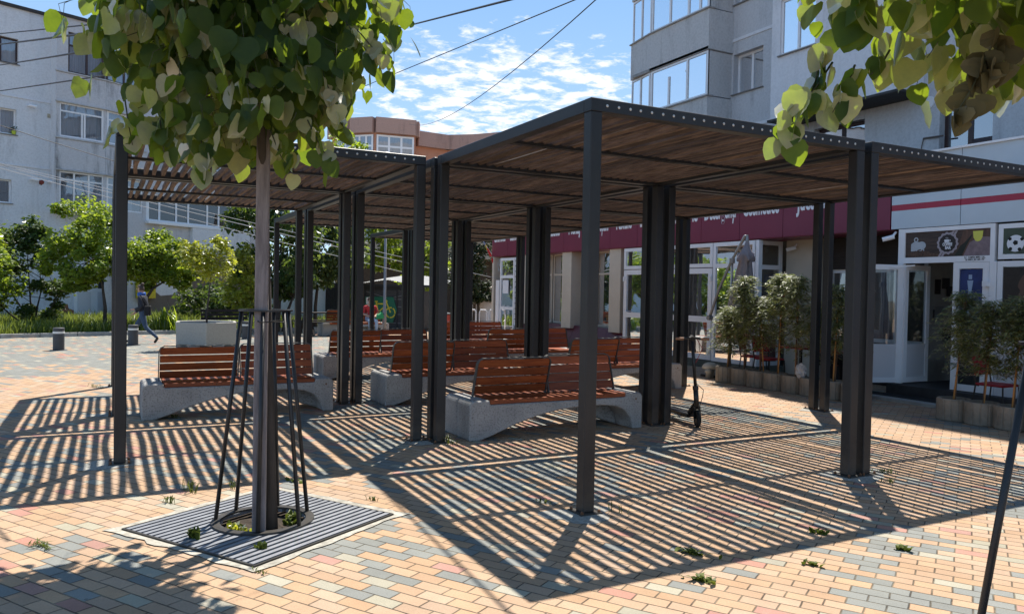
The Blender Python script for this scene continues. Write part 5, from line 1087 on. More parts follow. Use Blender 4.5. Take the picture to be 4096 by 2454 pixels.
for k, (px, dd, hh, lab) in enumerate([(700, 40, 3.5, 'dark bush against the brown wall behind the stone planter'), (880, 31, 1.6, 'dark hedge bush behind the yellow green sapling'), (2080, 40, 4.2, 'dark bush behind the bicycle hoops'), (1960, 46, 3.5, 'far bush beside the thuja trunks')]):
    p = cam_at(px, 1200, dd); tree('bush', lab, (p.x, p.y, 0), [[(0, 0, 0), (0, 0, hh * .5)]], [((0, 0, hh * .55), (1.6, 1.2, hh * .5)), ((1.1, 0, hh * .4), (1, 1, hh * .35))], 3000, .2, DG, 50 + k, .05, cat='shrub')

# ------------------------------------------------------------------ grass verge
GRASS = leaf_mat('grass_blade', (0.11, 0.165, 0.035), (0.11, 0.165, 0.035), (0.32, 0.44, 0.07), .4, .2, .35)
def inside_verge(x, y):
    for (x0, y0), (x1, y1) in zip(KERB[:-1], KERB[1:]):
        if x0 <= x <= x1: return y > y0 + (y1 - y0) * (x - x0) / (x1 - x0) + .12
    return False
rg = random.Random(77); m = MB(); cnt = 0
while cnt < 20000:
    x = rg.uniform(-9.5, 10.5); y = 21.3 + 11.5 * rg.random() ** 1.7
    if not inside_verge(x, y): continue
    tall = .5 + .5 * mnoise.noise(Vector((x * .9, y * .9, 3)))
    if -1.2 < x < 0.8 and 24.2 < y < 26: continue      # bare earth by the dark bench
    h = rg.uniform(.22, .46) + .36 * tall * rg.random(); a = rg.uniform(0, 6.28); lx, ly = rg.gauss(0, .11), rg.gauss(0, .11); wd = rg.uniform(.008, .02)
    dx, dy = math.cos(a) * wd, math.sin(a) * wd; i = len(m.v); m.att = min(1, max(0, rg.gauss(.45, .25)))
    m.v += [(x - dx, y - dy, .0), (x + dx, y + dy, .0), (x + dx * .8 + lx * .4, y + dy * .8 + ly * .4, h * .6), (x - dx * .8 + lx * .4, y - dy * .8 + ly * .4, h * .6), (x + lx * 1.3, y + ly * 1.3, h)]
    m.face((i, i + 1, i + 2, i + 3)); m.face((i + 3, i + 2, i + 4)); cnt += 1
g_ = m.build('grass', GRASS, fix=False, att=True, kind='stuff')
WEEDM = leaf_mat('weed_leaf', (0.085, 0.12, 0.03), (0.085, 0.12, 0.03), (0.14, 0.20, 0.03), .25, .02, .4)
def weed(x, y, h, n, spread, label, seed, z=0.0, broad=False, lm=None):
    rg = random.Random(seed); m = MB(); h *= .62 if h < .25 else 1; spread *= .65 if h < .25 else .8
    for k in range(n):
        a = rg.uniform(0, 6.28); d = Vector((math.cos(a), math.sin(a), 0)); ja = rg.gauss(0, spread * .55); jb = rg.gauss(0, spread * .10); q = Vector((.527 * ja + .85 * jb, -.85 * ja + .527 * jb, z)); hh = h * rg.uniform(.5, 1.1); s_ = spread * rg.uniform(.3, 1); wd = (.004 if not broad else .016) * rg.uniform(.7, 1.3); x_ = Vector((-d.y, d.x, 0)) * wd
        p = [q, q + d * s_ * .35 + Vector((0, 0, hh * .65)), q + d * s_ * .8 + Vector((0, 0, hh * rg.uniform(.7, 1)))]; i = len(m.v); m.att = rg.random()
        m.v += [tuple(p[0] - x_ * .6), tuple(p[0] + x_ * .6), tuple(p[1] + x_), tuple(p[1] - x_), tuple(p[2])]; m.face((i, i + 1, i + 2, i + 3)); m.face((i + 3, i + 2, i + 4))
    o = m.build('weed', lm or WEEDM, fix=False, att=True, loc=(x, y, 0)); tag(o, label, 'weed', 'weeds growing between the pavers and in the tree pit')
    return o
WEED = [(-2.73, 1.56, .12, 22, .12, 'dry spiky grass tuft at the far left corner of the grate', 0), (-2.56, 1.81, .20, 20, .14, 'tallest grass tuft behind the grate with a seed head', 0), (-2.23, 1.78, .13, 14, .09, 'grass tuft behind the guard bars at the far edge of the grate', 0), (-1.74, 1.82, .05, 16, .09, 'low leafy weed right of the guard, by the far grate corner', 1), (-1.3, .99, .06, 14, .08, 'small weed on pavers right of the grate', 0), (-.11, .41, .07, 18, .12, 'weed tuft just left of the foreground post foot', 0), (.27, -.05, .22, 7, .10, 'tall thin grass stalk right of the foreground post foot', 0), (.13, 2.82, .16, 34, .2, 'big grass tuft between the twin posts and the nearest bench', 0), (3.38, -.02, .09, 34, .16, 'bright grass tuft right of the twin right hand posts', 0), (3.06, -.27, .08, 20, .11, 'grass tuft in front of the twin right hand posts', 0), (-2.64, .56, .14, 26, .09, 'pale leafy weed growing through the grate, left of the trunk', 1), (-2.29, .18, .10, 12, .06, 'upright leaf poking through the grate near its front corner', 1), (.18, -1.03, .06, 26, .14, 'leafy weed at the tip of the roof shadow, bottom middle', 1), (1.27, -1.06, .07, 20, .1, 'broad weed in the striped shadow, lower right', 1), (-.1, -1.4, .07, 24, .13, 'low green clump at the bottom edge, right of centre', 1), (1.5, -1.55, .07, 16, .1, 'weed on the sunlit tan pavers at lower right', 1), (.71, -1.48, .05, 14, .09, 'flat weed between pavers on the shadow edge', 1), (-3.51, .82, .05, 50, .18, 'mossy grass patch in the leaf shadow at left', 0), (-2.36, -.22, .05, 12, .07, 'little weed below the front corner of the grate', 0), (-2.42, 5.62, .1, 26, .14, 'grass tuft beside the stone end of the left bench', 0), (-3.3, 9.05, .12, 30, .25, 'dry grass by the foot of the slim left rear post', 0)]
for k, (x, y, h, n, s_, lab, br) in enumerate(WEED): weed(x, y, h, n, s_, lab, 300 + k, broad=bool(br))
for k, (a, r_) in enumerate(((200, .2), (240, .22), (-20, .18), (10, .22))): weed(G1.x + r_ * math.cos(R(a)), G1.y + r_ * math.sin(R(a)), .12, 16, .1, ['broad weed in the tree pit left of the stake', 'yellowish weed at the front of the tree pit', 'grass in the tree pit right of the trunk', 'dandelion leaves at the right rim of the tree pit'][k], 400 + k, z=-.03, broad=True, lm=YG if k < 2 else WEEDM)
# tall wild plants by the verge
for k, (px, dd, lab) in enumerate(((668, 26, 'tall seeding weed clump behind the woman'), (720, 26.5, 'leafy weed clump left of the stone planter'), (860, 26.3, 'sunlit weed clump behind the stone planter'))):
    p = cam_at(px, 1250, dd); o = weed(p.x, p.y, (1.0, .6, .5)[k], 150, .6, lab, 500 + k, broad=True, lm=LG)

# ------------------------------------------------------------------ planters with cypresses
RINGM = mat('planter_concrete', (0.27, 0.235, 0.19), .95, var=.25, vscale=5, bump=.9, bscale=60, dark=(0.10, 0.085, 0.065), dfac=.5, dscale=6)
CYP = leafm('cypress', (0.10, 0.145, 0.075), (0.36, 0.46, 0.16), .42, .5, .5); BAMB = mat('bamboo', (0.42, 0.19, 0.045), .6, var=.3, vscale=6, stretch=(1, 1, .3)); CSTEM = mat('cypress_stem', (0.13, 0.075, 0.045), .9, var=.3)
def planter(x, y, label):
    t = thing('planter', label, 'planter', (x, y, 0), 0, 'round concrete planters in rows before the shops')
    m = MB(); mod = lambda a, z: 1.0 - .045 * max(0, math.cos(a * 14)) ** 14
    m.lathe([(.20, 0), (.213, .015), (.213, .285), (.20, .30), (.168, .30), (.165, .25)], (0, 0, 0), 112, mod); m.build('ring', RINGM, t)
    m = MB(); m.lathe([(.166, .24), (.1, .262), (0.0005, .265)], (0, 0, 0), 16); m.build('soil', SOIL, t)
    return t
def cypress(x, y, h, label, seed, lean=(0, 0), dense=1.0):
    rg = random.Random(seed); t = thing('potted_cypress', label, 'shrub', (x, y, .255), 0, 'young cypresses tied to bamboo canes'); m = MB()
    H = h - .25; top = Vector((lean[0], lean[1], H)); m.tube([(0, 0, 0), (lean[0] * .3, lean[1] * .3, H * .4), tuple(top)], [.013, .010, .004], 6); m.tube([(.03, .02, 0), (.05 + lean[0] * .3, .0, H * .5), (.02 + lean[0] * .8, .03 + lean[1], H * .9)], [.009, .007, .003], 5); m.build('stem', CSTEM, t)
    m = MB(); bx, by = rg.uniform(-.06, .06), rg.uniform(-.06, .06); m.tube([(bx, by, -.02), (lean[0] * .6 + .02, lean[1] * .6, H * .72)], .0115, 7); m.build('bamboo_cane', BAMB, t)
    m = MB()
    for k in range(int(135 * dense)):
        f = .30 + .70 * rg.random() ** .7; st = Vector((lean[0] * f, lean[1] * f, H * f)); a = rg.uniform(0, 6.28); ln = (.46 - .26 * max(0, f - .75) * 3) * rg.uniform(.5, 1.1); d = Vector((math.cos(a), math.sin(a), 0)); nseg = 9
        for s_ in range(nseg):
            g = s_ / nseg; q = st + d * ln * g + Vector((0, 0, ln * (.35 * g - .75 * g * g)))
            for u_ in range(3):
                b_ = a + rg.gauss(0, .8); dd = Vector((math.cos(b_), math.sin(b_), rg.uniform(-.9, .25))).normalized(); l = rg.uniform(.05, .12) * (1.2 - g * .4); x_ = dd.cross(Vector((rg.gauss(0, .5), rg.gauss(0, .5), 1))); x_ = x_.normalized() * l * .10 if x_.length > .05 else Vector((.01, 0, 0)); i = len(m.v); m.att = rg.random(); qq = q + Vector((rg.gauss(0, .02), rg.gauss(0, .02), rg.gauss(0, .02)))
                m.v += [tuple(qq), tuple(qq + dd * l * .5 + x_), tuple(qq + dd * l), tuple(qq + dd * l * .5 - x_)]; m.face((i, i + 1, i + 2, i + 3))
    m.build('foliage', CYP, t, fix=False, att=True); return t
ORD = ['first (farthest)', 'second', 'third', 'fourth', 'fifth', 'sixth', 'seventh', 'eighth (nearest)']
hts = [1.40, 1.98, 1.60, 2.02, 1.98, 1.5, 1.85, 1.2]
for k in range(8):
    y = 6.25 - k * .405; x = 7.28 + .01 * math.sin(k * 2)
    planter(x, y, f'{ORD[k]} round planter of the longer row, counted from the mushroom stool')
    if k < 7: cypress(x + .03, y, hts[k], f'{ORD[k] if k < 7 else ""} cypress of the longer planter row, counted from the mushroom stool', 60 + k, (rg.uniform(-.08, .12), rg.uniform(-.05, .1)), 1.0 if k != 5 else .7)
hr = [1.75, 1.62, 1.68, 1.7, 1.6]
for k in range(5):
    y = 1.73 - k * .39; planter(7.15, y, f'{["first", "second", "third", "fourth", "fifth"][k]} round planter of the shorter row, counted from the bar door'); cypress(7.17, y, hr[k], f'{["first", "second", "third", "fourth", "fifth"][k]} cypress of the shorter planter row, counted from the bar door', 80 + k, (.12 if k == 0 else rg.uniform(-.05, .1), rg.uniform(-.1, .1)), 1.0)
# white plastic bag in a planter
bm = bmesh.new(); bmesh.ops.create_icosphere(bm, subdivisions=4, radius=1.0)
for v in bm.verts:
    n_ = mnoise.noise(v.co * 2.3) * .25 + abs(mnoise.noise(v.co * 5)) * .3; v.co = Vector((v.co.x * .075, v.co.y * .085, v.co.z * .12)) * (1 + n_)
me = bpy.data.meshes.new('plastic_bag'); bm.to_mesh(me); bm.free(); me.materials.append(mat('plastic_white', (.48, .48, .49), .3, spec=.5)); o = bpy.data.objects.new('plastic_bag', me); COL.objects.link(o); o.location = (7.2, 4.42, .39); tag(o, 'crumpled white plastic bag lying on a planter rim', 'plastic bag')
# mushroom stool
CREAM = mat('cream_concrete', (.5, .47, .40), .85, var=.2, vscale=6, bump=.4, bscale=40)
t = thing('garden_mushroom', 'low cream concrete mushroom stool at the end of the planter row', 'ornament', (7.5, 6.95, 0))
m = MB(); m.lathe([(.10, 0), (.085, .1), (.075, .17)], (0, 0, 0), 16); m.build('stem', CREAM, t, smooth=True); m = MB(); m.lathe([(.09, .165), (.165, .18), (.17, .21), (.13, .27), (.06, .30), (.001, .305)], (0, 0, 0), 20); m.build('cap', CREAM, t, smooth=True)
m = MB(); m.lathe([(.06, 0), (.05, .10), (.075, .12), (.07, .16), (.001, .19)], (-.14, -.1, 0), 14); m.build('small_cap', CREAM, t, smooth=True)

# ------------------------------------------------------------------ cafe furniture
REDT = mat('red_top', (.33, .012, .02), .35, var=.08); REDS = mat('red_seat', (.36, .01, .015), .6); BLKM = mat('black_metal', (.012, .012, .013), .4)
def table(x, y, label):
    t = thing('cafe_table', label, 'table', (x, y, 0), 0, 'red cafe tables'); m = MB(); m.box(-.35, .35, -.35, .35, .715, .742); m.build('table_top', REDT, t, bevel=.008)
    m = MB(); m.tube([(0, 0, .02), (0, 0, .714)], .03, 10); m.build('pedestal', BLKM, t)
    for a in range(4): m = MB(); m.bar((0, 0, .02), (.3 * math.cos(a * 1.5708 + .785), .3 * math.sin(a * 1.5708 + .785), .012), .04, .02); m.build('foot', BLKM, t)
def chair(x, y, rz, label):
    t = thing('cafe_chair', label, 'chair', (x, y, 0), rz, 'red cafe chairs'); m = MB(); m.box(-.2, .2, -.2, .2, .44, .475); m.build('seat', REDS, t, bevel=.015)
    m = MB(); m.hexa([(-.2, .19, .58), (.2, .19, .58), (.2, .215, .58), (-.2, .215, .58), (-.19, .25, .88), (.19, .25, .88), (.19, .275, .88), (-.19, .275, .88)]); m.build('backrest', REDS, t, bevel=.01)
    for a, b_ in ((-.19, -.19), (.19, -.19)): m = MB(); m.tube([(a * 1.1, b_ * 1.1, 0), (a, b_, .44)], .012, 6); m.build('leg', BLKM, t)
    for a in (-.19, .19): m = MB(); m.tube([(a * 1.1, .24, 0), (a, .19, .44), (a, .275, .9)], .012, 6); m.build('leg', BLKM, t)
table(8.0, 5.15, 'red cafe table behind the middle cypresses of the longer row'); table(8.05, 4.25, 'red cafe table right of the slim twin posts, partly hidden'); table(7.95, .95, 'red cafe table behind the first two cypresses of the shorter row')
for x, y, a, lab in ((7.95, 5.85, 0, 'red chair facing the table behind the middle cypresses'), (8.35, 4.72, 1.2, 'red chair between the two left cafe tables'), (8.1, 6.4, .5, 'red chair under the folded parasol'), (8.0, 1.65, 0, 'red chair nearest the bar door'), (7.9, .2, 3.14, 'red chair at the right edge behind the cypresses'), (8.45, 1.0, -1.57, 'red chair against the horse poster window')): chair(x, y, a, lab)

# ------------------------------------------------------------------ folded cantilever parasol
CLOTH = mat('mauve_cloth', (.25, .22, .235), .9, var=.1, vscale=20, bump=.2, bscale=200); ALU = mat('grey_aluminium', (.30, .30, .30), .45, .5)
t = thing('parasol', 'folded mauve grey cantilever parasol standing before the glazed porch', 'parasol', (7.9, 6.9, 0))
m = MB(); n = 40; cl_ = [(2.70, .035, 0), (2.62, .06, 0), (2.5, .12, .05), (2.40, .185, .22), (2.36, .175, .3), (2.30, .13, .2), (2.0, .18, .25), (1.6, .23, .32), (1.2, .29, .35), (.9, .33, .4)]
rings = []
for z, r_, f in cl_:
    cx = Vector((0, -.46 + .20 * (2.7 - z) / 1.8, z)); i = len(m.v); rings.append(i)
    for k in range(n):
        a = 2 * math.pi * k / n; rr = r_ * (1 + f * .55 * math.sin(8 * a) - f * .15 * math.sin(3 * a)); dz = .06 * math.sin(4 * a) if abs(z - 2.36) < .05 else 0; m.v.append((cx.x + rr * math.cos(a) * .8, cx.y + rr * math.sin(a), z + dz))
for p, q in zip(rings[:-1], rings[1:]):
    for k in range(n): m.face((p + k, p + (k + 1) % n, q + (k + 1) % n, q + k))
m.build('canopy', CLOTH, t, smooth=True)
m = MB(); m.lathe([(.03, 2.68), (.035, 2.72), (.022, 2.80), (.022, 2.83)], (0, -.455, 0), 12); m.build('cap', ALU, t)
m = MB(); m.tube([(0, -.44, 2.80), (0, -.40, 2.81), (0, -.04, 2.33), (0, .3, 1.75), (0, .50, 1.30), (0, .55, 1.19)], [.03, .03, .028, .028, .028, .03], 8); m.build('arm', ALU, t, smooth=True)
m = MB(); m.tube([(0, -.06, .0), (0, -.06, 2.34)], .026, 10); m.build('pole', ALU, t, smooth=True); m = MB(); m.lathe([(.055, 2.28), (.055, 2.38)], (0, -.06, 0), 12); m.build('joint', ALU, t)
m = MB(); m.tube([(.05, .55, 1.17), (-.05, .55, 1.17)], .05, 12); m.tube([(0, .55, 1.17), (0, .35, 1.02), (0, .3, .98)], .014, 6); m.build('crank', ALU, t); m = MB(); m.box(-.4, .4, -.46, .34, 0.001, .05); m.build('base_plate', BLKM, t)

# ------------------------------------------------------------------ electric scooter
TYRE = mat('tyre', (.010, .010, .010), .85, bump=.3); CORK = mat('grip', (.30, .16, .09), .7)
wh = Vector((3.37, 2.60, 0)); dk = Vector((.20, .98, 0)).normalized(); hb = Vector((.29, -.15, 0)).normalized(); fwv = Vector((-hb.y, hb.x, 0))
t = thing('electric_scooter', 'black electric scooter parked by the four post cluster', 'scooter', tuple(wh))
def wheel(c, ax, r_, nm):
    m = MB(); rings = []; ax = ax.normalized(); e = ax.cross(Vector((0, 0, 1))).normalized(); n = 28
    prof = [(r_ * .62, -.02), (r_ * .85, -.026), (r_ * .97, -.016), (r_, 0), (r_ * .97, .016), (r_ * .85, .026), (r_ * .62, .02)]
    for q, off in prof:
        i = len(m.v); rings.append(i)
        for k in range(n): a = 2 * math.pi * k / n; m.v.append(tuple(c + ax * off + (e * math.cos(a) + Vector((0, 0, 1)) * math.sin(a)) * q))
    for p, q in zip(rings, rings[1:] + rings[:1]):
        for k in range(n): m.face((p + k, p + (k + 1) % n, q + (k + 1) % n, q + k))
    w_ = m.build(nm, TYRE, t, smooth=True); m = MB(); m.tube([c - ax * .022, c + ax * .022], r_ * .60, 20); m.build('hub', BLKM, w_)
wheel(Vector((0, 0, .108)), hb, .108, 'wheel'); rw = dk * .86; wheel(rw + Vector((0, 0, .108)), Vector((dk.y, -dk.x, 0)), .108, 'wheel')
st0 = Vector((-.005, .01, .25)); st1 = Vector((-.06, .065, 1.10))
m = MB()
for s_ in (-1, 1): m.bar(hb * .035 * s_ + Vector((0, 0, .108)), hb * .03 * s_ + st0, .012, .03)
m.bar(st0 - hb * .04, st0 + hb * .04, .04, .03); m.build('fork', BLKM, t)
m = MB(); m.tube([st0 + Vector((0, 0, -.02)), st0.lerp(st1, .27)], .032, 10); m.tube([st0.lerp(st1, .25), st1], .021, 10); m.build('stem', BLKM, t, smooth=True)
m = MB(); c = st0.lerp(st1, .28); m.tube([c - (st1 - st0) * .025, c + (st1 - st0) * .03], .037, 10); m.tube([c, c - fwv * -.05], .012, 6); m.build('folding_clamp', BLKM, t)
m = MB(); m.tube([st0 + Vector((0, 0, .06)), st0 + dk * .08 + Vector((0, 0, -.02)), dk * .2 + Vector((0, 0, .145))], [.035, .04, .035], 8); m.build('neck', BLKM, t)
m = MB(); rt = Vector((dk.y, -dk.x, 0)) * .075
p0, p1 = dk * .16 + Vector((0, 0, .10)), dk * .76 + Vector((0, 0, .10)); m.hexa([p0 - rt, p0 + rt, p1 + rt, p1 - rt, p0 - rt + Vector((0, 0, .055)), p0 + rt + Vector((0, 0, .055)), p1 + rt + Vector((0, 0, .055)), p1 - rt + Vector((0, 0, .055))]); m.build('deck', BLKM, t, bevel=.012)
m = MB(); m.tube([rw + Vector((0, 0, .235)) - dk * .1, rw + Vector((0, 0, .24)), rw + dk * .09 + Vector((0, 0, .20))], .02, 6); m.build('mudguard', BLKM, t)
m = MB(); m.tube([st1 - hb * .12, st1 - hb * .05 + Vector((0, 0, .01)), st1 + hb * .05 + Vector((0, 0, .01)), st1 + hb * .12], .014, 8); m.tube([st1 - fwv * .03, st1 + fwv * .04 + Vector((0, 0, .02))], .03, 8); m.tube([st1 + hb * .08, st1 + hb * .16 + fwv * .05 - Vector((0, 0, .02))], .006, 5); m.build('handlebar', BLKM, t)
for s_ in (-1, 1): m = MB(); m.tube([st1 + hb * .11 * s_, st1 + hb * .21 * s_ - fwv * .02], .018, 10); m.build('grip', CORK, t)
m = MB(); m.tube([st1 + hb * .06, st1 + hb * .13 - Vector((0, 0, .12)), st1 + hb * .06 - Vector((0, 0, .28)), st0.lerp(st1, .62)], .004, 5); m.build('red_cable', REDS, t); m = MB(); m.tube([st0.lerp(st1, .36), c + hb * .10 - Vector((0, 0, .02)), c + hb * .09 - Vector((0, 0, .10)), st0 + hb * .03], .005, 5); m.build('brake_cable', BLKM, t)

# ------------------------------------------------------------------ plaza furniture
BOL = mat('bollard_grey', (.055, .058, .065), .6, var=.1); REFL = mat('white_band', (.75, .75, .72), .5)
for x, y, lab in ((-4.2, 16.9, 'grey bollard with a white band at the far left, nearest of the row'), (-2.54, 18.2, 'grey bollard in front of the walking woman'), (.66, 20.2, 'grey bollard between the timber stake and guard bars, farthest away')):
    t = thing('bollard', lab, 'bollard', (x, y, 0), 0, 'grey bollards along the plaza'); m = MB(); m.lathe([(.125, 0.002), (.125, .54), (.115, .55)], (0, 0, 0), 24); m.build('body', BOL, t); m = MB(); m.lathe([(.1265, .41), (.1265, .46)], (0, 0, 0), 24); m.build('reflective_band', REFL, t)
    m = MB(); m.lathe([(.19, .001), (.185, .008)], (0, 0, 0), 20); m.build('base_flange', BOL, t)
t = thing('stone_planter', 'large hexagonal washed concrete planter with a young maple', 'planter', (-.86, 16.75, 0))
PEB = mat('washed_concrete', (.40, .385, .345), .9, var=.12, vscale=30, bump=.6, bscale=120)
hx = []; fa = math.atan2(CP.y - 16.75, CP.x + .86)
def hexring(r_, z): return [(r_ * math.cos(fa + k * math.pi / 3), r_ * math.sin(fa + k * math.pi / 3), z) for k in range(6)]
m = MB(); pr = [(.82, .13), (.84, .70), (.76, .70), (.74, .60)]; i = 0
for r_, z in pr: m.v += hexring(r_, z)
for q in range(3):
    for k in range(6): m.face((q * 6 + k, q * 6 + (k + 1) % 6, q * 6 + 6 + (k + 1) % 6, q * 6 + 6 + k))
m.face(range(5, -1, -1)); m.build('planter_box', PEB, t, bevel=.012); m = MB(); m.v += hexring(.745, .61); m.face(range(6)); m.build('soil', SOIL, t, fix=False)
for k in range(6): m = MB(); a = fa + k * math.pi / 3 + .5; m.box(.58 * math.cos(a) - .14, .58 * math.cos(a) + .14, .58 * math.sin(a) - .14, .58 * math.sin(a) + .14, 0.001, .129); m.build('foot', CONC, t)
tree('maple_sapling', 'thin yellow green maple growing in the hexagonal planter', (-.86, 16.75, .6), [[(0, 0, 0), (.03, 0, .6), (.08, 0, 1.1), (.12, 0, 1.7)]], [((-.22, 0, 1.72), (.45, .4, .38)), ((.30, 0, 1.75), (.45, .4, .5)), ((.42, 0, 2.15), (.3, .3, .28)), ((-.5, 0, 1.95), (.25, .25, .22)), ((.05, 0, 1.42), (.35, .3, .25))], 1900, .11, YG, 90, .028)
DKW = wood_mat('dark_bench_wood', (.018, .014, .012), (.05, .042, .036), .8)
p = cam_at(912, 1290, 24.5); t = thing('park_bench', 'old dark slatted bench in the grass behind the hexagonal planter', 'bench', (p.x, p.y, 0.03), .25)
m = MB()
for k in range(4): m.box(-.75, .75, -.2 + k * .11, -.11 + k * .11, .42, .45)
m.build('seat', DKW, t); m = MB()
for k in range(3): m.box(-.75, .75, .26 + k * .02, .285 + k * .02, .52 + k * .12, .61 + k * .12)
m.build('backrest', DKW, t)
for a in (-.6, .6):
    m = MB(); m.bar((a, -.2, 0), (a, -.15, .42), .05); m.bar((a, .2, 0), (a, .32, .85), .05, .04); m.bar((a, -.2, .40), (a, .24, .40), .05, .04); m.build('leg', BLKM, t)
p = cam_at(1290, 1290, 26.5); t = thing('picnic_table', 'dark picnic table in the tree shade behind the far bench', 'table', (p.x, p.y, 0.03), .15)
m = MB(); m.box(-.8, .8, -.35, .35, .72, .76); m.build('table_top', DKW, t)
for s_ in (-1, 1): m = MB(); m.box(-.8, .8, s_ * .68 - .13, s_ * .68 + .13, .43, .47); m.build('seat', DKW, t)
for a in (-.55, .55):
    for s_ in (-1, 1): m = MB(); m.bar((a, s_ * .62, 0), (a, s_ * .2, .715), .07); m.build('leg', DKW, t)
    m = MB(); m.bar((a, -.75, .40), (a, .75, .40), .06); m.build('brace', DKW, t)
# bicycle shelter
A_ = cam_at(1454, 1300, 31.3); B_ = cam_at(1716, 1300, 30.4); A_.z = B_.z = 0; d = (B_ - A_); wsh = d.length; d.normalize(); nf_ = Vector((d.y, -d.x, 0)); FSH = frame(A_, (d, nf_))
t = thing('bicycle_shelter', 'dark mesh bicycle shelter with corrugated roof and green bicycle sign', 'shelter', (0, 0, 0))
SHD = mat('shelter_dark', (.022, .023, .027), .6, var=.2); MESHG = mat('shelter_mesh', (.045, .047, .05), .7, var=.5, vscale=60); WROOF = mat('roof_sheet', (.20, .205, .21), .6, var=.3, vscale=3)
m = MB(); m.fbox(FSH, .02, wsh - .25, -2.2, -.03, 0.06, 1.55); m.build('side_panels', MESHG, t)
for a in (0, wsh * .5, wsh - .3): m = MB(); m.fbox(FSH, a, a + .07, -.06, .01, 0.0, 1.8); m.build('post', SHD, t)
m = MB(); m.fbox(FSH, 0.071, wsh - .31, -.05, .0, 1.56, 1.79); m.build('beam', SHD, t)
for z in (.25, .6, .9, 1.2): m = MB(); m.fbox(FSH, 0.072, wsh - .312, -.029, -.01, z, z + .03); m.build('rail', mat('rail_grey', (.16, .165, .17), .6), t)
m = MB(); m.bar(FSH(.1, -.01, 1.5), FSH(1.1, -.01, 1.25), .025); m.bar(FSH(1.2, -.01, 1.25), FSH(2.2, -.01, 1.5), .025); m.build('cross_brace', mat('rail_grey', (.16, .165, .17), .6), t)
m = MB(); ns = 60
for k in range(ns):
    a0, a1 = -.15 + (wsh + .3) * k / ns, -.15 + (wsh + .3) * (k + 1) / ns; zo = .02 if k % 2 else 0
    def zr(a): return 1.82 + .28 * (1 - abs(a - wsh * .38) / (wsh * .7))
    m.quadpts([FSH(a0, .2, zr(a0) - .12 + zo), FSH(a1, .2, zr(a1) - .12 + .02 - zo), FSH(a1, -2.4, zr(a1) + .16 + .02 - zo), FSH(a0, -2.4, zr(a0) + .16 + zo)])
m.build('roof', WROOF, t, fix=False)
m = MB(); m.fbox(FSH, -.1, wsh + .1, .12, .2, 1.72, 1.80); m.build('gutter', SHD, t)
GRN = mat('sign_green', (.008, .13, .075), .45); YLO = mat('sign_yellow', (.62, .52, .03), .5)
m = MB(); m.prism([(.08, .28), (1.33, .28), (1.50, .78), (1.33, 1.30), (.08, 1.30)], FSH, .012, .03); sgn = m.build('bicycle_sign', GRN, t)
m = MB(); m.fbox(FSH, .12, .30, .031, .035, 1.0, 1.27); m.build('notice', SIGNW, sgn)
m = MB()
def st(p, q): m.bar(FSH(p[0], .036, p[1]), FSH(q[0], .036, q[1]), .05, .008, up=tuple(nf_))
def arc(cx, cz, r_, a0, a1):
    k = max(3, int((a1 - a0) / 20)); pts = [(cx + r_ * math.cos(R(a0 + (a1 - a0) * q / k)), cz + r_ * math.sin(R(a0 + (a1 - a0) * q / k))) for q in range(k + 1)]
    for p, q in zip(pts[:-1], pts[1:]): st(p, q)
for c_ in (1.22, .42):
    for a0, a1 in ((-100, -20), (-10, 60), (75, 150), (165, 250)): arc(c_, .68, .20, a0, a1)
st((1.22, .68), (1.02, 1.12)); st((1.02, 1.16), (.90, 1.16)); st((1.02, 1.16), (1.08, 1.12)); st((.60, 1.02), (1.0, 1.02)); st((.68, .68), (.58, 1.08)); st((.52, 1.11), (.64, 1.11)); st((.68, .68), (1.02, .98)); st((.42, .68), (.60, 1.02)); st((.42, .68), (.68, .68))
m.build('bicycle_symbol', YLO, sgn)
# lamp post
p = cam_at(1537, 1290, 27.0); t = thing('lamp_post', 'slim grey lamp post in front of the bicycle sign', 'street lamp', (p.x, p.y, 0)); LP = mat('lamp_grey', (.24, .24, .25), .5, .3)
m = MB(); m.tube([(0, 0, 0), (0, 0, .9), (0, 0, .95), (0, 0, 6.0)], [.075, .07, .05, .04], 12); m.build('pole', LP, t, smooth=True); m = MB(); m.lathe([(.12, 6.0), (.2, 6.1), (.16, 6.35), (.02, 6.4)], (0, 0, 0), 16); m.build('lantern', LP, t); m = MB(); m.box(-.15, .15, -.15, .15, 0.001, .02); m.build('base_plate', LP, t)
# bike hoops, bin
WHT = mat('white_paint', (.7, .7, .7), .5)
for k, (px, lab) in enumerate(((1888, 'white bicycle hoop left of the thuja trunks'), (1932, 'white bicycle hoop before the thuja trunks'), (1970, 'white bicycle hoop beside the shop end door'))):
    p = cam_at(px, 1300, 27.2); w_ = Vector((CR.x, CR.y, 0)) * .13; m = MB(); q = [-w_, -w_ + Vector((0, 0, .86)), -w_ * .7 + Vector((0, 0, .95)), w_ * .7 + Vector((0, 0, .95)), w_ + Vector((0, 0, .86)), w_]; m.tube(q, .026, 8); o = m.build('bicycle_hoop', WHT, loc=(p.x, p.y, 0)); tag(o, lab, 'bike rack', 'white bicycle hoops')
p = cam_at(1790, 1300, 26); t = thing('litter_bin', 'red litter bin seen between the slim posts', 'bin', (p.x, p.y, 0)); m = MB(); m.lathe([(.14, .25), (.17, .8), (.16, .8), (.13, .3)], (0, 0, 0), 16); m.build('bucket', mat('bin_red', (.40, .06, .04), .5), t); m = MB(); m.tube([(.2, 0, 0), (.2, 0, .95)], .025, 8); m.build('post', BLKM, t); m = MB(); m.lathe([(.18, .8), (.18, .84), (.001, .88)], (0, 0, 0), 16); m.build('rim', BLKM, t)
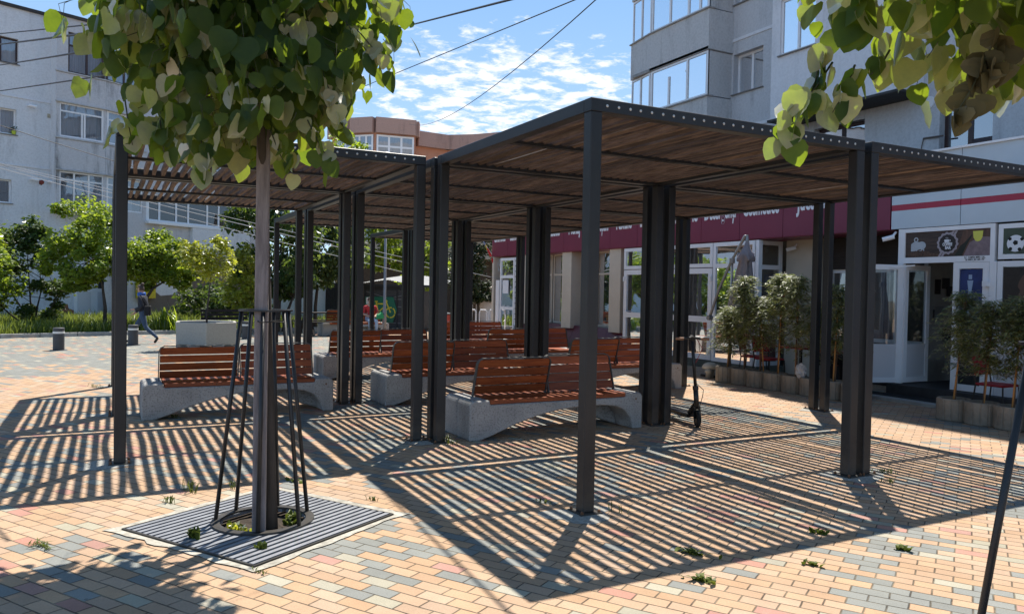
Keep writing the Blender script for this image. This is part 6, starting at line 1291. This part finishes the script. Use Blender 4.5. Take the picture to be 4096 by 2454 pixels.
# background walls and the low house behind the shelter
def wallthing(name, lab, cat, x0, x1, d0, d1, z1, th, mm, z0=0.0):
    a, b = cam_at(x0, 1200, d0), cam_at(x1, 1200, d1); a.z = b.z = 0; d = (b - a); ln = d.length; d.normalize(); n = Vector((d.y, -d.x, 0)); F = frame(a, (d, n)); t = thing(name, lab, cat, (0, 0, 0)); m = MB(); m.fbox(F, 0, ln, -th, 0, z0, z1); m.build('wall', mm, t); return t, F, ln
t, F, ln = wallthing('garden_wall', 'white garden wall behind the dark lindens', 'wall', 1060, 1300, 33, 33, 1.75, .2, LPLAS); m = MB(); m.fbox(F, -.05, ln + .05, -.25, .05, 1.751, 1.82); m.build('coping', CONC, t)
t, F, ln = wallthing('metal_gate', 'dark ribbed metal gate beside the bicycle shelter', 'gate', 1302, 1420, 32.8, 32.8, 1.9, .05, SHD); 
m = MB()
for k in range(16): m.fbox(F, ln * k / 16, ln * (k + .45) / 16, .001, .03, .05, 1.85)
m.build('ribs', SHD, t)
t, F, ln = wallthing('house', 'beige house with a dark ground floor behind the bicycle shelter', 'house', 1380, 2010, 46, 44, 6.5, 6, plaster_mat('beige_render', (.42, .38, .32), (.2, .18, .15), .4), 3.4)
m = MB(); m.fbox(F, .3, ln - .3, -5, -.8, 0, 3.38); m.build('ground_floor', mat('brown_dark', (.07, .05, .035), .9, var=.3), t)
for a in (1.2, 4.0, 6.6): window(t, F, a, a + 1.7, 4.4, 5.9, mull=(.33, .66), trans=(.7,), d=.08, fw=.08, back=CURT, gap=-.02)
t, F, ln = wallthing('garden_wall', 'low white wall behind the thuja trunks', 'wall', 1850, 2020, 32, 31, 1.2, .2, LPLAS)
m = MB(); m.fbox(F, -.05, ln + .05, -.25, .05, 1.201, 1.25); m.build('coping', CONC, t)
# flags at the shop corner
t = thing('flag', 'drooping blue yellow and red flag on a slanted pole at the shop corner', 'flag', tuple(cam_at(1990, 1050, 27.2)))
o0 = t.location.copy(); P_ = lambda x, y: cam_at(x, y, 27.2) - o0
m = MB(); m.tube([P_(1990, 1050), P_(1928, 958)], .014, 6); m.build('pole', WHT, t)
for nm, mm, pts in (('blue_cloth', mat('flag_blue', (.03, .07, .3), .8), [(1930, 960), (1934, 958), (1944, 978), (1940, 982)]), ('yellow_cloth', mat('flag_yellow', (.6, .42, .02), .8), [(1940, 982), (1945, 978), (1952, 994), (1948, 1003)]), ('red_cloth', mat('flag_red', (.5, .025, .02), .8), [(1945, 988), (1953, 994), (1965, 1014), (1968, 1024), (1960, 1026), (1954, 1015)])):
    m = MB(); i = len(m.v); m.v += [tuple(P_(*q) - CF * .03 * (k % 2)) for k, q in enumerate(pts)]; m.v += [tuple(P_(*q) + CF * .03) for q in pts]; n = len(pts); m.face(range(n)); m.face([n + k for k in range(n)][::-1])
    for k in range(n): m.face((k, (k + 1) % n, n + (k + 1) % n, n + k))
    m.build(nm, mm, t)
t = thing('tinsel', 'silvery tinsel strands with a red ribbon hanging under the shop corner', 'decoration', tuple(cam_at(1985, 1040, 27.1))); o0 = t.location.copy(); rg = random.Random(6)
for a in (1975, 1988, 1996):
    m = MB(); pts = [cam_at(a + rg.uniform(-4, 4) + k, 1035 + k * 9, 27.1) - o0 for k in range(7)]; m.tube(pts, [.012, .02, .01, .02, .012, .02, .01], 5); m.build('strand', mat('tinsel_silver', (.5, .5, .5), .3, .7), t)
m = MB(); pts = [cam_at(1968 + k, 1030 + k * 7, 27.1) - o0 for k in range(4)]; m.tube(pts, [.02, .035, .03, .01], 6); m.build('ribbon', mat('flag_red', (.5, .025, .02), .8), t)

# ------------------------------------------------------------------ overhead cables
CAB = mat('cable_black', (.02, .02, .022), .6); CABL = mat('cable_light', (.45, .45, .46), .6)
def cable(a, b, r_, sag, lab, mm, ext0=0.0, ext1=.6):
    a, b = Vector(a), Vector(b); d = b - a; a2, b2 = a - d * ext0, b + d * ext1; m = MB(); n = 18
    m.tube([a2.lerp(b2, k / n) + Vector((0, 0, -sag * 4 * (k / n) * (1 - k / n))) for k in range(n + 1)], r_, 5); o = m.build('overhead_cable', mm); tag(o, lab, 'cable', 'overhead cables')
cable((1.53, 8.66, 6.38), (.54, 2.35, 4.67), .013, .0, 'thick cable in the sky, upper one right of the linden crown', CAB, .5, .5)
cable((3.62, 20.02, 7.9), (3.24, 5.49, 6.18), .010, .0, 'cable sloping down across the middle of the sky', CAB, .3, .3)
cable((12.35, 38.11, 11.22), (3.22, 5.51, 6.15), .009, .75, 'thin sagging cable in front of the clouds', CAB, 0, .12)
cable((-4.91, 12.02, 6.13), (-3.48, 6.73, 4.98), .010, 0, 'highest cable before the left building roof', CAB, 1.2, .6)
cable((-5.16, 14.42, 6.57), (-3.45, 5.57, 4.56), .015, .02, 'thick twisted cable before the brown top window', CAB, 1.2, .4)
cable((-5.16, 14.41, 6.14), (-3.45, 5.57, 4.35), .012, .02, 'cable crossing the middle of the brown top window', CAB, 1.2, .4)
cable((-5.4, 16.8, 6.1), (-3.22, 6.58, 4.35), .012, .02, 'lowest dark cable before the stained parapet', CAB, 1.0, .4)
cable((-5.65, 19.17, 5.79), (-2.87, 19.96, 5.18), .010, .12, 'dark cable falling right past the white bay window', CAB, 1.0, .8)
cable((-5.89, 21.54, 5.0), (1.15, 20.07, 3.47), .010, .08, 'upper pale cable running down behind the slatted roof', CABL, .5, .9)
cable((-5.89, 21.54, 4.94), (2.29, 20.6, 3.03), .009, .10, 'lower pale cable running down behind the slatted roof', CABL, .5, .5)
cable((-5.9, 21.54, 5.03), (2.0, 20.4, 3.45), .008, .05, 'third pale cable, just above the other two behind the slatted roof', CABL, .5, .9)

# ------------------------------------------------------------------ people
SKIN = mat('skin', (.42, .26, .19), .6); HAIR = mat('brown_hair', (.06, .04, .032), .7, var=.4, vscale=30); NAVY = mat('navy_jacket', (.016, .019, .030), .8, var=.2); JEAN = mat('blue_jeans', (.045, .075, .13), .85, var=.2, vscale=20); JEANL = mat('pale_jeans', (.36, .44, .55), .85, var=.12); REDC = mat('red_top_cloth', (.42, .03, .035), .85); BOOT = mat('dark_boot', (.03, .024, .022), .6); SCARF = mat('blue_scarf', (.03, .10, .36), .8, var=.9, vscale=18); BLKC = mat('black_cloth', (.010, .010, .012), .9)
def figure(name, label, loc, fwd, joints, bones, mats, scale=1.0, group=None):
    """joints: name -> (f, l, z, radius); bones: (a, b, material slot); one continuous skinned body"""
    f = Vector((fwd[0], fwd[1], 0)).normalized(); l = Vector((-f.y, f.x, 0)); names = list(joints)
    co = {k: (f * v[0] + l * v[1] + Vector((0, 0, v[2]))) * scale for k, v in joints.items()}
    me = bpy.data.meshes.new(name); me.from_pydata([co[k] for k in names], [(names.index(a), names.index(b)) for a, b, s_ in bones], [])
    o = bpy.data.objects.new(name, me); COL.objects.link(o); bm = bmesh.new(); bm.from_mesh(me); ly = bm.verts.layers.skin.verify()
    for k, v in enumerate(bm.verts): r_ = joints[names[k]][3]; rr = tuple(q * scale for q in r_) if isinstance(r_, tuple) else (r_ * scale, r_ * scale); v[ly].radius = rr; v[ly].use_root = (k == 0)
    bm.to_mesh(me); bm.free(); mo = o.modifiers.new('skin', 'SKIN'); mo.use_smooth_shade = True; ss = o.modifiers.new('sub', 'SUBSURF'); ss.levels = 2; ss.render_levels = 2
    dg = bpy.context.evaluated_depsgraph_get(); dg.update(); m2 = bpy.data.meshes.new_from_object(o.evaluated_get(dg)); o.modifiers.clear(); o.data = m2; bpy.data.meshes.remove(me); m2.name = name
    m2.materials.clear()
    for mm in mats: m2.materials.append(mm)
    for p in m2.polygons:
        c = p.center; best = (1e9, 0)
        for a, b, s_ in bones:
            A, B = co[a], co[b]; d = B - A; tt = max(0, min(1, (c - A).dot(d) / max(1e-9, d.dot(d)))); dd = (c - A - d * tt).length
            if dd < best[0]: best = (dd, s_)
        p.material_index = best[1]; p.use_smooth = True
    o.location = loc; tag(o, label, 'person', group); return o, f, l
def head_parts(o, f, l, hc, s_=1.0, bun=False, hair=HAIR):
    """hair cap, nose, eyes, ears set on the head of a figure"""
    m = MB(); n, k_ = 14, 8; u = Vector((0, 0, 1)); r_ = .098 * s_; rows = []
    for a in range(k_ + 1):
        th = R(8 + a * 13); i = len(m.v); rows.append(i)
        for b in range(n):
            ph = 2 * math.pi * b / n; d = f * math.sin(th) * math.cos(ph) + l * math.sin(th) * math.sin(ph) + u * math.cos(th)
            rr = r_ * 1.06; 
            if a > 3 and math.cos(ph) > .15: d = (f * math.sin(R(60)) * math.cos(ph) + l * math.sin(R(60)) * math.sin(ph) + u * math.cos(R(60)))
            m.v.append(tuple(hc + Vector((d.x, d.y, d.z * 1.18)) * rr))
    for p, q in zip(rows[:-1], rows[1:]):
        for b in range(n): m.face((p + b, p + (b + 1) % n, q + (b + 1) % n, q + b))
    m.face([rows[0] + b for b in range(n)][::-1])
    if bun: m.lathe([(.012, .0), (.045, .02), (.045, .06), (.01, .085)], tuple(hc - f * .06 + u * .09), 10)
    m.build('hair', hair, o, smooth=True)
    m = MB(); c = hc + f * r_ * .98 - u * .012; m.hexa([c - l * .012 - u * .02, c + l * .012 - u * .02, c + f * .022 + l * .008 - u * .022, c + f * .022 - l * .008 - u * .022, c - l * .006 + u * .03, c + l * .006 + u * .03, c + f * .006 + l * .004 + u * .03, c + f * .006 - l * .004 + u * .03]); m.build('nose', SKIN, o, smooth=True)
    for s in (-1, 1):
        m = MB(); c = hc + f * r_ * .90 + l * s * .034 + u * .022; m.hexa([c + f * a + l * b + u * e for e in (-.007, .007) for a, b in ((0, -.012), (.008, -.012), (.008, .012), (0, .012))]); m.build('eye', BADK, o)
        m = MB(); c = hc + l * s * r_ * .98; m.hexa([c + f * a + l * b * s + u * e for e in (-.03, .03) for a, b in ((-.02, 0), (.012, 0), (.008, .014), (-.022, .016))]); m.build('ear', SKIN, o)
    m = MB(); c = hc + f * r_ * .90 - u * .055; m.hexa([c + f * a + l * b + u * e for e in (-.004, .004) for a, b in ((0, -.022), (.008, -.016), (.008, .016), (0, .022))]); m.build('mouth', mat('lip', (.28, .10, .09), .6), o)
J = {'pelvis': (0, 0, .84, (.14, .12)), 'waist': (.0, 0, 1.0, (.135, .115)), 'chest': (.03, 0, 1.18, (.15, .12)), 'neck': (.05, 0, 1.33, .05), 'head': (.085, 0, 1.44, (.085, .09)), 'crown': (.08, 0, 1.53, (.07, .075)),
     'hipR': (-.01, .09, .80, .09), 'kneeR': (-.10, .09, .45, .062), 'ankR': (-.40, .085, .19, .042), 'heelR': (-.42, .085, .16, .04), 'toeR': (-.335, .085, .035, .035),
     'hipL': (.02, -.09, .80, .09), 'kneeL': (.24, -.09, .47, .062), 'ankL': (.34, -.085, .10, .042), 'toeL': (.50, -.085, .05, .032),
     'shR': (.02, .19, 1.25, .062), 'elR': (-.07, .23, 1.0, .05), 'wrR': (.13, .19, .93, .036), 'haR': (.20, .17, .935, .03),
     'shL': (.04, -.19, 1.25, .062), 'elL': (.12, -.22, 1.02, .05), 'wrL': (.30, -.19, .84, .036), 'haL': (.35, -.18, .79, .03)}
for sd, s_ in (('R', 1), ('L', -1)):
    b = J['ha' + sd]
    for k in range(4): J[f'f{k}{sd}'] = (b[0] + .045 + .006 * (1 if k in (1, 2) else 0), b[1] + (k - 1.5) * .017, b[2] - .012, .009); J[f'g{k}{sd}'] = (b[0] + .075 + .008 * (1 if k in (1, 2) else 0), b[1] + (k - 1.5) * .016, b[2] - .04, .0075)
    J['th' + sd] = (b[0] + .02, b[1] - s_ * .04, b[2] - .015, .010)
Bn = [('pelvis', 'waist', 1), ('waist', 'chest', 1), ('chest', 'neck', 1), ('neck', 'head', 0), ('head', 'crown', 0), ('pelvis', 'hipR', 2), ('hipR', 'kneeR', 2), ('kneeR', 'ankR', 2), ('ankR', 'heelR', 3), ('heelR', 'toeR', 3), ('pelvis', 'hipL', 2), ('hipL', 'kneeL', 2), ('kneeL', 'ankL', 2), ('ankL', 'toeL', 3), ('chest', 'shR', 1), ('shR', 'elR', 1), ('elR', 'wrR', 1), ('wrR', 'haR', 0), ('chest', 'shL', 1), ('shL', 'elL', 1), ('elL', 'wrL', 1), ('wrL', 'haL', 0)]
def fing(sd): return [x for k in range(4) for x in (('ha' + sd, f'f{k}{sd}', 0), (f'f{k}{sd}', f'g{k}{sd}', 0))] + [('ha' + sd, 'th' + sd, 0)]
Bn += fing('R') + fing('L')
lf = -Vector((CR.x, CR.y, 0))
wo_, f_, l_ = figure('person', 'woman in a navy jacket and blue scarf walking left behind a bollard', (-2.27, 18.83, -.01), lf, J, Bn, [SKIN, NAVY, JEAN, BOOT], 1.03)
hc = (f_ * .09 + Vector((0, 0, 1.475))) * 1.03; head_parts(wo_, f_, l_, hc, 1.0, bun=True)
m = MB(); c0 = (f_ * .055 + Vector((0, 0, 1.325))) * 1.03
for k in range(3): m.tube([c0 + (f_ * math.cos(a * .5236) * .085 + l_ * math.sin(a * .5236) * .085) + Vector((0, 0, .025 * k - .02 + .012 * math.sin(a * 2 + k))) for a in range(13)], .028, 7)
m.build('scarf', SCARF, wo_, smooth=True)
hb_ = thing('handbag', 'black shoulder bag carried at the back of the walking woman', 'bag', tuple(Vector((-2.27, 18.83, 0)) - f_ * .20 + l_ * .2))
m = MB(); m.hexa([f_ * a + l_ * b + Vector((0, 0, z)) for z in (.78, 1.06) for a, b in ((-.10, -.05), (.08, -.05), (.08, .06), (-.10, .06))]); m.build('bag_body', BLKC, hb_, bevel=.03); m = MB(); m.tube([f_ * .0 + Vector((0, 0, 1.05)), f_ * .12 + Vector((0, 0, 1.22)), f_ * .2 + l_ * -.02 + Vector((0, 0, 1.34))], .012, 6); m.build('strap', BLKC, hb_)
# seated people
def sitter(label, loc, fwd, mats, lean=0.0, scale=1.0, hands=.25):
    J = {'pelvis': (0, 0, .55, (.15, .13)), 'waist': (-.01 + lean * .3, 0, .70, (.14, .115)), 'chest': (.0 + lean, 0, .92, (.16, .12)), 'neck': (.02 + lean, 0, 1.08, .052), 'head': (.06 + lean, 0, 1.19, (.085, .09)), 'crown': (.05 + lean, 0, 1.29, (.07, .075)),
         'hipR': (.03, .10, .53, .085), 'kneeR': (.43, .11, .52, .065), 'ankR': (.45, .11, .11, .043), 'toeR': (.58, .12, .05, .034), 'hipL': (.03, -.10, .53, .085), 'kneeL': (.43, -.13, .52, .065), 'ankL': (.50, -.13, .11, .043), 'toeL': (.63, -.14, .05, .034),
         'shR': (lean, .20, 1.0, .062), 'elR': (.06 + lean * .5, .25, .74, .048), 'wrR': (hands, .13, .68, .035), 'haR': (hands + .06, .09, .675, .03), 'shL': (lean, -.20, 1.0, .062), 'elL': (.06 + lean * .5, -.25, .74, .048), 'wrL': (hands, -.13, .68, .035), 'haL': (hands + .06, -.09, .675, .03)}
    for sd, s_ in (('R', 1), ('L', -1)):
        b = J['ha' + sd]
        for k in range(4): J[f'f{k}{sd}'] = (b[0] + .045 + .006 * (1 if k in (1, 2) else 0), b[1] + (k - 1.5) * .017, b[2] - .005, .009); J[f'g{k}{sd}'] = (b[0] + .075, b[1] + (k - 1.5) * .016, b[2] - .025, .0075)
        J['th' + sd] = (b[0] + .02, b[1] - s_ * .04, b[2], .010)
    B = [('pelvis', 'waist', 1), ('waist', 'chest', 1), ('chest', 'neck', 0), ('neck', 'head', 0), ('head', 'crown', 0)]
    for sd in 'RL': B += [('pelvis', 'hip' + sd, 2), ('hip' + sd, 'knee' + sd, 2), ('knee' + sd, 'ank' + sd, 2), ('ank' + sd, 'toe' + sd, 3), ('chest', 'sh' + sd, 1), ('sh' + sd, 'el' + sd, 1), ('el' + sd, 'wr' + sd, 0), ('wr' + sd, 'ha' + sd, 0)] + fing(sd)
    o, f, l = figure('person', label, loc, fwd, J, B, mats, scale); head_parts(o, f, l, (f * (.06 + lean) + Vector((0, 0, 1.235))) * scale, 1.0); return o, f, l
p_, f_, l_ = sitter('person in a red top and pale jeans sitting on the sunlit far bench', (4.98, 21.42, -.0), (0, -1), [SKIN, REDC, JEANL, BOOT], .02)
gb = thing('shopping_bag', 'green cloth bag on the lap of the seated person', 'bag', (5.1, 21.12, .60)); m = MB(); m.hexa([(-.02, -.12, -.03), (.28, -.12, .0), (.28, .1, .0), (-.02, .1, -.03), (.02, -.09, .12), (.22, -.1, .22), (.22, .08, .22), (.02, .08, .12)]); m.build('bag_body', mat('green_cloth', (.02, .28, .10), .7), gb, bevel=.03)
m = MB(); m.tube([(.03, 0, .12), (.1, 0, .26), (.2, 0, .21)], .01, 6); m.build('handle', mat('green_cloth', (.02, .28, .10), .7), gb)
sitter('guest in black clothes seated at a red table behind the twin posts', (8.02, 4.78, .0), (.0, -1), [SKIN, BLKC, BLKC, BOOT], .05)
